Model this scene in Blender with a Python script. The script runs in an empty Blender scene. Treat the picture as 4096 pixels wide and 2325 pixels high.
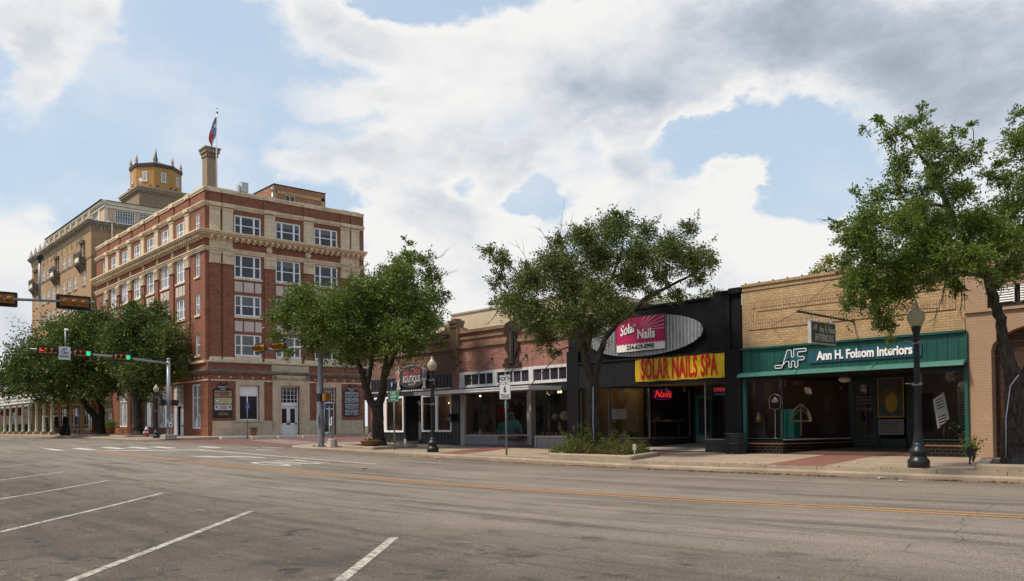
import bpy, bmesh, math, random
import numpy as np
from mathutils import Vector, Matrix
PI=math.pi
S=bpy.context.scene
rnd=random.Random(7)
# ---------------------------------------------------------------- camera
def cam_matrix(yaw,p,r):
    f=Vector((-math.cos(yaw)*math.cos(p),math.sin(yaw)*math.cos(p),math.sin(p)))
    rt=Vector((math.sin(yaw),math.cos(yaw),0)); up=rt.cross(f)
    c,s=math.cos(r),math.sin(r)
    R2=rt*c+up*s; U2=up*c-rt*s
    return Matrix(((R2.x,U2.x,-f.x,0),(R2.y,U2.y,-f.y,0),(R2.z,U2.z,-f.z,0),(0,0,0,1)))
cd=bpy.data.cameras.new('camera'); cam=bpy.data.objects.new('camera',cd); S.collection.objects.link(cam)
cam.matrix_world=Matrix.Translation((0,0,1.6))@cam_matrix(math.radians(41.2335),math.radians(1.0059),math.radians(-.60464))
cd.sensor_width=36; cd.lens=3364.09/4096*36; cd.shift_y=(1636.6-1162.5)/4096
cd.clip_start=.1; cd.clip_end=5000
S.camera=cam
# ---------------------------------------------------------------- light
SUN_EL,SUN_AZ=math.radians(58),math.radians(-112)   # sun stands south-west, behind thin cloud
w=bpy.data.worlds.new('World'); S.world=w; w.use_nodes=True
nt=w.node_tree; N=nt.nodes; Lk=nt.links
bg=N['Background']
def nd(t,**k):
    n=N.new(t)
    for a,b in k.items(): setattr(n,a,b)
    return n
def mth(op,a,b=None,c=None,clamp=False):
    n=nd('ShaderNodeMath',operation=op,use_clamp=clamp)
    for i,v in enumerate((a,b,c)):
        if v is None: continue
        if isinstance(v,(int,float)): n.inputs[i].default_value=v
        else: Lk.new(v,n.inputs[i])
    return n.outputs[0]
def maprange(v,a,b,c=0.,d=1.,smooth=True):
    n=nd('ShaderNodeMapRange',interpolation_type='SMOOTHSTEP' if smooth else 'LINEAR')
    Lk.new(v,n.inputs[0])
    for i,x in zip((1,2,3,4),(a,b,c,d)): n.inputs[i].default_value=x
    return n.outputs[0]
tc=nd('ShaderNodeTexCoord'); G=tc.outputs['Generated']
sx=nd('ShaderNodeSeparateXYZ'); Lk.new(G,sx.inputs[0])
azr=mth('ARCTAN2',sx.outputs[1],mth('MULTIPLY',sx.outputs[0],-1.0))
az=mth('MULTIPLY',azr,57.2958); el=mth('MULTIPLY',mth('ARCSINE',sx.outputs[2]),57.2958)
cx=nd('ShaderNodeCombineXYZ'); Lk.new(az,cx.inputs[0]); Lk.new(el,cx.inputs[1])
def noise(vec,scale,detail=8,rough=.6,dist=0.):
    n=nd('ShaderNodeTexNoise'); n.inputs['Scale'].default_value=scale; n.inputs['Detail'].default_value=detail
    n.inputs['Roughness'].default_value=rough; n.inputs['Distortion'].default_value=dist; Lk.new(vec,n.inputs['Vector']); return n
mp=nd('ShaderNodeMapping'); mp.inputs['Scale'].default_value=(1,1,1.7); Lk.new(G,mp.inputs['Vector'])
wrp=noise(mp.outputs[0],3.2,7,.62)
wv=nd('ShaderNodeVectorMath',operation='MULTIPLY_ADD'); Lk.new(wrp.outputs['Color'],wv.inputs[0]); wv.inputs[1].default_value=(14,10,0)
sub=nd('ShaderNodeVectorMath',operation='SUBTRACT'); Lk.new(cx.outputs[0],sub.inputs[0]); sub.inputs[1].default_value=(7,5,0)
Lk.new(sub.outputs[0],wv.inputs[2])
P0=wv.outputs[0]
def blob(az0,el0,ra,re,amp):
    s=nd('ShaderNodeVectorMath',operation='SUBTRACT'); Lk.new(P0,s.inputs[0]); s.inputs[1].default_value=(az0,el0,0)
    m=nd('ShaderNodeVectorMath',operation='MULTIPLY'); Lk.new(s.outputs[0],m.inputs[0]); m.inputs[1].default_value=(1/ra,1/re,0)
    l=nd('ShaderNodeVectorMath',operation='LENGTH'); Lk.new(m.outputs[0],l.inputs[0])
    return maprange(l.outputs['Value'],1.35,.25,0,amp)
def total(lst):
    t=None
    for b in lst:
        o=blob(*b); t=o if t is None else mth('ADD',t,o)
    return t
CLOUDS=[(11.7, 22.7, 5.0, 3.4, 1.1), (14.5, 22.8, 2.4, 1.6, 0.4), (9.9, 19.7, 1.8, 2.9, 0.9), (10.1, 10.1, 2.9, 4.5, 1.3), (11.3, 7.4, 3.4, 3.9, 1), (29.0, 26.1, 5.2, 1.8, 0.9), (35.2, 25.1, 8.6, 3.1, 1.1), (30.6, 21.8, 5.8, 1.4, 0.9), (35.1, 19.2, 6.6, 3.4, 1.1), (30.5, 17.3, 5.2, 2.4, 0.9), (26.9, 17.4, 2.4, 1.0, 0.6), (52.8, 23.7, 17.0, 4.7, 1.5), (69.5, 20.7, 10.5, 4.7, 1.4), (33.7, 12.4, 6.0, 4.7, 1), (42.2, 17.5, 4.5, 2.9, 0.8), (49.0, 18.3, 3.1, 2.1, 0.9), (50.1, 19.9, 6.8, 1.6, 0.6), (40.5, 12.7, 5.8, 2.9, 0.8), (48.9, 14.8, 3.7, 2.6, 1.1), (52.6, 14.1, 5.8, 2.1, 0.9), (55.8, 16.4, 2.5, 1.6, 1.15), (54.7, 14.7, 3.4, 1.8, 0.8), (59.0, 11.4, 5.0, 2.9, 1.2), (57.7, 7.7, 16.2, 3.7, 1.3), (69.9, 14.5, 6.8, 3.4, 0.9), (71.4, 10.0, 6.6, 3.7, 0.9), (41.2, 8.2, 11.0, 2.9, 1), (37.8, 15.5, 5.2, 2.1, 0.5), (39.0, 4.4, 18.3, 2.9, 1.0), (64.8, 3.8, 18.3, 2.9, 1.0), (11.1, 4.1, 5.2, 2.4, 0.8), (19.3, 18.8, 6.3, 6.8, -1.1), (22.4, 23.0, 3.1, 3.1, -0.6), (22.4, 14.9, 6.6, 2.4, -0.7), (59.3, 17.8, 5.0, 1.6, -0.9), (61.5, 15.4, 3.1, 2.1, -1.0), (40.3, 19.8, 2.6, 1.0, -0.7), (42.7, 14.8, 2.4, 1.3, -0.75), (51.4, 18.5, 3.1, 1.0, -0.6), (46.3, 19.1, 1.6, 1.2, -0.4), (37.2, 15.8, 1.6, 1.0, -0.4), (53.7, 17.8, 1.6, 0.9, -0.5)]
GRAYS=[(56.6, 22.4, 12.6, 2.9, 0.55), (70.6, 20.1, 8.4, 4.5, 0.75), (43.2, 16.5, 3.9, 1.4, 0.35), (35.3, 13.4, 6.8, 2.4, 0.35), (49.0, 17.6, 2.4, 1.2, 0.35), (44.7, 21.1, 7.9, 1.8, 0.35), (64.0, 22.6, 9.2, 2.6, 0.3), (15.2, 22.5, 2.1, 1.3, 0.2), (40.6, 23.6, 6.8, 1.6, 0.12), (53.9, 9.9, 7.9, 1.6, 0.12), (10.7, 6.4, 2.6, 1.6, 0.25)]

dens=total(CLOUDS)
fine=noise(mp.outputs[0],5.,13,.62,.0); big=noise(mp.outputs[0],1.7,4,.55); puff=noise(mp.outputs[0],14.,10,.58,.25)
d2=mth('ADD',dens,mth('MULTIPLY_ADD',fine.outputs[0],2.6,-1.34)); d2=mth('ADD',d2,mth('MULTIPLY_ADD',puff.outputs[0],.7,-.35))
soft=noise(mp.outputs[0],2.3,3,.5); sw=maprange(soft.outputs[0],.38,.60,.28,1.1)
d3=mth('ADD',d2,-.36)
cv=nd('ShaderNodeMapRange',interpolation_type='SMOOTHSTEP'); Lk.new(d3,cv.inputs[0]); Lk.new(mth('MULTIPLY',sw,-.45),cv.inputs[1]); Lk.new(sw,cv.inputs[2]); cover=cv.outputs[0]
wisp=noise(mp.outputs[0],2.6,9,.62,.6)
cover=mth('MAXIMUM',cover,maprange(wisp.outputs[0],.44,.76,0.,.6))
grayt=total(GRAYS)
shade=noise(mp.outputs[0],4.2,10,.6,.2); cells=noise(mp.outputs[0],12.,8,.6,.2)
gr=mth('ADD',mth('MULTIPLY',grayt,.74),mth('MULTIPLY_ADD',shade.outputs[0],1.6,-.74)); gr=mth('ADD',gr,mth('MULTIPLY_ADD',cells.outputs[0],.8,-.39)); gr=mth('ADD',gr,maprange(d3,.0,.9,-.30,.12,False),clamp=True)
ccol=nd('ShaderNodeValToRGB'); Lk.new(gr,ccol.inputs[0])
cr=ccol.color_ramp; cr.interpolation='B_SPLINE'; cr.elements[0].color=(.93,.915,.89,1); cr.elements[1].color=(.33,.385,.46,1)
e=cr.elements.new(.3); e.color=(.775,.79,.815,1)
e=cr.elements.new(.62); e.color=(.53,.59,.68,1)
sky=nd('ShaderNodeTexSky',sky_type='NISHITA'); sky.sun_disc=False; sky.sun_elevation=SUN_EL; sky.sun_rotation=math.radians(90)-SUN_AZ
sky.air_density=1.0; sky.dust_density=1.6; sky.ozone_density=1.2
skm=nd('ShaderNodeVectorMath',operation='SCALE'); Lk.new(sky.outputs[0],skm.inputs[0]); skm.inputs['Scale'].default_value=1.9
# Nishita is physically bright: the strength below brings both it and the clouds into range
hz=nd('ShaderNodeMixRGB'); Lk.new(maprange(el,0,55,.85,.55),hz.inputs[0]); Lk.new(skm.outputs[0],hz.inputs[1]); hz.inputs[2].default_value=(4.35,5.2,6.0,1)
cs=nd('ShaderNodeVectorMath',operation='SCALE'); Lk.new(ccol.outputs[0],cs.inputs[0]); cs.inputs['Scale'].default_value=8.0
h2=nd('ShaderNodeMixRGB'); Lk.new(maprange(el,-2,15,.75,0),h2.inputs[0]); Lk.new(hz.outputs[0],h2.inputs[1]); h2.inputs[2].default_value=(6.3,6.5,6.6,1)
mx=nd('ShaderNodeMixRGB'); Lk.new(cover,mx.inputs[0]); Lk.new(h2.outputs[0],mx.inputs[1]); Lk.new(cs.outputs[0],mx.inputs[2])
Lk.new(mx.outputs[0],bg.inputs[0]); bg.inputs[1].default_value=.11
sd=bpy.data.lights.new('sun','SUN'); sd.energy=3.2; sd.angle=math.radians(8); sd.color=(1,.87,.70)
so=bpy.data.objects.new('sun',sd); S.collection.objects.link(so)
sv=Vector((math.cos(SUN_EL)*math.cos(SUN_AZ),math.cos(SUN_EL)*math.sin(SUN_AZ),math.sin(SUN_EL)))
so.rotation_euler=sv.to_track_quat('Z','Y').to_euler(); so.location=(0,-20,40)
S.view_settings.view_transform='Standard'; S.view_settings.look='None'; S.view_settings.exposure=0.2; S.view_settings.gamma=1
S.cycles.max_bounces=7; S.cycles.transparent_max_bounces=12; S.cycles.caustics_reflective=False; S.cycles.caustics_refractive=False
# ---------------------------------------------------------------- materials
class MT:
    def __init__(s,name,rough=.7,metal=0,spec=.4):
        s.m=bpy.data.materials.new(name); s.m.use_nodes=True; s.t=s.m.node_tree; s.b=s.t.nodes['Principled BSDF']
        s.b.inputs['Roughness'].default_value=rough; s.b.inputs['Metallic'].default_value=metal; s.b.inputs['Specular IOR Level'].default_value=spec
        s.tc=None
    def n(s,t,**k):
        n=s.t.nodes.new(t)
        for a,b in k.items(): setattr(n,a,b)
        return n
    def l(s,a,b): s.t.links.new(a,b)
    def obj(s):
        if not s.tc: s.tc=s.n('ShaderNodeTexCoord')
        return s.tc.outputs['Object']
    def map(s,sc=(1,1,1),rot=(0,0,0),vec=None):
        m=s.n('ShaderNodeMapping'); m.inputs['Scale'].default_value=sc; m.inputs['Rotation'].default_value=rot; s.l(vec or s.obj(),m.inputs[0]); return m.outputs[0]
    def noise(s,scale,detail=6,rough=.6,vec=None,dist=0):
        n=s.n('ShaderNodeTexNoise'); n.inputs['Scale'].default_value=scale; n.inputs['Detail'].default_value=detail; n.inputs['Roughness'].default_value=rough; n.inputs['Distortion'].default_value=dist
        s.l(vec or s.obj(),n.inputs['Vector']); return n.outputs[0]
    def rng(s,v,a,b,c=0,d=1):
        n=s.n('ShaderNodeMapRange'); s.l(v,n.inputs[0])
        for i,x in zip((1,2,3,4),(a,b,c,d)): n.inputs[i].default_value=x
        return n.outputs[0]
    def mix(s,f,a,b,bt='MIX'):
        n=s.n('ShaderNodeMixRGB',blend_type=bt)
        for i,v in enumerate((f,a,b)):
            if isinstance(v,(int,float)): n.inputs[i].default_value=v
            elif isinstance(v,tuple): n.inputs[i].default_value=(*v,1)
            else: s.l(v,n.inputs[i])
        return n.outputs[0]
    def math(s,op,a,b=0.):
        n=s.n('ShaderNodeMath',operation=op)
        for i,v in enumerate((a,b)):
            if isinstance(v,(int,float)): n.inputs[i].default_value=v
            else: s.l(v,n.inputs[i])
        return n.outputs[0]
    def col(s,c):
        if isinstance(c,tuple): s.b.inputs['Base Color'].default_value=(*c,1)
        else: s.l(c,s.b.inputs['Base Color'])
    def bump(s,h,st=.3,dist=.02):
        n=s.n('ShaderNodeBump'); n.inputs['Strength'].default_value=st; n.inputs['Distance'].default_value=dist; s.l(h,n.inputs['Height']); s.l(n.outputs[0],s.b.inputs['Normal'])
MC={}
def plain(name,c,rough=.7,metal=0,var=.18,scale=2.5,dirt=None,bump=0,bs=30,spec=.4,streak=0):
    if name in MC: return MC[name]
    t=MT(name,rough,metal,spec)
    a=t.noise(scale,5,.65); f=t.rng(a,.3,.72)
    lo=tuple(x*(1-var) for x in c); hi=tuple(min(1,x*(1+var*.6)) for x in c)
    k=t.mix(f,lo,hi)
    if streak:
        v=t.map((3.5,3.5,.35)); k=t.mix(t.rng(t.noise(1.6,6,.7,v),.52,.74,0,streak),k,tuple(x*.42 for x in c))
    if dirt: k=t.mix(t.rng(t.noise(scale*.6,7,.7),.5,.75,0,.7),k,dirt)
    t.col(k)
    if bump: t.bump(t.noise(bs,4,.6),bump)
    MC[name]=t.m; return t.m
def brick(name,c1,c2,mo,bw=.21,bh=.072,ms=.011,stain=(.05,.04,.035),st=.35,pale=None,bump=.35,rough=.85,vert=False,tint=.25):
    if name in MC: return MC[name]
    t=MT(name,rough)
    g=t.n('ShaderNodeNewGeometry'); sn=t.n('ShaderNodeSeparateXYZ'); t.l(g.outputs['True Normal'],sn.inputs[0])
    ax=t.math('GREATER_THAN',t.math('ABSOLUTE',sn.outputs[0]),.6); az=t.math('GREATER_THAN',t.math('ABSOLUTE',sn.outputs[2]),.7)
    so_=t.n('ShaderNodeSeparateXYZ'); t.l(t.obj(),so_.inputs[0]); X_,Y_,Z_=so_.outputs
    def cmb(a,b):
        c=t.n('ShaderNodeCombineXYZ'); t.l(a,c.inputs[0]); t.l(b,c.inputs[1]); return c.outputs[0]
    v=t.mix(ax,cmb(X_,Z_),cmb(Y_,Z_)) if not vert else t.mix(ax,cmb(Z_,X_),cmb(Z_,Y_))
    v=t.mix(az,v,cmb(X_,Y_))
    b=t.n('ShaderNodeTexBrick'); t.l(v,b.inputs['Vector'])
    for k,x in (('Scale',1),('Mortar Size',ms),('Mortar Smooth',.15),('Bias',-.1),('Brick Width',bw),('Row Height',bh)): b.inputs[k].default_value=x
    b.inputs['Color1'].default_value=(*c1,1); b.inputs['Color2'].default_value=(*c2,1); b.inputs['Mortar'].default_value=(*mo,1)
    k=b.outputs[0]
    wn=t.n('ShaderNodeTexWhiteNoise',noise_dimensions='2D')
    sv_=t.n('ShaderNodeVectorMath',operation='DIVIDE'); t.l(v,sv_.inputs[0]); sv_.inputs[1].default_value=(bw,bh,1)
    fl=t.n('ShaderNodeVectorMath',operation='FLOOR'); t.l(sv_.outputs[0],fl.inputs[0]); t.l(fl.outputs[0],wn.inputs['Vector'])
    k=t.mix(t.rng(wn.outputs[0],0,1,0,tint*1.5),k,tuple(x*.45 for x in c1),'MIX')
    k=t.mix(t.rng(t.noise(.9,6,.7),.5,.72,0,st),k,stain)
    k=t.mix(t.rng(t.noise(1.3,5,.7,t.map((1,1,.3))),.5,.7,0,st*.8),k,stain)
    if pale: k=t.mix(t.rng(t.noise(2.2,8,.75),.54,.66,0,.65),k,pale)
    t.col(k)
    h=t.math('SUBTRACT',t.math('MULTIPLY',t.noise(40,3,.6),.35),b.outputs['Fac'])
    t.bump(h,bump,.012)
    MC[name]=t.m; return t.m
def emit(name,c,s):
    if name in MC: return MC[name]
    t=MT(name); t.col((c[0]*.2,c[1]*.2,c[2]*.2)); t.b.inputs['Emission Color'].default_value=(*c,1); t.b.inputs['Emission Strength'].default_value=s; MC[name]=t.m; return t.m
def glass(name,tint=(.8,.82,.82),refl=1.0,rough=.0,ior=1.5):
    if name in MC: return MC[name]
    t=MT(name); nt=t.t; nt.nodes.remove(t.b)
    tr=t.n('ShaderNodeBsdfTransparent'); tr.inputs[0].default_value=(*tint,1)
    gl=t.n('ShaderNodeBsdfGlossy'); gl.inputs['Roughness'].default_value=rough; gl.inputs[0].default_value=(refl,refl,refl,1)
    g_=t.n('ShaderNodeNewGeometry'); dt=t.n('ShaderNodeVectorMath',operation='DOT_PRODUCT'); t.l(g_.outputs['Incoming'],dt.inputs[0]); t.l(g_.outputs['Normal'],dt.inputs[1])
    om=t.math('SUBTRACT',1.,t.math('ABSOLUTE',dt.outputs['Value'])); sch=t.math('ADD',.045,t.math('MULTIPLY',t.math('POWER',om,4.6),.95))
    bp=t.n('ShaderNodeBump'); bp.inputs['Strength'].default_value=.12; bp.inputs['Distance'].default_value=.05; t.l(t.noise(.8,2,.5),bp.inputs['Height']); t.l(bp.outputs[0],gl.inputs['Normal'])
    m=t.n('ShaderNodeMixShader'); t.l(t.math('MINIMUM',t.math('MULTIPLY',sch,1.15),1.),m.inputs[0]); t.l(tr.outputs[0],m.inputs[1]); t.l(gl.outputs[0],m.inputs[2])
    t.l(m.outputs[0],nt.nodes['Material Output'].inputs[0]); MC[name]=t.m; return t.m
def pane(name,c,var=.3,rough=.04,spec=.9,blind=False,coat=.6):
    if name in MC: return MC[name]
    t=MT(name,rough,0,spec)
    f=t.rng(t.noise(.35,3,.5),.35,.65)
    k=t.mix(f,tuple(x*(1-var) for x in c),tuple(x*(1+var) for x in c))
    if blind:
        wv_=t.n('ShaderNodeTexWave',wave_type='BANDS',bands_direction='X'); wv_.inputs['Scale'].default_value=4.; t.l(t.obj(),wv_.inputs[0]); k=t.mix(t.rng(wv_.outputs[0],0,1,0,.35),k,tuple(x*.5 for x in c))
    t.col(k); t.b.inputs['Coat Weight'].default_value=coat; t.b.inputs['Coat Roughness'].default_value=.02
    bn=t.n('ShaderNodeBump'); bn.inputs['Strength'].default_value=.15; bn.inputs['Distance'].default_value=.03; t.l(t.noise(1.1,2,.5),bn.inputs['Height']); t.l(bn.outputs[0],t.b.inputs['Normal']); t.l(bn.outputs[0],t.b.inputs['Coat Normal'])
    MC[name]=t.m; return t.m
# ---------------------------------------------------------------- mesh helpers
ROOT={}
def setp(o,label=None,cat=None,group=None,kind=None):
    if label: o['label']=label
    if cat: o['category']=cat
    if group: o['group']=group
    if kind: o['kind']=kind
    return o
def thing(name,loc,label,cat,group=None):
    o=bpy.data.objects.new(name,None); S.collection.objects.link(o); o.location=loc; o.empty_display_size=.3
    ROOT[o]=Vector(loc); return setp(o,label,cat,group)
def origin(o): 
    return ROOT.get(o,Vector((0,0,0)))
def link(name,me,parent=None,loc=None):
    o=bpy.data.objects.new(name,me); S.collection.objects.link(o)
    if parent: o.parent=parent; ROOT[o]=origin(parent)
    if loc is not None: o.location=loc
    return o
class MB:
    def __init__(s,o=(0,0,0),u=(1,0,0),n=(0,1,0)):
        s.v=[];s.f=[];s.sm=[];s.mi=[];s.marks=[];s.frame(o,u,n)
    def frame(s,o=(0,0,0),u=(1,0,0),n=(0,1,0)):
        s.o=Vector(o);s.u=Vector(u);s.n=Vector(n);s.w=Vector((0,0,1)); return s
    def P(s,a,b,c): return s.o+s.u*a+s.n*b+s.w*c
    def add(s,vs,fs,sm=False,m=0,raw=False):
        k=len(s.v)
        for p in vs: s.v.append(tuple(p) if raw else tuple(s.P(*p)))
        for f in fs: s.f.append(tuple(i+k for i in f)); s.sm.append(sm); s.mi.append(m)
        return s
    def box(s,u0,u1,n0,n1,z0,z1,m=0,z1b=None):
        zb=z1 if z1b is None else z1b   # top may slope with u
        return s.add([(u0,n0,z0),(u1,n0,z0),(u1,n1,z0),(u0,n1,z0),(u0,n0,z1),(u1,n0,zb),(u1,n1,zb),(u0,n1,z1)],[(0,1,2,3),(4,5,6,7),(0,1,5,4),(1,2,6,5),(2,3,7,6),(3,0,4,7)],m=m)
    def quad(s,a,b,c,d,m=0): return s.add([a,b,c,d],[(0,1,2,3)],m=m)
    def prism(s,pts,n0,n1,m=0,ax='n'):
        k=len(pts)
        if ax=='n': A=[(p[0],n0,p[1]) for p in pts]; B=[(p[0],n1,p[1]) for p in pts]
        elif ax=='u': A=[(n0,p[0],p[1]) for p in pts]; B=[(n1,p[0],p[1]) for p in pts]
        else: A=[(p[0],p[1],n0) for p in pts]; B=[(p[0],p[1],n1) for p in pts]
        return s.add(A+B,[tuple(range(k)),tuple(range(2*k-1,k-1,-1))]+[(i,(i+1)%k,k+(i+1)%k,k+i) for i in range(k)],m=m)
    def tube(s,pts,r,n=8,m=0,caps=True,sm=True):
        P=[s.P(*p) for p in pts]; R=r if isinstance(r,(list,tuple)) else [r]*len(P)
        rings=[];up=None
        for i,p in enumerate(P):
            d=(P[min(i+1,len(P)-1)]-P[max(i-1,0)]); d=d.normalized() if d.length>1e-9 else Vector((0,0,1))
            if up is None:
                up=Vector((0,0,1)) if abs(d.z)<.9 else Vector((1,0,0))
            a=d.cross(up)
            if a.length<1e-6: a=d.cross(Vector((0,1,0)))
            a.normalize(); b=d.cross(a); up=-b if False else up
            rings.append([p+(a*math.cos(2*PI*j/n)+b*math.sin(2*PI*j/n))*R[i] for j in range(n)])
        vs=[q for g in rings for q in g]; fs=[]
        for i in range(len(P)-1):
            for j in range(n): fs.append((i*n+j,i*n+(j+1)%n,(i+1)*n+(j+1)%n,(i+1)*n+j))
        s.add(vs,fs,sm,m,raw=True)
        if caps: 
            k=len(s.v)-len(vs); s.f+= [tuple(k+j for j in range(n)),tuple(k+(len(P)-1)*n+j for j in range(n-1,-1,-1))]; s.sm+=[False,False]; s.mi+=[m,m]
        return s
    def lathe(s,c,prof,n=16,m=0,sm=True,flute=0):
        vs=[];fs=[]
        for r,z in prof:
            for j in range(n):
                rr=r*(1-flute*(j%2)); a=2*PI*j/n; vs.append((c[0]+rr*math.cos(a),c[1]+rr*math.sin(a),c[2]+z))
        for i in range(len(prof)-1):
            for j in range(n): fs.append((i*n+j,i*n+(j+1)%n,(i+1)*n+(j+1)%n,(i+1)*n+j))
        fs.append(tuple(range(n-1,-1,-1))); fs.append(tuple((len(prof)-1)*n+j for j in range(n)))
        return s.add(vs,fs,sm,m)
    def disc(s,c,r,n0,n1,k=20,m=0,rz=None):
        rz=rz or r
        return s.prism([(c[0]+r*math.cos(2*PI*i/k),c[1]+rz*math.sin(2*PI*i/k)) for i in range(k)],n0,n1,m)
    def ball(s,c,r,n=12,m=0,sz=1):
        return s.lathe(c,[(r*math.sin(PI*i/n)+1e-4,-r*sz*math.cos(PI*i/n)) for i in range(n+1)],n*2,m)
    def wall(s,u0,u1,z0,z1,holes=(),depth=.2,m=0,n=0.):
        us=sorted({u0,u1,*[max(u0,min(u1,h[i])) for h in holes for i in (0,1)]}); zs=sorted({z0,z1,*[max(z0,min(z1,h[i])) for h in holes for i in (2,3)]})
        for a,b in zip(us,us[1:]):
            for c,d in zip(zs,zs[1:]):
                mu,mz=(a+b)/2,(c+d)/2
                if any(h[0]<mu<h[1] and h[2]<mz<h[3] for h in holes): continue
                s.quad((a,n,c),(b,n,c),(b,n,d),(a,n,d),m)
        for a,b,c,d in holes:
            k=n-depth
            s.quad((a,n,c),(a,k,c),(a,k,d),(a,n,d),m);s.quad((b,n,c),(b,k,c),(b,k,d),(b,n,d),m)
            s.quad((a,n,d),(b,n,d),(b,k,d),(a,k,d),m)
            if c>z0+.01: s.quad((a,n,c),(b,n,c),(b,k,c),(a,k,c),m)
        return s
    def text(s,txt,u,z,size,n0=0,ext=.01,sx=1.,shear=0.,bold=0.,align='CENTER',m=0,zs=1.,rot=0.,spacing=1.):
        cu=bpy.data.curves.new('t','FONT'); cu.body=txt; cu.size=size; cu.shear=shear; cu.offset=bold; cu.align_x=align; cu.align_y='CENTER'; cu.resolution_u=3; cu.space_character=spacing
        ob=bpy.data.objects.new('t',cu); me=bpy.data.meshes.new_from_object(ob)
        c_,s_=math.cos(rot),math.sin(rot)
        vs=[];k=len(me.vertices)
        for layer in (n0,n0+ext):
            for v in me.vertices:
                a,b=v.co.x*sx,v.co.y*zs; vs.append((u+a*c_-b*s_,layer,z+a*s_+b*c_))
        fs=[tuple(p.vertices) for p in me.polygons]+[tuple(i+k for i in p.vertices) for p in me.polygons]
        cnt={}
        for p in me.polygons:
            for e_ in p.edge_keys: cnt[e_]=cnt.get(e_,0)+1
        fs+=[(a,b,b+k,a+k) for (a,b),c in cnt.items() if c==1]
        s.add(vs,fs,False,m)
        bpy.data.objects.remove(ob); bpy.data.curves.remove(cu); bpy.data.meshes.remove(me)
        return s
    def mesh(s,name,mats,off=Vector((0,0,0)),fix=True,bevel=0):
        me=bpy.data.meshes.new(name); ox,oy,oz=off
        me.from_pydata([(x-ox,y-oy,z-oz) for x,y,z in s.v],[],s.f)
        me.polygons.foreach_set('use_smooth',s.sm); me.polygons.foreach_set('material_index',s.mi)
        for m in (mats if isinstance(mats,(list,tuple)) else [mats]): me.materials.append(m)
        if fix:
            b=bmesh.new(); b.from_mesh(me); bmesh.ops.recalc_face_normals(b,faces=b.faces); b.to_mesh(me); b.free()
        me.update(); return me
    def build(s,name,mats,parent=None,fix=True,bevel=0,label=None,loc=None,cat=None,group=None,kind=None):
        off=origin(parent) if parent else Vector(loc or (0,0,0))
        o=link(name,s.mesh(name,mats,off,fix),parent)
        if loc is not None and not parent: o.location=loc; ROOT[o]=Vector(loc)
        if bevel:
            md=o.modifiers.new('b','BEVEL'); md.width=bevel; md.segments=2; md.limit_method='ANGLE'
        return setp(o,label,cat,group,kind)
def build_each(mb,name,mats,parent,**k):
    # one object for every stretch between cut() marks
    ms=[(0,0)]+mb.marks+[(len(mb.v),len(mb.f))]; out=[]
    for (v0,f0),(v1,f1) in zip(ms,ms[1:]):
        if f1<=f0: continue
        q=MB(); q.v=mb.v[v0:v1]; q.f=[tuple(i-v0 for i in f) for f in mb.f[f0:f1]]; q.sm=mb.sm[f0:f1]; q.mi=mb.mi[f0:f1]; out.append(q.build(name,mats,parent,**k))
    return out
def cut(mb): mb.marks.append((len(mb.v),len(mb.f)))
def copy_obj(o,parent):
    c=o.copy(); S.collection.objects.link(c); c.parent=parent; ROOT[c]=ROOT.get(parent,Vector()); return c
def copy_tree(root,loc,label=None,rz=None):
    r=root.copy(); S.collection.objects.link(r); r.location=loc; ROOT[r]=Vector(loc)
    if rz is not None: r.rotation_euler.z=rz
    if label: r['label']=label
    for ch in list(root.children):
        c=ch.copy(); S.collection.objects.link(c); c.parent=r
        for g in list(ch.children):
            d=g.copy(); S.collection.objects.link(d); d.parent=c
    return r
XF=dict(u=(0,1,0),n=(1,0,0)); YF=dict(u=(1,0,0),n=(0,-1,0))
def FX(x): return MB((x,0,0),**XF)     # facade facing +X: u runs along +Y
def FY(y): return MB((0,y,0),**YF)     # facade facing -Y: u runs along +X
# ground heights measured from the street
KX=[-300,-120,-90,-75,-60,-50,-44,-38,-30,-24,-18,-14,-9,-4,0,5,60]
KA=[.72,.72,.68,.62,.50,.36,.26,.19,.11,.07,.06,.08,.14,.24,.27,.33,.4]
KG=[.82,.82,.76,.74,.64,.56,.52,.46,.29,.21,.175,.175,.195,.235,.26,.30,.35]
def road_z(x,y):
    a=float(np.interp(x,KX,KA)); g=float(np.interp(x,KX,KG))
    if y<13: return a-(13-y)*.006
    return a+(g-a)*min((y-13)/7,1)
SX=[-300,-150,-97,-80,-66,-60,-45,-37,-33,-28,-17,-9.6,0,60]
SZ=[1.0,1.08,1.09,.97,.88,.84,.66,.60,.54,.49,.465,.49,.53,.55]
def side_z(x,y=26): return float(np.interp(x,SX,SZ)-(26-min(y,26))*.012)
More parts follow.
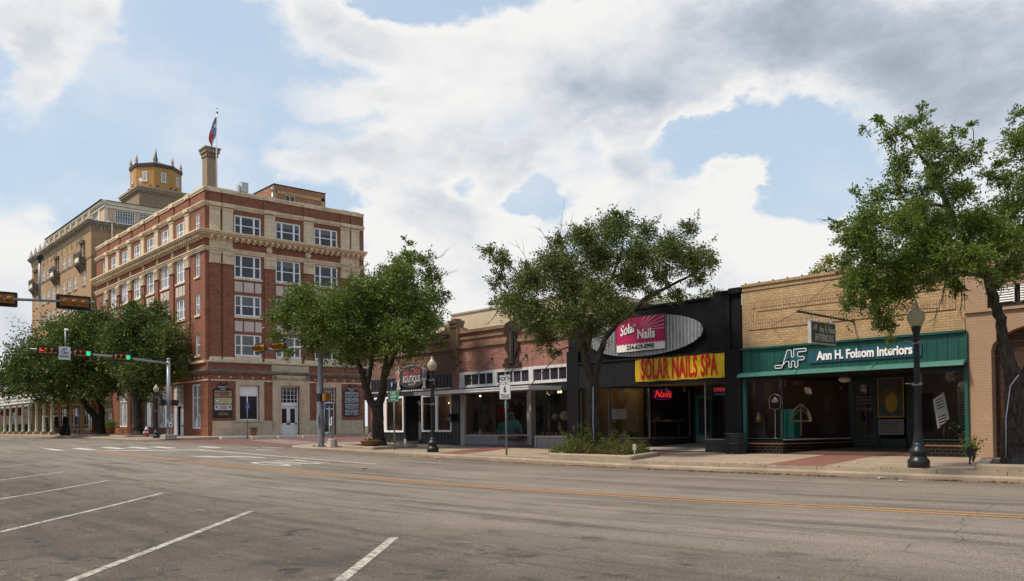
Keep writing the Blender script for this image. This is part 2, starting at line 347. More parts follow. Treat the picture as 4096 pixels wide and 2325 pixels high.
# ---------------------------------------------------------------- ground, roads, pavements
def grid(name,xs,ys,zf,mat,kind='structure',skip=None,parent=None):
    xs=list(xs);ys=list(ys);n=len(ys); V=[(x,y,zf(x,y)) for x in xs for y in ys]
    F=[(i*n+j,(i+1)*n+j,(i+1)*n+j+1,i*n+j+1) for i in range(len(xs)-1) for j in range(n-1) if not(skip and skip((xs[i]+xs[i+1])/2,(ys[j]+ys[j+1])/2))]
    me=bpy.data.meshes.new(name); me.from_pydata(V,[],F); me.materials.append(mat)
    for p in me.polygons: p.use_smooth=True
    return setp(link(name,me,parent),kind=kind)
def fr(a,b,s): 
    n=max(1,int(round((b-a)/s))); return [a+(b-a)*i/n for i in range(n+1)]
def m_asphalt():
    t=MT('asphalt',.88,0,.3)
    v=t.obj(); s=t.n('ShaderNodeSeparateXYZ'); t.l(v,s.inputs[0])
    base=t.mix(t.rng(t.noise(.22,6,.6),.35,.68),(.185,.170,.152),(.262,.242,.215))
    lanes=t.rng(t.noise(1.,5,.62,t.map((.045,1.15,1))),.40,.62,0,1)
    base=t.mix(t.math('MULTIPLY',lanes,.55),base,(.295,.275,.248))
    tracks=t.rng(t.noise(1.,6,.7,t.map((.11,2.1,1)),.4),.49,.62,0,.8)
    base=t.mix(tracks,base,(.115,.108,.104))
    park=t.rng(s.outputs[1],9.2,5.0,0,.85)
    base=t.mix(t.math('MULTIPLY',park,t.rng(t.noise(.5,6,.7),.3,.6,.6,1)),base,(.080,.070,.063))
    gut=t.math('MULTIPLY',t.rng(s.outputs[1],18.6,19.9,0,.8),t.rng(t.noise(.9,6,.7),.3,.6,.3,1)); base=t.mix(gut,base,(.13,.10,.075))
    spots=t.rng(t.noise(.75,7,.75,t.map((1,2.2,1))),.54,.66,0,.85)
    base=t.mix(t.math('MULTIPLY',spots,t.rng(s.outputs[1],12,6,.25,1)),base,(.055,.05,.047))
    pale=t.rng(t.noise(1.4,8,.8,t.map((.6,1.6,1))),.57,.68,0,.55)
    base=t.mix(pale,base,(.37,.315,.26))
    oil=t.math('MULTIPLY',t.rng(t.noise(2.4,4,.55),.62,.70,0,.8),t.rng(s.outputs[1],8.,6.5,.0,1)); base=t.mix(oil,base,(.035,.031,.028))
    f1=t.noise(60,3,.7); base=t.mix(t.rng(f1,.36,.64,0,1),t.mix(1,base,(.40,.40,.40),'MULTIPLY'),t.mix(1,base,(1.65,1.62,1.55),'MULTIPLY'))
    vo=t.n('ShaderNodeTexVoronoi'); vo.inputs['Scale'].default_value=85; t.l(v,vo.inputs['Vector'])
    base=t.mix(t.rng(vo.outputs['Color'],.0,1.,.0,.5),base,t.mix(1,base,(.45,.45,.45),'MULTIPLY'))
    cw=t.n('ShaderNodeTexNoise'); cw.inputs['Scale'].default_value=.9; cw.inputs['Detail'].default_value=8; t.l(v,cw.inputs['Vector'])
    cr=t.n('ShaderNodeTexVoronoi',feature='DISTANCE_TO_EDGE'); cr.inputs['Scale'].default_value=.16; t.l(t.mix(.6,v,cw.outputs['Color'],'ADD'),cr.inputs['Vector'])
    base=t.mix(t.rng(cr.outputs[0],.0006,.0022,.55,0),base,(.04,.04,.04))
    t.col(t.mix(1,base,(1.01,.935,.87),'MULTIPLY')); t.bump(t.math('ADD',f1,t.math('MULTIPLY',t.noise(9,5,.7),.6)),.55,.012); return t.m
M_asph=m_asphalt()
M_conc=brick('pavement_concrete',(.37,.285,.205),(.33,.255,.185),(.12,.09,.065),1.5,1.55,.012,(.2,.16,.12),.5,(.5,.42,.33),.25,.85,tint=.12)
M_kerb=plain('kerb_concrete',(.36,.29,.215),.85,0,.25,1.2,(.2,.17,.13),.35,14,streak=.2)
M_pav=brick('paving_bricks',(.20,.085,.070),(.15,.062,.055),(.15,.11,.09),.22,.11,.010,(.10,.05,.045),.5,(.25,.13,.11),.3,.85)
M_redpav=brick('red_paver',(.27,.10,.075),(.22,.085,.065),(.17,.12,.09),.2,.1,.008,(.17,.09,.07),.4,None,.2,.85)
def worn(name,c,lo,hi,under=(.17,.155,.14)):
    t=MT(name,.75,0,.3); f=t.rng(t.noise(9,8,.78),lo,hi); g=t.rng(t.noise(34,4,.7),.28,.5,.15,1)
    k=t.mix(t.math('MULTIPLY',f,g),under,t.mix(t.rng(t.noise(1.2,5,.6),.4,.65),c,tuple(x*.8 for x in c)))
    t.col(k); t.bump(t.noise(60,3,.7),.4,.008); return t.m
M_white=worn('worn_white_paint',(.62,.60,.54),.36,.44)
M_whitepk=worn('worn_white_parking_paint',(.58,.53,.45),.43,.54)
M_yel=worn('worn_yellow_paint',(.52,.245,.055),.43,.56,(.26,.17,.09))
M_soil=plain('mulch',(.09,.05,.035),.95,0,.5,9,(.03,.02,.015),.9,40)
M_grass=plain('dry_grass',(.10,.11,.045),.95,0,.4,.4,(.16,.13,.08),.8,20)
xs=[-900,-500,-300]+fr(-200,-100,10)+fr(-96,20,2)+[40,80,160,400]
grid('ground',xs,[-500,-200,-80,-30,-13,0,13,20,30,60,100,200,500,900],lambda x,y: road_z(max(-290,min(x,59)),max(-5,y))-.30,M_grass)
road=grid('road',fr(-330,-64,4)+fr(-62,24,.5)[0:]+[40,60],[-14,-8,-4,0,2,4,6,8,10,12,13,14,15,16,17,18,19,20,20.5,21.2],road_z,M_asph)
# south pavement and the rest of the town floor behind the camera
M_sidestreet=M_pav
def KY(x):   # kerb line of the shop block, rounded at its west corner
    if x>=-39: return 20.0
    return 24.5-math.sqrt(max(0,4.5**2-(x+39)**2))
grid('side_street',fr(-64.4,-38.6,.9),[20.6,20.8,21.4,22,24,26,30,36,44,60,90],lambda x,y:road_z(x,20)+(.02 if y>21 else (.006 if y>20.7 else -.01)),M_pav)
# pavements: strips between kerb and buildings
def strip(name,xs,y0,y1,zf,mat,rows=5,drop=.3,parent=None):
    V=[];F=[];n=rows+2
    for x in xs:
        a,b=y0(x),y1(x); V.append((x,a,zf(x,a)-drop))
        for j in range(rows+1): y=a+(b-a)*j/rows; V.append((x,y,zf(x,y)))
    for i in range(len(xs)-1):
        for j in range(n-1): F.append((i*n+j,(i+1)*n+j,(i+1)*n+j+1,i*n+j+1))
    me=bpy.data.meshes.new(name); me.from_pydata(V,[],F); me.materials.append(mat)
    return setp(link(name,me,parent),kind='structure')
def KIN(x):
    if x>=-39: return 20.36
    return 24.5-math.sqrt(max(0,4.14**2-min(4.14,abs(x+39))**2))
pave=strip('pavement',fr(-43.14,-36,.25)+fr(-35.5,40,1.5),KIN,lambda x:26.4,side_z,M_conc,6)
strip('corner_pavement',[-43.14,-42.5,-42],lambda x:24.5,lambda x:90,lambda x,y:side_z(x,26),M_conc,8)
def kerb(name,path,top,width=.36,depth=.3,closed=False,h_in=0.,label=None,parent=None,mat=None,structure=True,rnd_=.04):
    prof=[(0,-depth),(0,-rnd_),(rnd_*.5,-rnd_*.25),(rnd_*1.2,0),(width-.02,0),(width,-.02),(width,-depth)]
    P=[Vector((p[0],p[1])) for p in path]; V=[];F=[];n=len(prof)
    for i,p in enumerate(P):
        if closed: a,b=P[i-1],P[(i+1)%len(P)]
        else: a,b=P[max(i-1,0)],P[min(i+1,len(P)-1)]
        d1=(p-a).normalized() if (p-a).length>0 else (b-p).normalized(); d2=(b-p).normalized() if (b-p).length>0 else d1
        d=(d1+d2).normalized(); nrm=Vector((-d.y,d.x)); k=1/max(.5,nrm.dot(Vector((-d1.y,d1.x))))
        for o_,z in prof:
            q=p+nrm*(o_*k); V.append((q.x,q.y,top(p.x,p.y)+z))
    m=len(P)
    for i in range(m if closed else m-1):
        for j in range(n-1): F.append((i*n+j,((i+1)%m)*n+j,((i+1)%m)*n+j+1,i*n+j+1))
    me=bpy.data.meshes.new(name); me.from_pydata(V,[],F); me.materials.append(mat or M_kerb)
    bm=bmesh.new(); bm.from_mesh(me); bmesh.ops.recalc_face_normals(bm,faces=bm.faces); bm.to_mesh(me); bm.free()
    return setp(link(name,me,parent),kind='structure' if structure and not parent else None)
def ktop(x,y):
    d=float(np.interp(x,[-28,-18],[0,.10])); return side_z(x,20.4)-d+.004
arc=[(-39-4.5*math.sin(a),24.5-4.5*math.cos(a)) for a in [PI/2*i/10 for i in range(1,11)]]
kp=[(x,20.0) for x in fr(40,-39,1.5)[::1]] if False else [(40-1.5*i,20.0) for i in range(53)]+[(-39,20.0)]+arc+[(-43.5,30),(-43.5,50),(-43.5,88)]
kerb('kerb',kp[::-1] ,ktop)
# bank corner
bp=[(-66.0+ -0,88)]
BX=-62.5
barc=[(BX-4+4*math.cos(a),24-4*math.sin(a)) for a in [PI/2*i/10 for i in range(0,11)]]
bpath=[(BX,88),(BX,50),(BX,34),(BX,27)]+barc+[(x,20.0) for x in (-70,-74,-80,-86,-92)]+[(-98,19.9),(-110,19.9),(-130,19.9),(-200,19.9),(-320,19.9)]
kerb('kerb',[p for p in bpath][::-1][::-1] if False else bpath[::-1],lambda x,y: side_z(x,y)-.035)
def by0(x):
    if x>=BX-4: return 24-math.sqrt(max(0,3.66**2-min(3.66,abs(x-(BX-4)))**2))
    return 20.3
strip('pavement',fr(-320,-100,10)[:-1]+fr(-100,-67,1.5)+fr(-66.5,-62.84,.3),by0,lambda x:27.0,side_z,M_conc,6,.3)
strip('corner_pavement',[-66.6,-64.5,-62.86],lambda x:26.9,lambda x:90,lambda x,y:side_z(-66,26)-.01,M_conc,8)
# white painted kerb in front of the bank
M_wk=worn('worn_white_kerb_paint',(.72,.69,.63),.38,.50,(.33,.27,.21))
kb=MB(); 
for a,b in ((25.3,27.6),(27.7,29.8),(29.9,31.9),(32.0,33.6)):
    kb.box(BX-.02,BX+.42,a,b,side_z(-63,26)-.2,side_z(-63,26)-.012)
kb.build('painted_kerb',M_wk,kind='structure',bevel=.02)
# red brick bands in the pavement
def flat(name,poly,zf,mat,dz=.004,parent=None,sub=6,kind='structure'):
    # poly: 4 corners, subdivided so that it follows the ground
    a,b,c,d=[Vector((*p,0)) for p in poly]; V=[];F=[]
    L1=max((b-a).length,(c-d).length); L2=max((d-a).length,(c-b).length); n1=max(1,int(L1/.5)); n2=max(1,int(L2/.5))
    for i in range(n1+1):
        for j in range(n2+1):
            s_,t_=i/n1,j/n2; q=(a*(1-s_)+b*s_)*(1-t_)+(d*(1-s_)+c*s_)*t_; V.append((q.x,q.y,zf(q.x,q.y)+dz))
    for i in range(n1):
        for j in range(n2): F.append((i*(n2+1)+j,(i+1)*(n2+1)+j,(i+1)*(n2+1)+j+1,i*(n2+1)+j+1))
    me=bpy.data.meshes.new(name); me.from_pydata(V,[],F); me.materials.append(mat)
    return setp(link(name,me,parent),kind=None if parent else kind)
for P_ in ([(-12.75,20.42),(-11.15,20.42),(-12.45,26.3),(-14.1,26.3)],[(-28.0,20.42),(-26.3,20.42),(-29.3,26.0),(-30.9,26.0)],[(-38.2,20.42),(-36.6,20.42),(-36.9,26),(-38.5,26)],[(-20.2,20.42),(-18.9,20.42),(-19.6,26),(-21.3,26)]):
    flat('brick_band',P_,side_z,M_redpav,.004,pave)
# ---- painted markings
for k,(y0,y1) in enumerate(((12.78,12.93),(13.09,13.24))): flat('centre_line',[(-49,y0),(40,y0),(40,y1),(-49,y1)],road_z,M_yel,.005,road)
flat('centre_line',[(-330,17.4),(-88,17.4),(-88,17.62),(-330,17.62)],road_z,M_yel,.005,road)
flat('lane_line',[(-43.7,16.60),(-26.6,16.60),(-26.6,16.74),(-43.7,16.74)],road_z,M_white,.005,road)
def seg(name,a,b,w,mat,dz=.005):
    a=Vector(a);b=Vector(b);d=(b-a).normalized();n=Vector((-d.y,d.x))*w/2
    return flat(name,[tuple(a-n),tuple(b-n),tuple(b+n),tuple(a+n)],road_z,mat,dz,road)
seg('stop_line',(-49.2,13.6),(-43.9,16.95),.35,M_white)
for a,b in ((( -53.8,14.75),(-50.35,14.75)),((-52.3,15.75),(-49.0,15.75)),((-50.9,16.67),(-47.7,16.67)),((-54.3,13.3),(-51.1,13.45)),((-55.,12.0),(-51.9,12.0)),((-47.6,18.2),(-45.0,18.2)),((-44.5,19.2),(-42.4,19.25)),((-43.0,19.62),(-40.3,19.66)),((-40.9,18.45),(-39.0,18.6))):
    seg('crosswalk_bar',a,b,.5 if a[0]<-45 else .14,M_white)
for a,b in (((-86.3,16.2),(-83.1,17.3)),((-85.2,17.8),(-82,18.3)),((-87,15.2),(-85,15.7))): seg('crosswalk_bar',a,b,.5,M_white,.007)
for a,b in (((-9.55,6.25),(-4.2,1.4)),((-14.9,6.62),(-6.4,.0)),((-20.72,7.0),(-11.7,.1)),((-26.6,7.45),(-17.3,.1)),((-32.25,7.53),(-23.3,.1)),((-38.45,7.58),(-29.5,.15)),((-3.6,6.1),(2.6,.3))):
    seg('parking_line',a,b,.125,M_whitepk,.005)
for i in range(9):   # ladder crossing over the brick side street
    x=-46.0-i*1.35; y=22.6+i*.32
    flat('crosswalk_bar',[(x,y),(x+.34,y),(x+.0,y+2.6),(x-.34,y+2.6)],lambda a,b:road_z(a,20)+.02,M_white,.006)
# arrow and lettering
def paint_poly(name,pts,mat):
    me=bpy.data.meshes.new(name); me.from_pydata([(x,y,road_z(x,y)+.006) for x,y in pts],[],[tuple(range(len(pts)))]); me.materials.append(mat); return link(name,me,road)
paint_poly('turn_arrow',[(-38.7,14.35),(-38.0,15.02),(-37.5,14.96),(-36.6,15.55),(-35.3,15.85),(-34.1,15.9),(-34.1,15.72),(-35.2,15.6),(-36.2,15.28),(-36.9,14.88),(-36.1,14.86)],M_white)
on=MB(); on.text('ONLY',0,0,2.4,0,.001,.62,bold=.03)
vs=[(-30.3-z*1.95,15.1+u*.55) for u,_,z in on.v[:len(on.v)//2]]
me=bpy.data.meshes.new('lettering'); 
half=len(on.v)//2; fs=[f for f in on.f if max(f)<half]
me.from_pydata([(x,y,road_z(x,y)+.006) for x,y in vs],[],fs); me.materials.append(M_white); link('lettering',me,road)
# gutter leaves
def leaf_scatter(name,pts,mat,size,label,cat):
    V=[];F=[]
    for x,y,z in pts:
        a=rnd.random()*PI*2; s_=size*rnd.uniform(.5,1.3); k=len(V); t1=rnd.uniform(-.4,.6)
        dx,dy=math.cos(a)*s_,math.sin(a)*s_
        V+=[(x,y,z),(x+dx*.5-dy*.3,y+dy*.5+dx*.3,z+s_*t1*.4),(x+dx,y+dy,z+s_*.25),(x+dx*.5+dy*.3,y+dy*.5-dx*.3,z)]; F.append((k,k+1,k+2,k+3))
    me=bpy.data.meshes.new(name); me.from_pydata(V,[],F); me.materials.append(mat)
    return setp(link(name,me),label,cat,kind='stuff')
def m_dry():
    t=MT('dry_leaf',.9); g=t.n('ShaderNodeNewGeometry'); t.col(t.mix(g.outputs['Random Per Island'],(.30,.17,.07),(.14,.07,.035))); return t.m
M_dry=m_dry()
pts=[]
for c,w_,n in ((-27.5,1.6,150),(-25,1.5,160),(-22.4,1.4,130),(-19.5,1.2,200),(-17.9,.8,90),(-16.3,1.,160),(-14.7,1.2,210),(-13.4,1.2,190),(-12.2,.9,160),(-10.7,.9,150),(-9.4,.7,60),(-7.9,.5,120),(-6.7,.6,110),(-31,1.5,60),(-34,1.3,40),(-36.5,1.5,30)):
    for i in range(n):
        x=rnd.gauss(c,w_*.5); y=19.98-abs(rnd.gauss(0,.07)); pts.append((x,y,road_z(x,y)+.008+rnd.random()*.02))
for i in range(260): x=rnd.uniform(-18,-5); y=20.42+abs(rnd.gauss(0,.05)); pts.append((x,y,side_z(x,y)+.005))
leaf_scatter('fallen_leaves',pts,M_dry,.062,'dry brown leaves gathered along the gutter below the kerb','leaf litter')
pts=[(rnd.uniform(-40,-2),rnd.uniform(3,19.5)) for i in range(130)]+[(rnd.gauss(-15.3,.5),rnd.gauss(3.1,.3)) for i in range(60)]
leaf_scatter('scattered_leaves',[(x,y,road_z(x,y)+.004) for x,y in pts],M_dry,.05,'few dry leaves and bits of grit strewn over the asphalt','leaf litter')
# ---------------------------------------------------------------- shared building materials
M_rb=brick('red_face_brick',(.36,.108,.050),(.26,.072,.038),(.30,.21,.14),.215,.075,.010,(.09,.045,.035),.35,tint=.45)
M_rbs=brick('red_soldier_brick',(.33,.10,.05),(.2,.06,.036),(.30,.21,.14),.215,.075,.011,(.08,.045,.035),.3,vert=True,tint=.4)
M_terr=brick('cream_terracotta',(.76,.59,.39),(.70,.54,.355),(.42,.32,.21),.46,.36,.008,(.36,.28,.19),.35,None,.15,.6,tint=.12)
M_cream=plain('cream_stone_trim',(.76,.60,.40),.7,0,.15,1.5,(.25,.19,.13),.2,12,streak=.5)
M_dstone=plain('weathered_stone',(.26,.215,.165),.85,0,.35,1.3,(.08,.068,.055),.4,14,streak=.75)
M_lime=brick('limestone_blocks',(.58,.455,.315),(.51,.40,.28),(.25,.19,.13),1.3,.62,.008,(.26,.20,.14),.55,(.55,.47,.37),.2,.8,tint=.15)
M_lp=plain('smooth_limestone',(.58,.455,.315),.8,0,.2,1.6,(.30,.23,.16),.25,10,streak=.45)
M_panel=plain('pale_stucco_panel',(.60,.52,.44),.8,0,.12,1.5,None,.1)
M_wf=plain('white_window_paint',(.90,.90,.89),.5,0,.06,2,None,0,30,.4)
M_wfd=plain('white_door_paint',(.80,.80,.80),.4,0,.05,2)
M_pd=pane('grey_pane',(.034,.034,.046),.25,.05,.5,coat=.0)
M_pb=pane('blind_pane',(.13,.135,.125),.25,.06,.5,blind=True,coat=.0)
M_pl=pane('sky_sheen_side_pane',(.30,.29,.30),.4,.03)  # pale base colour paints in the sky mirrored by the side windows
M_roof=plain('flat_roof_gravel',(.22,.2,.18),.95)
M_blk=plain('black_board',(.018,.018,.02),.5)
M_dark=plain('dark_interior',(.02,.017,.015),.9)
WM={}
def win_meshes(w,h,vs=(),hs=(),fr_=.07,bar=.055,mats=None,dep=.1,glassm=None,key=None,sill=None,shade=0.):
    k=(round(w,2),round(h,2),tuple(vs),tuple(hs),fr_,bar,glassm and glassm.name,key,shade)
    if k in WM: return WM[k]
    f=MB(); 
    f.box(0,w,-.0,dep,0,fr_); f.box(0,w,0,dep,h-fr_,h); f.box(0,fr_,0,dep,fr_,h-fr_); f.box(w-fr_,w,0,dep,fr_,h-fr_)
    for x in vs: f.box(x-bar/2,x+bar/2,.012,dep-.01,fr_,h-fr_)
    bh_=min(bar*.4,.035)
    for z in hs: f.box(fr_,w-fr_,.024,dep-.02,z-bh_,z+bh_)
    g=MB(); zc_=h-fr_*.5-(h-fr_)*shade; g.box(fr_*.5,w-fr_*.5,dep*.55,dep*.62,fr_*.5,zc_)
    if shade>0: g.box(fr_*.5,w-fr_*.5,dep*.55,dep*.62,zc_,h-fr_*.5,1)
    WM[k]=(f.mesh('window_mesh',mats or M_wf),g.mesh('pane_mesh',[glassm or M_pd,M_pb])); return WM[k]
def window(parent,side,pos,w,h,name='window',depth_in=.16,**kw):
    """side 'Y' faces -Y at plane pos[1]; side 'X' faces +X at plane pos[0]; pos = lower left corner as seen from outside"""
    fm,gm=win_meshes(w,h,**kw); o=link(name,fm,parent); of=origin(parent)
    if side=='Y': o.location=(pos[0]-of.x,pos[1]+depth_in-.1-of.y,pos[2]-of.z)
    else: o.location=(pos[0]-depth_in+.1-of.x,pos[1]-of.y,pos[2]-of.z); o.rotation_euler.z=PI/2
    p=bpy.data.objects.new('pane',gm); S.collection.objects.link(p); p.parent=o; return o
def cornice(f,u0,u1,levels,m=0,back=-.05):
    for z0,z1,p in levels: f.box(u0-(p if u0 is not None else 0),u1+p,back,p,z0,z1,m)
# ---------------------------------------------------------------- BANK
bank=thing('bank_building',(-80,33,.85),'four storey red brick corner bank building with cream stone cornices and white windows','building')
UX=-67.0; LX=-66.4; BY=26.0; YE=40.75; XW=-97.3
FW=[(28.45,2.33),(32.08,2.33),(35.72,2.33)]; FL=[(17.50,1.63),(13.92,1.93),(10.76,1.74),(7.45,1.80)]
LWc=[-72.42,-76.2,-80.02,-83.86,-87.62,-91.3]; LWw=2.1
holesF=[(u,u+w_,z,z+h) for u,w_ in FW for z,h in FL]
f=FX(UX); f.wall(BY,YE,6.8,20.8,holesF,.22)
holesL=[(c-LWw/2,c+LWw/2,z,z+h) for c in LWc for z,h in FL]+[(-69.05,-68.1,z,z+h) for z,h in FL]+[(-95.1,-94.15,z,z+h) for z,h in FL]
f.frame((0,BY,0),**YF); f.wall(XW,UX,6.8,20.8,holesL,.22)
f.frame(); f.quad((XW,YE,0),(UX,YE,0),(UX,YE,20.8),(XW,YE,20.8)); f.quad((XW,BY,0),(XW,YE,0),(XW,YE,20.8),(XW,BY,20.8))
# ground floor walls
gF=[(28.54,30.25,2.12,5.0),(32.15,33.87,.80,4.97),(36.05,37.42,.80,4.96)]
f.frame((LX,0,0),**XF); f.wall(BY-.02,40.35,.3,6.8,gF,.35)
GL=[(-69.93,-67.97,1.46,5.12),(-74.4,-71.75,.9,5.2),(-78.25,-75.68,1.6,4.9),(-81.95,-79.33,1.62,4.85),(-85.75,-83.15,1.68,4.9),(-89.55,-86.87,1.69,5.28),(-94.7,-91.7,1.0,5.15)]
f.frame((0,BY-.04,0),**YF); f.wall(XW,LX,.3,6.8,GL,.3)
f.frame(); f.quad((LX,40.35,.3),(UX,40.35,.3),(UX,40.35,6.8),(LX,40.35,6.8))
f.quad((XW,BY-.04,6.8),(LX,BY-.04,6.8),(LX,YE,6.8),(XW,YE,6.8))
# pilasters (brick)
pF=[(26.35,27.22),(27.42,28.3),(31.03,31.98),(34.67,35.6),(38.32,39.2),(39.38,40.22)]
pL=[(c-.46,c+.46) for c in (-70.6,-74.3,-78.1,-81.93,-85.74,-89.46,-93.2)]
for fr_,P_ in (((UX,0,0),pF),((0,BY,0),pL)):
    f.frame(fr_,**(XF if fr_[0] else YF))
    for a,b in P_: f.box(a,b,-.02,.13,7.3,14.9); f.box(a,b,-.02,.09,19.8,20.75)
# ground-floor brick stretch between courses
f.build('wall',M_rb,bank)
s=MB()
for fr_,W in (((UX,0,0),FW),((0,BY,0),[(c-LWw/2,LWw) for c in LWc])):
    s.frame(fr_,**(XF if fr_[0] else YF))
    for u,w_ in W:
        for z0,z1 in ((13.6,13.76),(12.5,12.75),(10.34,10.58),(9.25,9.48)): s.box(u-.02,u+w_+.02,-.02,.02,z0,z1)
s.frame((LX,0,0),**XF); s.box(26.3,31.36,-.02,.03,6.2,6.42); s.box(34.8,40.2,-.02,.03,6.2,6.42); s.box(26.3,28.2,-.02,.03,5.05,5.3); s.box(30.66,31.35,-.02,.03,5.05,5.3); s.box(34.8,35.48,-.02,.03,5.05,5.3); s.box(37.9,40.2,-.02,.03,5.05,5.3)
for a,b in ((26.3,28.2),(30.66,31.35),(34.8,35.48),(37.9,40.1)): s.box(a,b,-.02,.03,2.1,2.3)
s.frame((0,BY-.04,0),**YF); s.box(XW,LX,-.02,.03,6.2,6.42)
s.build('soldier_course',M_rbs,bank)
c=MB()
for fr_,a,b,P_,ax in (((UX,0,0),BY,YE,pF,XF),((0,BY,0),XW,UX,pL,YF)):
    c.frame(fr_,**ax)
    e0=0 if ax is XF else 0
    def band(z0,z1,p,aa=None,bb=None):
        # mitre by running the -Y face through the corner
        A=a if aa is None else aa; B_=b if bb is None else bb
        if ax is YF: c.box(A,B_+p,-.03,p,z0,z1)
        else: c.box(A,B_+(p if z0<15 else -.02),-.03,p,z0,z1)
    band(20.72,20.88,.07); band(20.88,21.05,.13)
    band(19.50,19.62,.10); band(19.62,19.74,.18); band(19.74,19.84,.24)
    band(17.12,17.24,.42); band(17.24,17.36,.62); band(17.36,17.48,.72); band(16.92,17.12,.12)
    band(15.86,15.98,.14); band(15.98,16.12,.2); band(16.12,16.2,.27)
    band(6.78,6.98,.22)
    for p0,p1 in P_:
        c.box(p0-.02,p1+.02,-.02,.2,14.9,15.86); c.box(p0-.06,p1+.06,-.02,.26,15.7,15.8); c.box(p0-.04,p1+.04,-.02,.23,14.9,14.97)
        c.box(p0-.05,p1+.05,-.02,.24,6.98,7.12); c.box(p0-.02,p1+.02,-.02,.19,7.12,7.3)
        c.box(p0-.05,p1+.05,-.02,.30,19.56,19.86); c.box(p0-.03,p1+.03,-.02,.19,20.70,21.07)
        for q in range(5): c.box(p0+.06+q*.17,p0+.13+q*.17,.2,.225,15.0,15.55)
        for q in range(4):
            uu=p0+.14+q*.21; c.disc((uu,15.62),.075,.2,.28,8)
    # sills and aprons
    W=FW if ax is XF else [(q-LWw/2,LWw) for q in LWc]
    for u,w_ in W:
        c.box(u-.1,u+w_+.1,-.05,.1,13.76,13.92); c.box(u-.1,u+w_+.1,-.05,.1,10.58,10.76); c.box(u-.02,u+w_+.02,-.02,.08,6.98,7.45)
        c.disc((u+w_/2,7.2),.13,.06,.13,12)
    if ax is YF:
        for u in (-69.15,-95.2):
            for z in (13.76,10.6,7.29): c.box(u,u+1.14,-.05,.1,z,z+.16)
c.build('stone_trim',M_cream,bank)
c=MB()
for fr_,P_,ax in (((UX,0,0),pF,XF),((0,BY,0),pL,YF)):
    c.frame(fr_,**ax)
    for p0,p1 in P_: c.box(p0,p1,-.02,.15,17.48,19.5); c.box(p0-.03,p1+.03,-.02,.19,19.3,19.42); cut(c)
    if ax is XF: c.box(26.35,28.3,-.02,.07,16.22,16.9); cut(c); c.box(38.32,40.22,-.02,.07,16.22,16.9); cut(c)
build_each(c,'terracotta_pilaster',M_terr,bank)
c=MB()
for fr_,a,b,ax in (((UX,0,0),BY,YE,XF),((0,BY,0),XW,UX,YF)):
    c.frame(fr_,**ax); u=a+.3
    while u<b: c.box(u,u+.2,.1,.5,16.93,17.13); c.box(u+.02,u+.18,.1,.3,16.78,16.93); u+=.52
    c.box(a,b,.0,.11,16.9,17.0)
c.build('dentil_course',M_cream,bank)
for o_,ax,qs in (((UX,0,0),XF,(31.5,35.12)),((0,BY,0),YF,(-70.6,-74.3,-78.1,-81.93,-85.74,-89.46,-93.2))):
    for q in qs:
        r_=MB(o_,**ax); r_.disc((q,16.55),.27,-.01,.06,20); r_.disc((q,16.55),.16,.06,.1,16); r_.disc((q,16.55),.06,.1,.14,10); r_.build('roundel',M_cream,bank)
for qs in ((26.75,27.33,27.9),(38.7,39.27,39.85)):
    r_=MB((UX,0,0),**XF); r_.box(qs[0]-.25,qs[2]+.25,.065,.075,16.36,16.84)
    for q in qs: r_.disc((q,16.6),.2,.075,.11,16); r_.disc((q,16.6),.09,.11,.16,10)
    r_.build('swag_ornament',M_cream,bank)
# panels between floors
p_=MB()
for fr_,ax,W in (((UX,0,0),XF,FW),((0,BY,0),YF,[(q-LWw/2,LWw) for q in LWc])):
    p_.frame(fr_,**ax)
    for u,w_ in W:
        for z0,z1 in ((12.76,13.59),(9.49,10.33)):
            for a,b in ((0,.29),(.345,.71),(.765,1.)): p_.box(u+a*w_,u+b*w_,-.02,.03,z0,z1)
            cut(p_)
build_each(p_,'spandrel_panel',M_panel,bank)
# upper windows
for i,(z,h) in enumerate(FL):
    for j,(u,w_) in enumerate(FW):
        gm=M_pd; sh=rnd.choice((0,.12,.3)) if i<2 else rnd.choice((.48,.48,1.,.75))
        if i==2 and j==0: sh=.48
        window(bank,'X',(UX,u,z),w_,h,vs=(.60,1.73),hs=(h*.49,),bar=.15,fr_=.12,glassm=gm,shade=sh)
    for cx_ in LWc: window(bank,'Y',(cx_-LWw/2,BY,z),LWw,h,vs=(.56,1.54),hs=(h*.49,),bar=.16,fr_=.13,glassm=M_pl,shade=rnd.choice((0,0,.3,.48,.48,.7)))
    for u in (-69.05,-95.1): window(bank,'Y',(u,BY,z),.95,h,vs=(),hs=(h*.49,),bar=.09,fr_=.09,glassm=M_pl)
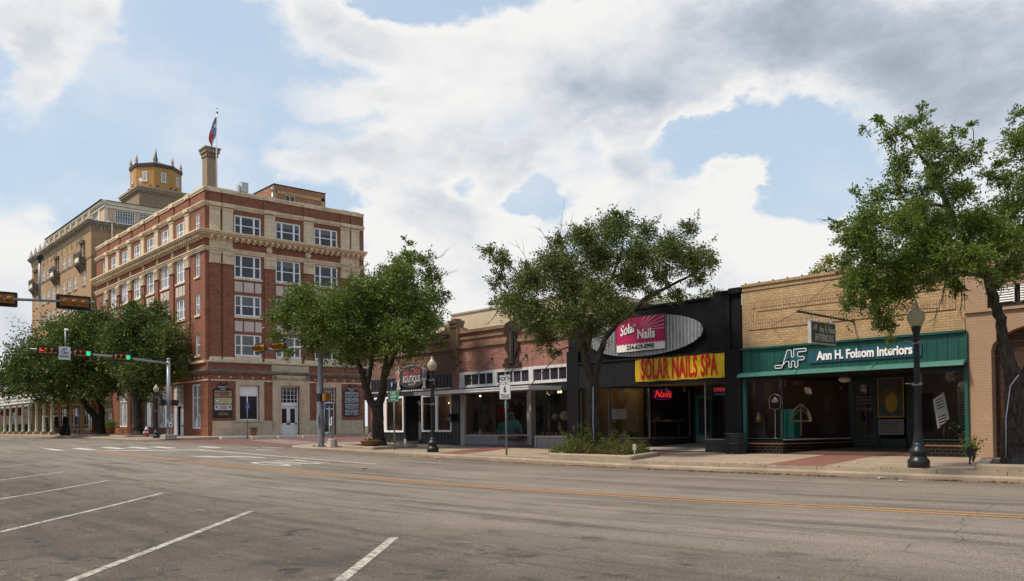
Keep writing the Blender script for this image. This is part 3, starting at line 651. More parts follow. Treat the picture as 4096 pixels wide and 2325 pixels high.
# lower cornices, weathered
c=MB(); c.frame((LX,0,0),**XF)
for z0,z1,p in ((5.90,5.98,.12),(5.98,6.1,.24),(6.1,6.2,.33)): c.box(BY-.04,40.35+.1,-.03,p,z0,z1)
c.frame((0,BY-.04,0),**YF)
for z0,z1,p in ((5.90,5.98,.12),(5.98,6.1,.24),(6.1,6.2,.33)): c.box(XW,LX+p,-.03,p,z0,z1)
c.frame((LX,0,0),**XF); c.box(BY-.04,40.4,-.6,.1,6.76,6.84)
for u in (31.45,34.5): 
    c.prism([(.0,4.9),(.1,4.86),(.16,5.0),(.12,5.4),(.3,5.75),(.32,5.9),(0,5.9)],u,u+.24,ax='u')
c.build('weathered_cornice',M_dstone,bank)
c=MB(); c.frame((LX,0,0),**XF)
c.box(31.36,34.8,-.02,.05,6.22,6.76); cut(c)
for a,b in ((26.3,31.39),(34.8,40.12)): 
    if a<27: c.box(a,b,-.02,.1,.78,2.08); c.box(a-.03,b,-.02,.16,.74,1.28); cut(c)
    else:
        c.box(34.8,36.0,-.02,.1,.78,2.08); c.box(34.8,36.0,-.02,.16,.74,1.28); cut(c); c.box(37.5,40.12,-.02,.1,.78,2.08); c.box(37.5,40.2,-.02,.16,.74,1.28)
build_each(c,'stone_base',M_lime,bank)
c=MB(); c.frame((LX,0,0),**XF)
# door surround
c.box(31.4,32.15,-.02,.16,.74,5.9); c.box(33.87,34.79,-.02,.16,.74,5.9); c.box(32.15,33.87,-.02,.16,4.97,5.9); c.box(31.7,34.5,.16,.22,5.05,5.2); c.box(31.95,32.1,.16,.2,.9,5.05); c.box(33.92,34.07,.16,.2,.9,5.05)
c.disc((33.05,5.2),.17,.2,.32,12)
c.box(28.21,28.54,-.02,.13,2.1,5.45); c.box(30.25,30.65,-.02,.13,2.1,5.45); c.box(28.54,30.25,-.02,.13,5.0,5.45); c.box(28.15,30.7,-.02,.18,2.0,2.12)
c.box(35.49,36.05,-.02,.13,.8,5.42); c.box(37.42,37.9,-.02,.13,.8,5.42); c.box(36.05,37.42,-.02,.13,4.96,5.42)
c.build('stone_surround',M_lp,bank)
c=MB(); c.frame((LX,0,0),**XF); c.box(26.2,31.36,-.02,.07,5.32,5.43); c.box(34.8,40.3,-.02,.07,5.32,5.43)
u=26.8
while u<40.1:
    if not 31.2<u<34.9: c.box(u,u+.13,-.02,.04,5.56,5.7)
    u+=.95 if True else 0
c.frame((0,BY-.04,0),**YF); c.box(XW,LX+.07,-.02,.07,5.32,5.43)
u=XW+.5
while u<LX-.3: c.box(u,u+.13,-.02,.04,5.56,5.7); u+=.95
c.build('string_course',M_cream,bank)
c=FX(LX); c.text('EXCHANGE NATIONAL BANK',33.1,5.58,.3,.16,.03,.68,bold=.004); c.build('lettering',plain('aged_letter',(.40,.32,.23),.8),bank)
# bank ground floor openings
w_=window(bank,'X',(LX,28.54,2.12),1.71,2.88,depth_in=.25,hs=(2.0,),bar=.06,fr_=.1,glassm=M_pd,key='g1')
c=FX(LX); c.box(28.62,30.17,-.2,-.1,4.14,4.93); c.build('white_panel',M_wfd,bank)
def lattice_door(u0,u1,z0,zt,z1,white=True,key=''):
    W=u1-u0; nv=5
    window(bank,'X',(LX,u0,zt),W,z1-zt,name='transom',depth_in=.3,vs=tuple(W*i/nv for i in range(1,nv)),hs=tuple((z1-zt)*i/4 for i in range(1,4)),bar=.03,fr_=.08,glassm=M_pd,key='t')
lattice_door(32.15,33.87,0,3.52,4.97); lattice_door(36.05,37.42,0,3.58,4.96)
d=FX(LX); d.box(32.15,33.87,-.32,-.2,.84,.9); d.box(32.15,32.24,-.32,-.2,.9,3.52); d.box(33.78,33.87,-.32,-.2,.9,3.52); d.box(32.24,33.78,-.32,-.2,3.3,3.52); d.build('door_frame',M_wfd,bank)
for a,b in ((32.25,33.0),(33.02,33.77)):
    d=FX(LX); d.box(a,b,-.31,-.27,.92,1.05); d.box(a,b,-.31,-.27,1.72,1.86); d.box(a,b,-.31,-.27,3.1,3.29); d.box(a,a+.15,-.31,-.27,1.05,3.1); d.box(b-.15,b,-.31,-.27,1.05,3.1); d.box(a+.15,b-.15,-.32,-.295,1.05,1.72); d.box(a+.22,b-.22,-.3,-.282,1.15,1.62)
    dd=d.build('door',M_wfd,bank)
    g=FX(LX); g.box(a+.14,b-.14,-.3,-.285,1.85,3.12); g.build('pane',M_pd,dd)
    h=FX(LX); hx=b-.06 if a<32.5 else a+.06; h.tube([(hx,-.26,1.75),(hx,-.2,1.78),(hx,-.2,2.02),(hx,-.26,2.05)],.02,6); h.build('handle',M_blk,dd)
d=FX(LX); d.box(36.13,36.2,-.3,-.24,.9,3.55); d.box(37.3,37.37,-.3,-.24,.9,3.55); d.box(36.85,36.93,-.3,-.24,.9,3.3); d.box(36.2,37.3,-.3,-.24,3.05,3.13); d.box(36.2,37.3,-.3,-.24,.9,1.05); dd=d.build('glazed_door',M_wf,bank)
d=FX(LX); d.box(36.15,37.32,-.29,-.27,.95,3.5); d.build('pane',M_pd,dd)
# left side openings
for i,(a,b,z0,z1) in enumerate(GL):
    W=b-a;H=z1-z0
    if i in (1,6):
        window(bank,'Y',(a+ (.75 if i==1 else .1),BY-.04,3.55),W-(.85 if i==1 else .2),z1-3.55,name='transom',depth_in=.2,vs=tuple((W-.85)*k/6 for k in range(1,6)) if i==1 else tuple((W-.2)*k/8 for k in range(1,8)),hs=tuple((z1-3.55)*k/4 for k in range(1,4)),bar=.035,fr_=.07,glassm=M_pd,key='sd')
        d=FY(BY-.04); d.box(a,b,-.25,-.15,z0-.1,z0+.05); d.box(a,a+.12,-.25,-.12,z0,z1); d.box(b-.1,b,-.25,-.12,z0,z1); d.box(a,b,-.25,-.1,3.4,3.56)
        if i==1: d.box(a+.12,a+.75,-.25,-.15,z0,z1)
        dd=d.build('door_frame',M_wfd if i else M_wf,bank)
        x0=a+(.78 if i==1 else .15); x1=b-.12
        nn=2 if i==1 else 3
        for k in range(nn if i==6 else 1):
            p0=x0+(x1-x0)*k/(nn if i==6 else 1); p1=x0+(x1-x0)*(k+1)/(nn if i==6 else 1)
            if i==1: p0=x1-1.15
            d=FY(BY-.04); d.box(p0,p1,-.24,-.2,z0+.03,z0+.75); d.box(p0,p0+.2,-.24,-.2,z0+.75,3.4); d.box(p1-.2,p1,-.24,-.2,z0+.75,3.4); d.box(p0,p1,-.24,-.2,3.2,3.4)
            dr=d.build('door',M_wfd if i==6 else M_wf,bank); g=FY(BY-.04); g.box(p0+.15,p1-.15,-.23,-.215,z0+.7,3.25); g.build('pane',M_pl,dr)
    else:
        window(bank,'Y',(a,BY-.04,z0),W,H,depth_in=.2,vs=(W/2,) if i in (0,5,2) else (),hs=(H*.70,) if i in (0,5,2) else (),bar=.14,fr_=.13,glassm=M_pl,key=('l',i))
# roof and what stands on it
r=MB(); r.box(XW+.1,UX-.35,BY+.35,YE-.2,20.1,20.3); r.box(XW+.01,UX-.02,BY+.02,BY+.3,20.3,20.82); r.box(UX-.3,UX-.02,BY+.31,YE-.01,20.3,20.82); r.build('roof',M_roof,bank)
M_ochre=brick('rough_orange_brick',(.42,.16,.085),(.33,.12,.07),(.40,.28,.17),.21,.075,.012,(.2,.09,.06),.4,(.55,.36,.2),.4)
M_och=plain('ochre_render',(.52,.35,.15),.85,0,.3,2,(.35,.2,.1),.3)
ph=FX(-72.0); ph.wall(34.35,39.6,20.3,23.8,[(35.5,36.45,22.45,23.03)],.15); ph.frame((0,34.35,0),**YF); ph.wall(-79,-72,20.3,23.8); ph.frame(); ph.quad((-79,39.6,20.3),(-72,39.6,20.3),(-72,39.6,23.8),(-79,39.6,23.8)); ph.quad((-79,34.35,23.78),(-72,34.35,23.78),(-72,39.6,23.78),(-79,39.6,23.78))
pho=ph.build('rooftop_room',M_ochre,bank)
ph=FX(-72.0); ph.box(34.5,39.5,-.01,.03,23.05,23.3); ph.box(34.37,34.62,-.01,.03,21,23.3); ph.box(39.15,39.5,-.01,.03,21,23.3); ph.build('render_band',M_och,pho)
ph=FX(-72.0); ph.box(34.3,39.65,-.1,.05,23.8,23.88); ph.frame((0,34.35,0),**YF); ph.box(-79,-71.95,-.1,.05,23.8,23.88); ph.build('coping',M_blk,pho)
ph=FX(-72.0); ph.box(34.05,34.2,.1,.25,21.5,23.35) if False else ph.tube([(34.15,.12,21),(34.15,.12,23.1)],.09,8); ph.lathe((34.15,.12,23.1),[(.12,0),(.16,.25),(.05,.35)],8); ph.build('vent_pipe',plain('zinc',(.45,.45,.45),.4,.6),bank)
window(pho,'X',(-72,35.5,22.45),.95,.58,vs=(.47,),bar=.05,fr_=.05,mats=M_wf,glassm=M_pd,key='ph')
ch=MB(); ch.box(-76.2,-75.05,29.36,30.3,20.2,26.4); ch.box(-76.28,-74.97,29.28,30.38,26.2,26.55); ch.box(-76.38,-74.87,29.18,30.48,26.55,26.85)
M_tan=brick('tan_brick',(.40,.27,.155),(.33,.22,.13),(.36,.29,.2),.2,.075,.010,(.22,.15,.1),.4)
ch.build('chimney',M_tan,bank)
ch=MB(); ch.box(-76.45,-74.8,29.1,30.55,26.85,27.02); 
for k in range(5): ch.box(-74.96,-74.88,29.4+k*.2,29.5+k*.2,26.1,26.5)
ch.build('chimney_cap',M_dstone,bank)
sr=FX(-69); sr.frame((-69,0,0),**XF)
for a,b in ((29.98,30.52),):
    sr.prism([(a,21.8),(b,21.8),(b,22.5),(a,22.5)],.0,.04); 
sr.box(29.96,30.0,-.5,.05,21.75,22.53); sr.box(30.5,30.55,-.5,.05,21.75,22.53); sr.box(29.96,30.55,-.5,.05,22.5,22.55); sr.box(29.96,30.55,-.5,.05,21.73,21.78); sr.box(29.72,29.9,-.6,-.1,21.7,22.3)
for k in range(3): sr.disc((30.25,21.95+k*.2),.08,-.2,-.05,10)
sr.box(30.2,30.3,-.3,-.2,20.3,21.8)
sr.build('warning_siren',plain('siren_grey',(.55,.56,.56),.5),None,loc=(-69.2,30.2,20.3),label='grey boxy loudspeaker siren on the roof edge of the brick bank',cat='siren')
# flagpole and flag
fp=thing('flagpole',(-68.5,27.6,20.3),'white flagpole on the bank roof flying a red white and blue Texas flag','flagpole')
q=MB(); q.tube([(-68.5,27.55,20.2),(-68.5,27.64,28.1)],[.055,.04],8); q.ball((-68.5,27.64,28.2),.08,6); q.build('pole',plain('white_metal',(.75,.75,.76),.4),fp)
q=MB(); q.tube([(-68.5,27.15,20.9),(-68.5,27.55,21.6)],.02,5); q.tube([(-68.5,28.1,20.9),(-68.5,27.57,21.6)],.02,5); q.box(-68.56,-68.44,27.6,27.72,27.75,27.9); q.build('bracket',M_blk,fp)
fl=MB(); RW=[(27.45,27.55,27.585),(27.2,27.40,27.585),(26.9,27.27,27.585),(26.55,27.17,27.585),(26.25,27.10,27.585),(25.95,27.00,27.56),(25.7,26.95,27.50),(25.45,26.92,27.38),(25.2,26.98,27.30),(25.0,27.08,27.24),(24.86,27.15,27.22)]
nV=8
fl.add([(-68.47+.05*math.sin(j*1.9+i*.8)+.03*math.sin(j*3.1),y0+(y1-y0)*j/nV,z) for i,(z,y0,y1) in enumerate(RW) for j in range(nV+1)],[(i*(nV+1)+j,(i+1)*(nV+1)+j,(i+1)*(nV+1)+j+1,i*(nV+1)+j+1) for i in range(len(RW)-1) for j in range(nV)],True)
for i in range(len(RW)-1):
    for j in range(nV): fl.mi[i*nV+j]=0 if (i<4 or (i==4 and j>1) or (i==5 and j>4)) else (1 if j>=6-(i>6) and i<9 else 2)
fl.build('flag',[plain('flag_blue',(.27,.33,.50),.8,0,.3,3),plain('flag_white',(.62,.62,.68),.8),plain('flag_red',(.58,.09,.08),.8,0,.3,3)],fp,fix=False)
st=MB(); P5=[]
for k in range(10): rr=.25 if k%2==0 else .10; a=PI/2+k*PI/5+.15; P5.append((-68.36,27.42+rr*.62*math.cos(a),26.62+rr*math.sin(a)))
st.add([(-68.36,27.42,26.62)]+P5,[(0,1+k,1+(k+1)%10) for k in range(10)]); st.build('star',plain('flag_star',(.8,.8,.8),.8),fp,fix=False)
# directory boards
def dirboard(u0,u1,z0,z1,zt,kind):
    t=thing('directory_board',(LX+.1,(u0+u1)/2,z0),'black arched directory board with coloured tenant panels on the bank wall' if kind==1 else 'black arched board with four grey landscape photographs on the bank wall','sign')
    b=FX(LX); mu=(u0+u1)/2
    pts=[(u0,z0),(u1,z0),(u1,z1),(u1-.1,z1+.02),(mu+.42,z1+.16),(mu+.25,z1+.33),(mu,zt),(mu-.25,z1+.33),(mu-.42,z1+.16),(u0+.1,z1+.02),(u0,z1)]
    b.prism(pts,.02,.1); b.build('board',M_blk,t)
    b=FX(LX); b.tube([(mu-.25,.0,zt+.12),(mu-.25,.25,zt+.2),(mu-.25,.3,zt+.08)],.02,5); b.tube([(mu+.25,.0,zt+.12),(mu+.25,.25,zt+.2),(mu+.25,.3,zt+.08)],.02,5); b.ball((mu-.25,.3,zt+.08),.08,6); b.ball((mu+.25,.3,zt+.08),.08,6); b.build('gooseneck_lamp',M_blk,t)
    b=FX(LX); b.text('Eastland Co.',mu,z1+.2,.17,.1,.005,.9); b.text('Annex',mu,z1+.03,.17,.1,.005,.9); b.build('lettering',M_wf,t)
    return t,b
t,_=dirboard(26.37,27.93,2.36,4.62,5.02,1)
def panel(t,u0,u1,z0,z1,c,name,X=LX,n0=.1,fn=None,txt=None,nm='panel',mat=None):
    b=FX(X); b.box(u0,u1,n0,n0+.015,z0,z1); p=b.build(nm,mat or plain(name,c,.5,0,.08),t)
    return p
pp=panel(t,26.46,27.86,4.05,4.5,(.42,.27,.15),'sign_tan'); b=FX(LX); b.box(26.46,27.86,.1,.118,4.02,4.05); b.box(26.46,27.86,.1,.118,4.5,4.53); b.build('border',plain('sign_rust',(.32,.07,.03),.5),pp)
b=FX(LX); b.text('WILLIAMSON',27.27,4.37,.19,.116,.004,.85,bold=.008); b.text('SURVEYING',27.27,4.19,.19,.116,.004,.85,bold=.008); b.text('WS',26.63,4.28,.28,.116,.004,.6,bold=.008); b.build('lettering',M_blk,pp)
pp=panel(t,26.46,27.86,3.47,3.95,(.55,.47,.25),'sign_cream'); b=FX(LX); b.disc((26.68,3.71),.16,.115,.12,18); b.build('seal',plain('seal_blue',(.06,.16,.3),.5),pp); b=FX(LX); b.disc((26.68,3.71),.09,.12,.125,14); b.build('seal_centre',M_wf,pp)
b=FX(LX); b.text('Eastland County Appraisal District',27.37,3.84,.085,.116,.004,.72); b.text('Office 254-629-8597  Fax 254-629-1642',27.37,3.70,.07,.116,.004,.68); b.text('eastlandcad.org',27.37,3.58,.07,.116,.004,.8); b.build('lettering',M_blk,pp)
pp=panel(t,26.46,27.86,2.95,3.4,(.60,.58,.55),'sign_pale'); b=FX(LX)
for uu in (26.62,27.72):
    for k in range(4): b.disc((uu+.05*math.cos(PI/4+k*PI/2),3.2+.06*math.sin(PI/4+k*PI/2)),.052,.115,.12,10)
b.build('clover_emblem',plain('clover_green',(.0,.30,.16),.5),pp); b=FX(LX); b.text('TEXAS A&M',27.17,3.33,.07,.116,.004,1); b.text('AGRILIFE',27.17,3.21,.2,.116,.004,.82,bold=.004); b.text('EXTENSION',27.17,3.06,.13,.116,.004,.9,bold=.002); b.build('lettering',plain('sign_maroon',(.16,.03,.04),.5),pp)
pp=panel(t,26.46,27.86,2.42,2.88,(.02,.02,.02),'sign_black'); b=FX(LX); b.text('EVENT CENTER',27.17,2.58,.15,.116,.004,.8); b.box(26.75,27.6,.116,.12,2.68,2.7)
for k in range(5): b.disc((26.9+k*.135,2.73+(.06 if k==2 else .02)),.03,.116,.12,6)
b.build('lettering',plain('sign_gold',(.5,.38,.12),.4),pp)
t,_=dirboard(38.2,39.72,2.45,4.70,5.12,2)
def m_photo():
    tt=MT('grey_photograph',.5); s_=tt.n('ShaderNodeSeparateXYZ'); tt.l(tt.obj(),s_.inputs[0])
    tt.col(tt.mix(tt.rng(tt.noise(4,8,.75,tt.map((1,1,2.2))),.42,.6),(.03,.03,.035),(.42,.42,.44))); return tt.m
M_ph=m_photo()
for k in range(4): 
    z0=2.52+k*.54; pp=panel(t,38.27,39.65,z0,z0+.47,None,'x',mat=M_ph,nm='photograph')
    b=FX(LX); b.box(38.27,39.65,.1,.119,z0+.34,z0+.47); b.build('photograph_sky',plain('photo_sky',(.33,.33,.36),.5,0,.3,3),pp)
# annex beyond the bank
an=thing('stucco_building',(-75,46,.8),'cream stucco building with low orange brick wall beside the bank','building')
a=FX(-66.9); a.wall(41.0,52,3.9,8.2); a.frame((0,52,0),**YF); a.frame(); a.quad((-80,41,3.9),(-66.9,41,3.9),(-66.9,41,8.2),(-80,41,8.2)); a.quad((-80,41,8.15),(-66.9,41,8.15),(-66.9,52,8.15),(-80,52,8.15)); a.build('wall',plain('cream_stucco',(.56,.46,.31),.85,0,.15,.7,(.38,.30,.2),.2,12,streak=.45),an)
a=FX(-66.6); a.wall(40.8,52,.5,3.9)
for k in range(12): a.box(40.9,41.05,.0,.06,1+k*.22,1.1+k*.22)
a.build('brick_base',M_ochre,an)
# ---------------------------------------------------------------- HOTEL
M_hb=brick('ochre_hotel_brick',(.47,.285,.15),(.41,.245,.13),(.34,.25,.15),.21,.075,.009,(.26,.15,.07),.4,(.52,.35,.18),.25,.9,tint=.2)
M_hstone=plain('sooty_carved_stone',(.20,.165,.125),.85,0,.4,2.5,(.07,.055,.04),.5,10)
M_hw=plain('hotel_cream_paint',(.80,.73,.58),.6,0,.1,1.5,None,.1)
hotel=thing('hotel_building',(-113,33,1.05),'tall ochre brick hotel with cream penthouse and yellow octagonal roof turret','building')
HX=-99.35; HW=-127.6; HT=23.95
cols=[(-106.67,1.5),(-109.18,1.45),(-111.7,1.45),(-116.85,1.45),(-119.4,1.45),(-121.9,1.45)]; small=[(-102.72,1.0),(-114.6,1.0),(-125.4,1.0)]
rows=[(20.62,1.46),(17.62,1.57),(14.8,1.6),(12.0,1.6),(9.2,1.6),(6.4,1.6)]
H=[(u,u+w_,z,z+h) for u,w_ in cols for z,h in rows]+[(u,u+w_,z,z+h) for u,w_ in small for z,h in rows]
# ground floor openings behind the arcade
GH=[(-123.1+k*5.1,-123.1+k*5.1+3.6,1.45,4.4) for k in range(5)]
f=FY(26); f.wall(HW,HX,5.3,HT,H,.2); f.wall(HW,HX,.9,5.3,GH,.25)
f.frame((HX,0,0),**XF); f.wall(26,46,.9,HT); f.frame(); f.quad((HW,26,.9),(HW,46,.9),(HW,46,HT),(HW,26,HT)); f.build('wall',M_hb,hotel)
for i,(z,h) in enumerate(rows):
    for u,w_ in cols: window(hotel,'Y',(u,26,z),w_,h,vs=(w_/2,),hs=(h*.5,),bar=.13,fr_=.12,mats=M_wf,glassm=M_pl,key='h')
    for u,w_ in small: window(hotel,'Y',(u,26,z),w_,h,vs=(w_/2,),hs=(h*.5,),bar=.10,fr_=.11,mats=M_wf,glassm=M_pl,key='h')
for k,(a,b,z0,z1) in enumerate(GH): window(hotel,'Y',(a,26,z0),b-a,z1-z0,vs=((b-a)*.33,(b-a)*.66),hs=(.55,(z1-z0)*.74),bar=.12,fr_=.13,mats=M_hw,glassm=M_pd,key='hg')
s=FY(26)
for u,w_ in cols+small:
    for z,h in rows: s.box(u-.08,u+w_+.08,-.03,.09,z-.13,z)
s.box(HW,HX,-.02,.05,20.35,20.5); s.box(HW,HX,-.02,.04,5.3,5.45)
for z0,z1,p in ((23.95,24.1,.25),(24.1,24.3,.4),(24.3,24.42,.5)): s.box(HW-p,HX+p,-.05,p,z0,z1)
s.frame((HX,0,0),**XF)
for z0,z1,p in ((23.95,24.1,.25),(24.1,24.3,.4),(24.3,24.42,.5)): s.box(26.06,46,-.05,p*.5,z0,z1)
s.box(26,46,-.02,.04,20.35,20.5)
s.build('cornice',M_dstone,hotel)
s=FY(26); u=HW+.15
while u<HX: s.prism([(0,23.25),(.08,23.35),(.2,23.95),(0,23.95)],u,u+.16,ax='u'); u+=.40
s.frame((HX,0,0),**XF)
for k in range(6): s.prism([(0,23.25),(.08,23.35),(.2,23.95),(0,23.95)],26.1+k*.4,26.26+k*.4,ax='u')
for u in (-124.9+ .7*0,-123.2,-121.2,-119,-117,-112,-109.7,-107.5,-105.3): s.frame((0,26,0),**YF); s.prism([(u,22.55),(u+.3,22.5),(u+.3,23.05),(u+.15,23.2),(u,23.05)],-.01,.08)
s.build('corbel_frieze',plain('frieze_stone',(.36,.29,.2),.85,0,.3,3,(.15,.11,.07),.4,10),hotel)
# balconies with pedimented surrounds
for bu in (-102.75,-114.1,-125.2):
    b=FY(26); b.box(bu-1.3,bu+1.3,0,.68,20.0,20.12); b.box(bu-1.15,bu+1.15,0,.58,19.88,20.0)
    for x in (bu-.95,bu,bu+.95): b.prism([(0,19.15),(.12,19.2),(.36,19.6),(.55,19.88),(0,19.88)],x-.1,x+.1,ax='u')
    b.box(bu-1.2,bu+1.2,.55,.63,20.12,20.75); b.box(bu-1.2,bu-1.12,0,.63,20.12,20.75); b.box(bu+1.12,bu+1.2,0,.63,20.12,20.75); b.box(bu-1.27,bu+1.27,.5,.68,20.75,20.84)
    for x in (bu-1.15,bu-.4,bu+.4,bu+1.15): b.lathe((x,.6,20.84),[(.11,0),(.14,.1),(.05,.2),(.11,.32),(.02,.58)],8)
    b.build('balcony',M_hstone,hotel)
    b=FY(26); b.box(bu-.75,bu-.45,0,.1,21,22.45); b.box(bu+.45,bu+.75,0,.1,21,22.45); b.box(bu-.9,bu+.9,0,.24,22.4,22.6); b.prism([(bu-1.0,22.6),(bu+1.0,22.6),(bu+.4,22.85),(bu,23.15),(bu-.4,22.85)],0,.28); b.build('window_hood',M_hstone,hotel)
    b=FY(26); b.box(bu-.75,bu+.75,.635,.65,20.2,20.68); b.build('balcony_panel',M_hw,hotel)
o=FY(26)
for k in range(12):
    x=-127.1+k*2.53
    if x<-99: o.lathe((x,.2,24.42),[(.32,0),(.30,.16),(.22,.2),(.24,.3),(.03,1.15)],4,sm=False); cut(o)
build_each(o,'obelisk_finial',plain('pale_finial',(.62,.50,.35),.8,0,.2,3,(.3,.24,.16)),hotel)
# penthouse
PX=-101.8
p=FY(28); HP=[(-126.9+k*2.95,-126.9+k*2.95+2.1,25.0,26.55) for k in range(8)]
p.wall(-127.5,PX,24.2,27.0,HP,.12); p.frame((PX,0,0),**XF); HPX=[(29.17,31.38,25.05,26.6),(31.75,34.0,25.05,26.6)]; p.wall(28,46,24.2,27,HPX,.12); p.build('penthouse_wall',plain('penthouse_tan',(.66,.48,.30),.8,0,.1,1),hotel)
for a,b,z0,z1 in HP: window(hotel,'Y',(a,28,z0),b-a,z1-z0,vs=((b-a)/2,),hs=(1.0,),bar=.1,fr_=.1,mats=M_hw,glassm=M_pl,key='p')
for a,b,z0,z1 in HPX: window(hotel,'X',(PX,a,z0),b-a,z1-z0,vs=(.28,.55,.83,1.105,1.38,1.66,1.93),hs=(.25,.5,.9,1.22),bar=.045,fr_=.09,mats=M_wf,glassm=M_pb,key='p')
p=FY(28); p.box(-128,PX+.3,-.05,.12,26.65,26.95); p.box(-128,PX+.5,-.05,.3,27.2,27.42); p.box(-128,PX+.3,-.05,.25,27.0,27.2)
u=-127.6
while u<PX: p.box(u,u+.15,.25,.42,27.05,27.2); u+=.5
for k in range(9): p.box(-127.5+k*2.95,-127.0+k*2.95+.1,-.02,.08,24.3,26.65)
p.frame((PX,0,0),**XF); p.box(28.05,46,-.05,.12,26.65,26.95); p.box(28.05,46,-.05,.3,27.2,27.42); p.box(28.05,46,-.05,.25,27.0,27.2)
u=28.2
while u<45: p.box(u,u+.3,.12,.2,26.98,27.1); u+=.62
p.box(28.0,28.35,-.02,.09,24.2,26.65); p.build('penthouse_trim',M_hw,hotel)
p=MB(); p.quad((-128,27.5,27.42),(PX+.5,27.5,27.42),(PX-5,35,28.6),(-122,35,28.6)); p.quad((PX+.5,27.5,27.42),(PX+.5,46,27.42),(PX-5,46,28.6),(PX-5,35,28.6)); p.quad((-128,27.5,27.42),(-122,35,28.6),(-122,46,28.6),(-128,46,27.42)); p.build('penthouse_roof',plain('dark_roof',(.05,.035,.035),.7),hotel)
p=MB(); p.tube([(HX+.15,28.08,2),(HX+.15,28.08,24.4),(HX+.15,27.6,24.5)],.11,8); p.build('drainpipe',M_hw,hotel)
# tower base + turret
t=MB(); t.box(-118.9,-112,35,41.2,24,31.9); t.build('tower_base',M_tan,hotel)
t=MB(); 
for z0,z1,p_ in ((31.9,32.1,.12),(32.1,32.35,.3),(32.35,32.6,.42)): t.box(-118.9-p_,-112+p_,35-p_,41.2+p_,z0,z1)
t.build('tower_cornice',plain('tan_stone',(.42,.33,.23),.85,0,.25,2,(.24,.18,.12)),hotel)
TC=(-115.3,38.2); R_=3.18
def octo(r,z,rot=PI/8): return [(TC[0]+r*math.cos(rot+k*PI/4),TC[1]+r*math.sin(rot+k*PI/4),z) for k in range(8)]
t=MB(); t.add(octo(R_,32.6)+octo(R_,35.62),[(k,(k+1)%8,8+(k+1)%8,8+k) for k in range(8)]); tur=t.build('turret_wall',plain('yellow_turret_render',(.50,.265,.085),.8,0,.12,1.2,(.42,.21,.06),.1,streak=.15),hotel)
t=MB(); t.add(octo(R_+.12,35.6)+octo(R_+.16,36.0)+octo(.35,37.05)+[(TC[0],TC[1],37.1)],[(k,(k+1)%8,8+(k+1)%8,8+k) for k in range(8)]+[(8+k,8+(k+1)%8,16+(k+1)%8,16+k) for k in range(8)]+[(16+k,16+(k+1)%8,24) for k in range(8)]); t.build('turret_roof',plain('slate_brown',(.075,.055,.055),.6),hotel)
t=MB()
for k in range(8):
    a=PI/8+k*PI/4; t.lathe((TC[0]+(R_-.1)*math.cos(a),TC[1]+(R_-.1)*math.sin(a),35.95),[(.2,0),(.22,.3),(.12,.38),(.2,.5),(.2,.58),(.02,1.35)],8); cut(t)
build_each(t,'turret_finial',plain('finial_stone',(.50,.38,.27),.8),hotel)
t=MB(); t.lathe((TC[0],TC[1],37.0),[(.3,0),(.2,.3),(.26,.45),(.16,.8),(.14,1.1),(.03,1.9)],10); t.build('turret_spire',plain('verdigris',(.09,.17,.17),.6),hotel)
for k in range(8):
    a=k*PI/4; n=(math.cos(a),math.sin(a),0); uu=(-math.sin(a),math.cos(a),0); rr=R_*math.cos(PI/8)
    if n[0]<-.5 or n[1]>.8: continue
    t=MB((TC[0]+n[0]*rr,TC[1]+n[1]*rr,0),uu,n); t.box(-.3,-.22,0,.06,33.75,34.95); t.box(.22,.3,0,.06,33.75,34.95); t.box(-.22,.22,0,.06,34.87,34.95); t.box(-.36,.36,0,.1,33.66,33.75)
    for q in range(8): t.prism([(.0,33.8+q*.135),(.06,33.78+q*.135),(.0,33.86+q*.135)],-.22,.22,ax='u')
    lv=t.build('louvre_window',M_wf,tur); t=MB((TC[0]+n[0]*rr,TC[1]+n[1]*rr,0),uu,n); t.box(-.22,.22,.0,.004,33.75,34.9); t.build('louvre_back',M_dark,lv)
    t=MB((TC[0]+n[0]*(rr+.25),TC[1]+n[1]*(rr+.25),0),uu,n); t.box(-.95,-.75,-.1,.1,32.95,33.1); t.box(.75,.95,-.1,.1,32.95,33.1); t.build('floodlight',M_blk,hotel)
t=MB((TC[0]+.9,TC[1]-R_-.2,0),(1,0,0),(0,-1,0)); t.lathe((.6,.2,33.45),[(.01,0),(.2,.03),(.26,.1)],14); 
t=MB(); a=-PI/4; t.frame((TC[0]+math.cos(a)*(R_+.15),TC[1]+math.sin(a)*(R_+.15),0),(-math.sin(a),math.cos(a),0),(math.cos(a),math.sin(a),0)); t.disc((-.35,33.75),.24,.1,.14,18); t.tube([(-.35,.1,33.7),(-.45,.0,32.9)],.03,5); t.build('satellite_dish',M_wf,hotel)
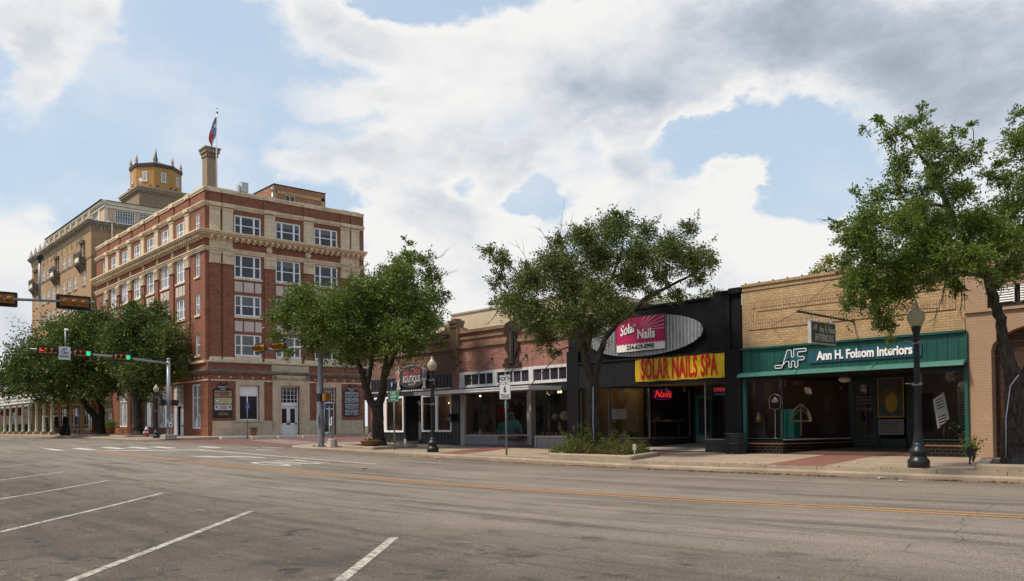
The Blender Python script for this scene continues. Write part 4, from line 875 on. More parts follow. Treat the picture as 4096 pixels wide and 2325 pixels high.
# arcade
arc_=thing('arcade_canopy',(-115,23.2,1.0),'pale green columned arcade canopy over the pavement along the hotel front','canopy')
M_sage=plain('pale_sage_paint',(.50,.55,.43),.5,0,.08,2); M_base=plain('tan_column_base',(.42,.31,.2),.8)
cx0=-93.16
for k in range(16):
    x=cx0-3.27*k; c_=MB(); zb=side_z(x,20.7)
    c_.lathe((x,20.75,zb),[(.2,.28),(.22,.34),(.17,.40),(.155,.5),(.13,4.4-zb-.15),(.2,4.4-zb-.1),(.2,4.42-zb)],14); co=c_.build('column',M_sage,arc_)
    c_=MB(); c_.box(x-.33,x+.33,20.42,21.08,zb-.05,zb+.2); c_.box(x-.24,x+.24,20.51,20.99,zb+.2,zb+.3); c_.build('column_base',M_base,co)
b=MB(); b.box(-145,-91.8,20.45,20.95,4.42,4.72); b.box(-145,-91.7,20.38,20.95,4.74,5.12); b.box(-145,-91.6,20.28,21.0,5.12,5.24); b.box(-92.1,-91.7,20.5,26,4.45,5.12); b.build('beam',plain('cream_beam',(.66,.66,.58),.6,0,.08,2),arc_)
b=MB(); b.box(-145,-91.9,20.6,26,4.9,5.05); b.build('roof',M_hw,arc_)
b=MB(); b.box(-145,-91.8,20.5,20.6,6.0,6.1); b.box(-145,-91.8,20.5,20.6,5.4,5.48)
x=-145
while x<-91.8: b.box(x,x+.1,20.52,20.58,5.48,6.0); x+=.26
x=-145
while x<-91.8: b.box(x,x+.16,20.47,20.63,5.24,6.14); x+=3.27
b.build('balustrade',plain('balustrade_tan',(.50,.43,.32),.7),arc_)
# building beyond the hotel with garden
fb=thing('garden_building',(-150,34,1.1),'low dark red brick building behind a hedge at the far left end','building')
M_drb=brick('dark_red_brick',(.13,.05,.04),(.10,.04,.033),(.12,.09,.075),.21,.075,.01,(.05,.03,.025),.4)
b=FY(31); b.wall(-200,-128,.8,5.2); b.frame(); b.box(-200,-128.2,31.1,45,5.0,5.3); b.build('wall',M_drb,fb)
b=FY(31); b.box(-200,-128,-.1,.2,5.2,5.45); b.build('coping',M_hstone,fb)
b=MB(); b.prism([(22.0,3.55),(24.8,4.5),(24.8,3.4)],-134.5,-122.5+ -5,ax='u'); b.build('red_awning',plain('rust_awning',(.32,.10,.07),.8),fb)
# more town far down the street, behind the arcade
for k,(x0,x1,h,c) in enumerate(((-228,-205,6,(.4,.3,.2)),(-262,-230,5.2,(.33,.14,.1)),(-300,-264,6.6,(.45,.4,.33)))):
    t=thing('far_building',((x0+x1)/2,33,1),('tan shopfront block far down the street beyond the arcade','brick shopfront block far down the street at left edge','pale shopfront block farthest down the street')[k],'building','buildings far down the street')
    b=FY(27); b.wall(x0,x1,.9,h,[(x0+2+j*4,x0+4.6+j*4,1.3,3.6) for j in range(int((x1-x0-3)//4))],.2); b.frame(); b.quad((x1,27,.9),(x1,45,.9),(x1,45,h),(x1,27,h)); b.quad((x0,27,h),(x1,27,h),(x1,45,h),(x0,45,h)); b.build('wall',brick('far%d'%k,c,tuple(q*.8 for q in c),(.3,.25,.2)),t)
    for j in range(int((x1-x0-3)//4)): window(t,'Y',(x0+2+j*4,27,1.3),2.6,2.3,vs=(1.3,),fr_=.1,bar=.08,key='far')
# hedge and topiary
def leaf_material(name,c1,c2,c3=None,tr=.25):
    t=MT(name,.5,0,.35); g=t.n('ShaderNodeNewGeometry'); n_=t.noise(.55,3,.6)
    k=t.mix(g.outputs['Random Per Island'],c1,c2); k=t.mix(t.rng(n_,.42,.66,0,.7),k,c3 or c2)
    t.col(k); 
    tl=t.n('ShaderNodeBsdfTranslucent'); t.l(t.mix(1,k,(1.3,1.5,.6),'MULTIPLY'),tl.inputs[0]); m=t.n('ShaderNodeMixShader'); m.inputs[0].default_value=tr
    t.l(t.b.outputs[0],m.inputs[1]); t.l(tl.outputs[0],m.inputs[2]); t.l(m.outputs[0],t.t.nodes['Material Output'].inputs[0]); return t.m
M_hedge=leaf_material('hedge_leaves',(.07,.13,.02),(.12,.19,.035))
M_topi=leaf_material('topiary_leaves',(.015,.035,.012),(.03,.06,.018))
nr=np.random.RandomState(5)
def leafmesh(name,centres,size,mat,parent,aspect=.5,dirs=None,up=.25):
    n=len(centres); C=np.asarray(centres,float)
    d=nr.normal(size=(n,3)) if dirs is None else np.asarray(dirs)+nr.normal(size=(n,3))*.6
    d/=np.linalg.norm(d,axis=1)[:,None]; e=nr.normal(size=(n,3)); e[:,2]*=.6; s_=np.cross(d,e); s_/=np.linalg.norm(s_,axis=1)[:,None]+1e-9
    nn=np.cross(d,s_); L=(size*nr.uniform(.65,1.25,n))[:,None]
    p0=C; p1=C+d*L*.5+s_*L*aspect*.5+nn*L*.07; p2=C+d*L; p3=C+d*L*.5-s_*L*aspect*.5+nn*L*.07
    V=np.stack([p0,p1,p2,p3],1).reshape(-1,3); o=np.array(origin(parent) if parent else (0,0,0)); V=V-o
    me=bpy.data.meshes.new(name); me.vertices.add(4*n); me.vertices.foreach_set('co',V.ravel()); me.loops.add(4*n); me.loops.foreach_set('vertex_index',np.arange(4*n,dtype=np.int32))
    me.polygons.add(n); me.polygons.foreach_set('loop_start',np.arange(0,4*n,4,dtype=np.int32)); me.update(calc_edges=True); me.materials.append(mat)
    return link(name,me,parent)
def boxpts(n,x0,x1,y0,y1,z0,z1):
    P=nr.uniform((x0,y0,z0),(x1,y1,z1),(n,3)); f=nr.randint(0,4,n)
    P[f==0,1]=y0+nr.uniform(0,.12,(f==0).sum()); P[f==1,2]=z1-nr.uniform(0,.12,(f==1).sum()); P[f==2,0]=x1-nr.uniform(0,.12,(f==2).sum()); return P
hg=thing('hedge',(-140,26,1.1),'clipped green hedge behind the arcade columns at left','hedge')
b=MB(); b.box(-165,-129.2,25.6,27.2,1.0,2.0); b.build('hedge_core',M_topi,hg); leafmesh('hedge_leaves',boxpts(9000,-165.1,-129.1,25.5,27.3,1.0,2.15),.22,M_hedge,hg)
for i,(x,lb) in enumerate(((-115.5,'leftmost of three black topiary balls in stone tubs by the hotel'),(-110.2,'middle of three black topiary balls in stone tubs by the hotel'),(-106.3,'rightmost of three black topiary balls in stone tubs by the hotel'))):
    t=thing('topiary',(x,25,side_z(x,25)),lb,'topiary','topiaries in stone tubs'); z=side_z(x,25)
    b=MB(); b.lathe((x,25,z),[(.38,0),(.42,.1),(.5,.45),(.56,.6),(.5,.6),(.45,.5)],16); b.build('tub',plain('tub_stone',(.36,.33,.28),.85),t)
    b=MB(); b.tube([(x,25,z+.5),(x,25,z+1.9)],.04,6); b.build('stem',plain('stem_brown',(.07,.05,.035),.9),t)
    P=[]
    for zz,r in ((.85,.3),(1.32,.27),(1.7,.2)): q=nr.normal(size=(420,3)); q/=np.linalg.norm(q,axis=1)[:,None]; P.append(q*r*nr.uniform(.8,1,420)[:,None]+(x,25,z+zz))
    leafmesh('foliage',np.concatenate(P),.12,M_topi,t)
# ---------------------------------------------------------------- SHOPS
M_pink=brick('pinkish_old_brick',(.33,.10,.07),(.26,.085,.065),(.44,.33,.27),.215,.075,.012,(.16,.075,.055),.35,(.48,.30,.24),.4,tint=.35)
M_brown=brick('brown_faded_brick',(.20,.095,.07),(.17,.08,.06),(.24,.17,.13),.215,.075,.010,(.13,.065,.05),.5,(.30,.18,.14),.35,tint=.25)
M_band=brick('tan_band_brick',(.34,.22,.13),(.27,.17,.10),(.25,.18,.12),.215,.075,.010,(.13,.08,.05),.5,tint=.4)
M_bkb=brick('black_painted_brick',(.009,.009,.011),(.008,.008,.009),(.004,.004,.005),.215,.075,.009,(.013,.013,.016),.3,(.015,.015,.018),.9,.6,tint=.1)
M_bkb.node_tree.nodes['Principled BSDF'].inputs['Specular IOR Level'].default_value=.22
M_bwood=plain('black_painted_boards',(.020,.021,.024),.45,0,.25,3,(.035,.035,.038))
M_yb=brick('buff_yellow_brick',(.56,.39,.21),(.50,.34,.175),(.30,.20,.11),.23,.078,.010,(.36,.21,.10),.35,(.56,.40,.22),.5,tint=.3)
M_ybs=brick('buff_soldier_brick',(.52,.355,.19),(.45,.30,.155),(.25,.16,.09),.22,.09,.012,(.3,.18,.09),.35,vert=True,tint=.3)
M_tanp=brick('tan_painted_brick',(.42,.275,.175),(.41,.268,.17),(.35,.225,.145),.23,.078,.008,(.35,.23,.145),.4,(.46,.31,.20),.45,.6,tint=.05)
M_green=plain('teal_green_paint',(.012,.088,.070),.45,0,.2,1.8,(.02,.08,.065),.1,20,streak=.3)
M_aw=plain('green_awning_metal',(.055,.175,.14),.35,0,.12,2,(.05,.2,.17),.1,20,streak=.3)
M_btile=brick('black_glazed_tile',(.010,.010,.012),(.008,.008,.010),(.12,.085,.06),.22,.105,.005,(.02,.018,.018),.2,None,.2,.12,tint=.1)
M_gw=plain('grey_trim_paint',(.42,.40,.40),.5,0,.1,2); M_mauve=plain('mauve_grey_panel',(.27,.25,.27),.6,0,.08,2)
M_wht=plain('canopy_white',(.66,.65,.65),.5,0,.12,2,(.4,.38,.36),.0,streak=.25)
M_gl=glass('shop_glass',(.84,.85,.85),1.,0.,1.5)
M_glD=glass('dark_shop_glass',(.74,.73,.70),1.,0.,1.5)
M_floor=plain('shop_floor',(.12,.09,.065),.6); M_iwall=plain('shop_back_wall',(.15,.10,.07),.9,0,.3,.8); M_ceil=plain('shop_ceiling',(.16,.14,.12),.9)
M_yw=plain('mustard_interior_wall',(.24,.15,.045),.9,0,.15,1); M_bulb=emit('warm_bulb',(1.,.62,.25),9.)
M_iron=plain('rusty_iron',(.09,.055,.045),.7,.3,.3,6)
def room(root,x0,x1,y0,y1,z0,z1,wm=None,fm=None,name='shop_interior'):
    r=MB(); e=.02
    r.quad((x0,y1,z0),(x1,y1,z0),(x1,y1,z1),(x0,y1,z1),0); r.quad((x0,y0,z0),(x0,y1,z0),(x0,y1,z1),(x0,y0,z1),0); r.quad((x1,y0,z0),(x1,y1,z0),(x1,y1,z1),(x1,y0,z1),0)
    r.quad((x0,y0,z1),(x1,y0,z1),(x1,y1,z1),(x0,y1,z1),1); r.quad((x0,y0,z0),(x1,y0,z0),(x1,y1,z0),(x0,y1,z0),2)
    return r.build(name,[wm or M_iwall,M_ceil,fm or M_floor],root)
def roofbox(root,x0,x1,z,y0=26.04,y1=50):
    r=MB(); r.box(x0+.01,x1-.01,y0+.3,y1,z-.5,z-.3); r.quad((x0,y0,.3),(x0,y1,.3),(x0,y1,z),(x0,y0,z)); r.quad((x1,y0,.3),(x1,y1,.3),(x1,y1,z),(x1,y0,z)); r.quad((x0,y1,.3),(x1,y1,.3),(x1,y1,z),(x0,y1,z)); return r.build('roof',M_roof,root)
# ======== BOUTIQUE
bo=thing('boutique_building',(-38,33,.65),'faded brown brick shop with black board front and white door','building')
f=FY(26); f.wall(-42,-33.95,4.15,6.25,(),.2); f.box(-42,-41.4,-.25,.02,.5,4.2); f.frame(); f.quad((-42,26,.5),(-42,50,.5),(-42,50,5.6),(-42,26,6.2)); f.build('wall',M_brown,bo)
f=FY(26)
for z0,z1,p in ((6.22,6.36,.12),(5.85,5.97,.08),(5.4,5.55,.1)): f.box(-42.05,-34.25,-.03,p,z0,z1)
f.box(-35.1,-34.25,-.2,.1,6.34,6.45); f.box(-34.75,-34.25,-.2,.1,6.45,6.6); f.build('brick_band',M_band,bo)
f=FY(26)
f.box(-42,-34.3,-.2,.03,3.42,4.2)
for k in range(26): x=-41.9+k*.3; f.box(x,x+.05,.03,.055,3.45,4.2)
f.box(-42,-34.3,-.2,.06,3.16,3.42)
for a,b in ((-40.8,-38.62),(-36.95,-34.28)):
    f.box(a,b,-.2,.0,.78,1.2); f.box(a,b,-.2,.06,.5,.82); 
    k=a
    while k<b: f.box(k,k+.045,0,.025,.82,1.2); k+=.28
f.box(-38.62,-38.5,-.9,.02,.6,3.2); f.box(-37.05,-36.95,-.9,.02,.6,3.2)
f.box(-34.25,-33.6,-.1,.08,.45,3.16)
f.frame((0,26.85,0),**YF); f.box(-39.2,-36.9,-.1,0,2.95,3.3); f.box(-39.2,-39.0,-.1,0,.6,3.0); f.box(-38.05,-36.9,-.1,0,.6,3.0)
f.build('board_front',M_bwood,bo)
f=FY(26); f.box(-42,-34.3,.05,.085,3.44,3.47); u=-42
while u<-34.3: f.box(u,u+.09,.06,.11,3.42,3.5); u+=.2
f.build('dentil_trim',M_wht,bo)
window(bo,'Y',(-41.6,26,1.2),2.98,1.98,depth_in=.02,vs=(1.05,1.18),bar=.16,fr_=.1,glassm=M_glD,key='bo1')
window(bo,'Y',(-36.9,26,1.22),2.62,1.94,depth_in=.02,vs=(1.32,),bar=.2,fr_=.09,glassm=M_glD,key='bo2')
room(bo,-41.9,-33.8,26.25,32,.78,3.3,plain('boutique_inner',(.16,.10,.07),.9))
cu=MB()
for x0,x1 in ((-41.55,-38.7),(-36.85,-34.35)):
    n=60; cu.add([(x0+(x1-x0)*i/n,26.85+.05*math.sin(i*1.7),z) for i in range(n+1) for z in (1.2,3.2)],[(2*i,2*i+2,2*i+3,2*i+1) for i in range(n)],True)
cu.build('curtain',plain('brown_curtain',(.38,.26,.18),.9,0,.25,2),bo)
d=FY(26.85); d.box(-39.02,-38.92,-.02,.08,.8,2.92); d.box(-38.12,-38.02,-.02,.08,.8,2.92); d.box(-38.92,-38.12,-.02,.08,2.83,2.92); d.build('door_frame',M_wfd,bo)
d=FY(26.85); d.box(-38.92,-38.12,-.01,.02,.82,1.75); d.box(-38.92,-38.8,-.01,.02,1.75,2.83); d.box(-38.24,-38.12,-.01,.02,1.75,2.83); d.box(-38.8,-38.24,-.01,.02,2.68,2.83)
for a,b in ((-38.82,-38.56),(-38.48,-38.22)): d.box(a,b,.02,.035,.95,1.2); d.box(a,b,.02,.035,1.3,1.62)
for k in (1,2): d.box(-38.8+k*.187-.01,-38.8+k*.187+.01,0,.025,1.75,2.68); d.box(-38.8,-38.24,0,.025,1.75+k*.31-.01,1.75+k*.31+.01)
dr=d.build('door',M_wfd,bo); d=FY(26.85); d.box(-38.8,-38.24,.0,.006,1.75,2.68); d.build('pane',M_pd,dr); d=FY(26.85); d.ball((-38.86,.06,1.72),.035,6); d.ball((-38.86,.05,1.88),.025,6); d.build('handle',M_blk,dr)
d=MB(); d.box(-39.3,-36.9,25.75,26.85,.5,.72); d.box(-38.8,-37.0,25.45,25.75,.5,.62); d.build('doorstep',plain('dark_step',(.055,.06,.07),.7),bo)
d=MB(); d.tube([(-39.25,25.4,.6),(-39.25,25.4,1.45),(-38.7,26.6,1.75)],.025,6); d.build('handrail',M_blk,bo)
roofbox(bo,-41.95,-33.95,5.6)
# ======== CAROUSEL SHOP
ca=thing('carousel_shop_building',(-29.8,33,.5),'red brick shop with white transom windows and tan brick bands beside the black building','building')
f=FY(26); f.wall(-33.96,-25.9,4.2,6.22,(),.2); f.box(-34.25,-33.6,-.2,.06,3.1,4.3); f.build('wall',M_pink,ca)
f=FY(26)
for z0,z1,p in ((6.15,6.3,.12),(5.84,5.96,.07),(5.4,5.55,.1)): f.box(-33.6,-25.92,-.2,p,z0,z1)
f.box(-34.25,-33.55,-.3,.18,4.9+.55,6.5); f.box(-34.15,-33.65,-.3,.24,6.5,6.8); f.box(-34.2,-33.6,-.32,.3,6.7,6.86); f.box(-34.05,-33.72,-.2,.2,6.86,6.95)
f.prism([(.0,4.95),(.1,5.05),(.2,5.45),(0,5.45)],-34.1,-33.7,ax='u'); f.box(-33.55,-33.2,-.2,.08,6.3,6.42); f.build('brick_pier',M_band,ca)
f=FY(26)
f.box(-33.62,-25.9,-.05,.06,4.07,4.2); f.box(-33.62,-25.9,-.05,.08,3.42,3.55)
for a,b in ((-33.62,-33.25),(-30.98,-30.68),(-28.42,-28.12),(-25.98,-25.9)): f.box(a,b,-.05,.06,3.55,4.07)
for a,b in ((-33.25,-30.98),(-30.68,-28.42),(-28.12,-25.98)):
    for k in (1,2,3): x=a+(b-a)*k/4; f.box(x-.02,x+.02,-.05,.02,3.55,4.07)
tr=f.build('transom_frame',M_wht,ca); f=FY(26); f.box(-33.3,-25.95,-.04,-.02,3.5,4.1); f.build('transom_pane',M_pd,tr)
# lower front: angled bay window, recessed door, right window
f=FY(26); 
f.box(-33.6,-33.25,-.1,.04,.45,3.42)
f.build('left_frame',M_gw,ca)
bay=[(-33.3,26.0),(-31.25,26.05),(-29.35,27.3)]   # window line
bay=[(-33.2,26.0),(-30.85,26.0),(-29.3,26.75)]
f=MB()
for (a,b) in zip(bay,bay[1:]):
    d=Vector((b[0]-a[0],b[1]-a[1],0)); L=d.length; d/=L; n=Vector((d.y,-d.x,0))
    f.frame((a[0],a[1],0),d,n); f.box(0,L,-.06,.03,1.02,1.09,0); f.box(0,L,-.08,.0,.62,1.02,1); f.box(0,L,-.06,.02,3.05,3.42,2); f.box(0,.06,-.05,.04,.62,1.02,0); f.box(L-.02,L+.02,-.04,.03,1.09,3.05,2); f.box(0,L,-.08,.14,.4,.62,3)
f.build('bay_frame',[M_gw,M_mauve,M_blk,plain('grey_plinth',(.16,.15,.16),.8)],ca)
f=MB()
for (a,b) in zip(bay,bay[1:]):
    d=Vector((b[0]-a[0],b[1]-a[1],0)); L=d.length; d/=L; n=Vector((d.y,-d.x,0)); f.frame((a[0],a[1],0),d,n); f.box(.02,L-.02,-.03,-.02,1.09,3.05); cut(f)
build_each(f,'bay_pane',M_gl,ca)
f=FY(26); f.box(-29.02,-28.9,-.8,-.5,.5,3.42); f.box(-29.4,-29.25,-.85,-.7,.6,3.42); f.build('jamb',M_gw,ca)
f=FY(26.9); f.box(-28.95,-28.05,-.05,.0,.6,.95); f.box(-28.95,-28.8,-.05,0,.95,2.9); f.box(-28.2,-28.05,-.05,0,.95,2.9); f.box(-28.95,-28.05,-.05,0,2.8,2.95); f.box(-29.3,-27.9,-.05,0,2.95,3.42)
dr=f.build('door',plain('grey_door',(.07,.07,.075),.4),ca); f=FY(26.9); f.box(-28.8,-28.2,-.03,-.02,.95,2.8); f.build('pane',M_glD,dr); f=FY(26.9); f.box(-28.7,-28.3,.0,.015,.68,.9); f.build('kick_plate',plain('brass',(.25,.19,.07),.35,.8),dr)
f=FY(26); f.box(-28.05,-25.9,-.2,.03,.35,.5,3); f.box(-28.05,-25.9,-.2,.06,.98,1.05,0); f.box(-28.05,-25.9,-.2,.0,.5,.98,1); f.box(-28.08,-28.0,-.2,.04,.5,1.05,0); f.box(-28.05,-25.9,-.05,.0,3.05,3.42,2); cut(f); f.frame((-28.05,0,0),u=(0,1,0),n=(-1,0,0)); f.box(26,26.9,-.03,.0,.5,1.0,1)
build_each(f,'window_bulkhead',[M_gw,M_mauve,M_blk,plain('grey_plinth',(.16,.15,.16),.8)],ca)
f=FY(26); f.box(-28.05,-25.9,-.04,-.03,1.05,3.05); cut(f); f.frame((-28.05,0,0),u=(0,1,0),n=(-1,0,0)); f.box(26,26.9,-.02,-.01,1.,3.05); build_each(f,'shop_pane',M_gl,ca)
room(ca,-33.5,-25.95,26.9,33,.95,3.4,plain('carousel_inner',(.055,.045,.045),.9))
f=MB(); f.box(-33.2,-29.4,26.06,27.2,.9,1.02); f.box(-27.95,-26,26.1,27.0,.9,1.02); f.box(-29.4,-28.05,26,26.95,.45,.6); f.build('display_floor',plain('display_floor',(.10,.085,.07),.8),ca)
f=MB()
for x0,x1 in ((-33.1,-30.9),(-30.8,-29.5),(-27.9,-26.0)):
    n=int((x1-x0)/.3)
    for k in range(n):
        cx_=x0+.15+k*.3; y=26.13 if x1<-30.85 or x0>-29 else 26.13+ (cx_+30.8)*.48
        f.tube([(cx_+.1*math.cos(t_*.7),y,1.14+.05*math.sin(t_*.7)) for t_ in range(10)],.014,4)
f.build('scroll_border',plain('pink_scrollwork',(.62,.30,.22),.6),ca)
roofbox(ca,-33.9,-25.95,5.6)
cp=thing('flat_canopy',(-30.5,25,3.1),'flat white canopy hung on rods over the carousel shop front','canopy')
f=MB(); f.box(-34.8,-26.3,24.0,24.06,3.06,3.21); f.box(-34.8,-26.3,23.97,24.0,3.17,3.22); f.box(-34.8,-34.74,24.06,25.95,3.06,3.21); f.box(-26.36,-26.3,24.06,25.95,3.06,3.24); f.build('fascia',M_wht,cp)
f=MB(); f.box(-34.74,-26.36,24.06,25.95,3.1,3.16); f.build('deck',plain('canopy_deck',(.35,.33,.32),.6),cp)
for x in (-33.5,-31.03,-28.58,-26.34):
    f=MB(); f.tube([(x,25.98,4.75),(x,24.1,3.2)],.022,5); f.disc((x,4.75),.06,25.9,25.97,8); f.build('support_rod',M_iron,cp)
for k,x in enumerate((-32.4,-30.6,-27.4)):
    pass
b=MB()
for x in (-32.45,-30.9,-26.9,-26.75): b.ball((x,26.35,3.0),.045,5)
b.build('spot_bulb',M_bulb,ca)
b=MB(); b.ball((-35.25,26.5,2.72),.03,5); b.ball((-35.05,26.55,2.62),.03,5); b.build('sconce_bulb',M_bulb,bo)
# ======== SOLAR NAILS
so_=thing('nail_salon_building',(-21.5,33,.5),'black painted brick nail salon with recessed entrance','building')
f=FY(26); f.wall(-25.9,-17.14,3.15,6.2,(),.2); f.box(-18.3,-17.55,-.3,.06,6.15,6.36); f.box(-17.62,-17.14,-.3,.12,6.2,6.4); f.box(-25.9,-18.3,-.3,.05,6.13,6.22)
f.box(-25.9,-25.2,-.3,.12,.4,4.7); f.box(-17.76,-17.14,-.4,.12,.35,4.2); f.box(-18.4,-17.6,-.02,.08,4.2,6.2)
f.frame((-17.76,0,0),u=(0,1,0),n=(-1,0,0)); f.build('wall',M_bkb,so_)
f=FY(26); f.box(-25.2,-17.76,-.15,.1,3.15,4.12); f.box(-25.25,-17.7,-.2,.16,4.12,4.18); f.box(-25.2,-17.76,-.2,.13,3.08,3.15)
f.build('fascia_board',plain('black_fascia',(.011,.011,.013),.6,0,.3,1.5,(.018,.018,.02),spec=.25),so_)
SW=[(-25.1,26.0),(-23.54,26.0),(-22.63,27.45),(-21.95,29.3)]
zs=[.93,.93,.96,1.0]; 
f=MB()
for i,(a,b) in enumerate(zip(SW,SW[1:])):
    d=Vector((b[0]-a[0],b[1]-a[1],0)); L=d.length; d/=L; n=Vector((d.y,-d.x,0)); f.frame((a[0],a[1],0),d,n)
    f.box(0,L,-.1,.03,.35,.93); f.box(0,L,-.03,.04,.93,.97,1); f.box(0,L,-.03,.03,3.02,3.1); f.box(L-.03,L+.03,-.03,.03,.97,3.02,0 if i==0 else 1)
f.frame(); f.box(-25.2,-25.08,25.95,26.05,.4,3.1)
cut(f); f.frame((0,26,0),**YF); f.box(-18.78,-17.76,-.12,.03,.35,.93); f.box(-18.78,-17.76,-.02,.02,.93,.97,1); f.box(-18.78,-18.74,-.03,.02,.97,3.08,1)
f.frame((-18.76,0,0),u=(0,1,0),n=(-1,0,0)); f.box(26,29.3,-.1,.0,.35,.93); f.box(26,29.3,-.02,.02,.93,.97,1)
build_each(f,'window_frame',[M_blk,plain('dull_aluminium',(.25,.24,.23),.4,.6)],so_)
f=MB()
for i,(a,b) in enumerate(zip(SW,SW[1:])):
    d=Vector((b[0]-a[0],b[1]-a[1],0)); L=d.length; d/=L; n=Vector((d.y,-d.x,0)); f.frame((a[0],a[1],0),d,n); f.box(.03,L-.03,-.01,.0,.97,3.02); cut(f)
f.frame((0,26,0),**YF); f.box(-18.74,-17.78,-.012,-.004,.97,3.06); cut(f); f.frame((-18.76,0,0),u=(0,1,0),n=(-1,0,0)); f.box(26.02,29.3,-.008,.0,.97,3.06)
build_each(f,'shop_pane',M_gl,so_)
r=MB(); z0,z1=.9,3.14
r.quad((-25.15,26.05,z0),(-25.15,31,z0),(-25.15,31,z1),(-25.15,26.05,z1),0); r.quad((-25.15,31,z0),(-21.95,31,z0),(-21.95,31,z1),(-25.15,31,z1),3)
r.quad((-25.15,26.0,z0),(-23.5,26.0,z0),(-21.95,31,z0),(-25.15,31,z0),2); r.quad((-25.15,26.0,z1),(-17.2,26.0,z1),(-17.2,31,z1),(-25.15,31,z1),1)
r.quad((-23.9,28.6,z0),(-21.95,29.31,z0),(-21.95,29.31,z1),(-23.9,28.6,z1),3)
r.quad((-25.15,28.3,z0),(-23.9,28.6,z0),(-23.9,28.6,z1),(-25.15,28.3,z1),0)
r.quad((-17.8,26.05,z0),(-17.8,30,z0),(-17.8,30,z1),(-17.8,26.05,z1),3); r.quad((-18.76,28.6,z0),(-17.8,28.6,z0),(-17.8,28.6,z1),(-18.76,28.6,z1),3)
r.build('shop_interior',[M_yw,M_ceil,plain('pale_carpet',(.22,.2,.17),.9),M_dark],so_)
r=MB(); r.add([(-23.6,25.98,.50),(-18.7,25.98,.50),(-18.7,29.6,.70),(-22.1,29.6,.70)],[(0,1,2,3)]); r.build('entrance_floor',plain('worn_terrazzo',(.46,.41,.35),.6,0,.25,1.2,(.12,.1,.085),.1,20,streak=.3),so_)
M_tealp=plain('teal_door_paint',(.015,.17,.16),.5)
f=FY(29.5); f.box(-21.95,-21.8,-.1,.02,.7,3.1); f.box(-20.95,-18.76,-.1,.02,.7,3.1,1); f.box(-21.8,-20.95,-.1,.02,2.72,3.1); dr=f.build('door_surround',[M_blk,M_dark],so_)
f=FY(29.5); f.box(-21.8,-20.95,-.04,.0,.72,1.0,1); f.box(-21.8,-21.65,-.04,.0,1.0,2.72); f.box(-21.1,-20.95,-.04,0,1.0,2.72); f.box(-21.65,-21.1,-.04,0,2.6,2.72); f.box(-21.65,-21.1,-.04,0,1.0,1.1)
dr=f.build('door',[M_tealp,plain('dull_aluminium',(.25,.24,.23),.4,.6)],so_); f=FY(29.5); f.box(-21.65,-21.1,-.03,-.02,1.1,2.6); f.build('pane',M_pd,dr)
roofbox(so_,-25.85,-17.15,6.12)
f=MB(); f.box(-23.2,-18.9,26.2,29.4,3.12,3.13); f.build('soffit',plain('yellowed_soffit',(.4,.28,.12),.9),so_)
# corrugated oval sign
ov=thing('oval_sign',(-21.6,25.8,5.0),'large oval corrugated metal sign with pink nail salon panel','sign')
M_cor=plain('galvanised_sheet',(.50,.51,.53),.38,.75,.15,5,(.33,.33,.34)); 
V=[];Fc=[]; cu_,cz_,ra,rb=-21.6,5.03,2.9,.80
nx=180
for i in range(nx+1):
    x=cu_-ra+2*ra*i/nx; hh=rb*math.sqrt(max(0,1-((x-cu_)/ra)**2)); y=25.84+.018*math.sin(i*PI/2.5+.3)
    for j in range(5): V.append((x,y,cz_-hh+2*hh*j/4))
for i in range(nx):
    for j in range(4): Fc.append((i*5+j,(i+1)*5+j,(i+1)*5+j+1,i*5+j+1))
b=MB(); b.add(V,Fc); b.build('corrugated_oval',M_cor,ov,fix=False)
b=FY(25.85); b.disc((cu_,cz_),ra-.01,-.14,-.03,60,rz=rb-.01); b.build('backing',M_blk,ov)
b=FY(25.8); b.box(-22.9,-20.38,.0,.05,4.43,5.80); sg=b.build('panel',M_wf,ov)
b=FY(25.745); sc=[(-20.40,5.78),(-22.88,5.78)]
for k in range(15): sc+=[(-22.88+k*.1653+.0827*(1-math.cos(PI*q/5)),4.80-.075*math.sin(PI*q/5)) for q in range(5)]
sc.append((-20.40,4.80)); b.prism(sc,.0,.006)
b.build('pink_field',plain('magenta_sign',(.50,.012,.12),.45,0,.05),sg)
b=FY(25.735)
for k,(x1,z1) in enumerate(((-21.4,5.78),(-21.1,5.78),(-20.8,5.78),(-20.42,5.72),(-20.42,5.55),(-20.42,5.38),(-20.42,5.24))):
    a=Vector((-21.72,5.28)); e_=Vector((x1,z1)); d=(e_-a).normalized(); a=a+d*.12; n=Vector((-d.y,d.x)); b.add([(a.x,.003,a.y),(e_.x+n.x*.02,.003,e_.y+n.y*.02),(e_.x-n.x*.02,.003,e_.y-n.y*.02)],[(0,1,2)])
b.build('ray',plain('pale_pink',(.75,.5,.58),.5),sg)
def shadow_text(mb_y,txt,u,z,size,**k):
    b=FY(mb_y); b.text(txt,u+.025,z-.02,size,.004,.004,**k); b.build('letter_shadow',M_blk,sg); b=FY(mb_y); b.text(txt,u,z,size,.010,.006,**k); return b.build('lettering',M_wf,sg)
shadow_text(25.74,'Solar',-22.28,5.33,.56,sx=.72,shear=.35,bold=.014,rot=.18)
shadow_text(25.74,'Nails',-21.32,5.08,.52,sx=.86,bold=.016)
b=FY(25.745); b.text('254-629-0990',-21.64,4.59,.25,.0,.004,1.0,bold=.008); b.build('phone_number',M_blk,sg)
b=FY(25.75); b.box(-22.92,-22.89,0,.02,4.42,5.81); b.box(-20.39,-20.36,0,.02,4.42,5.81); b.box(-22.92,-20.36,0,.02,5.79,5.82); b.box(-22.92,-20.36,0,.02,4.41,4.44); b.build('edge',M_blk,sg)
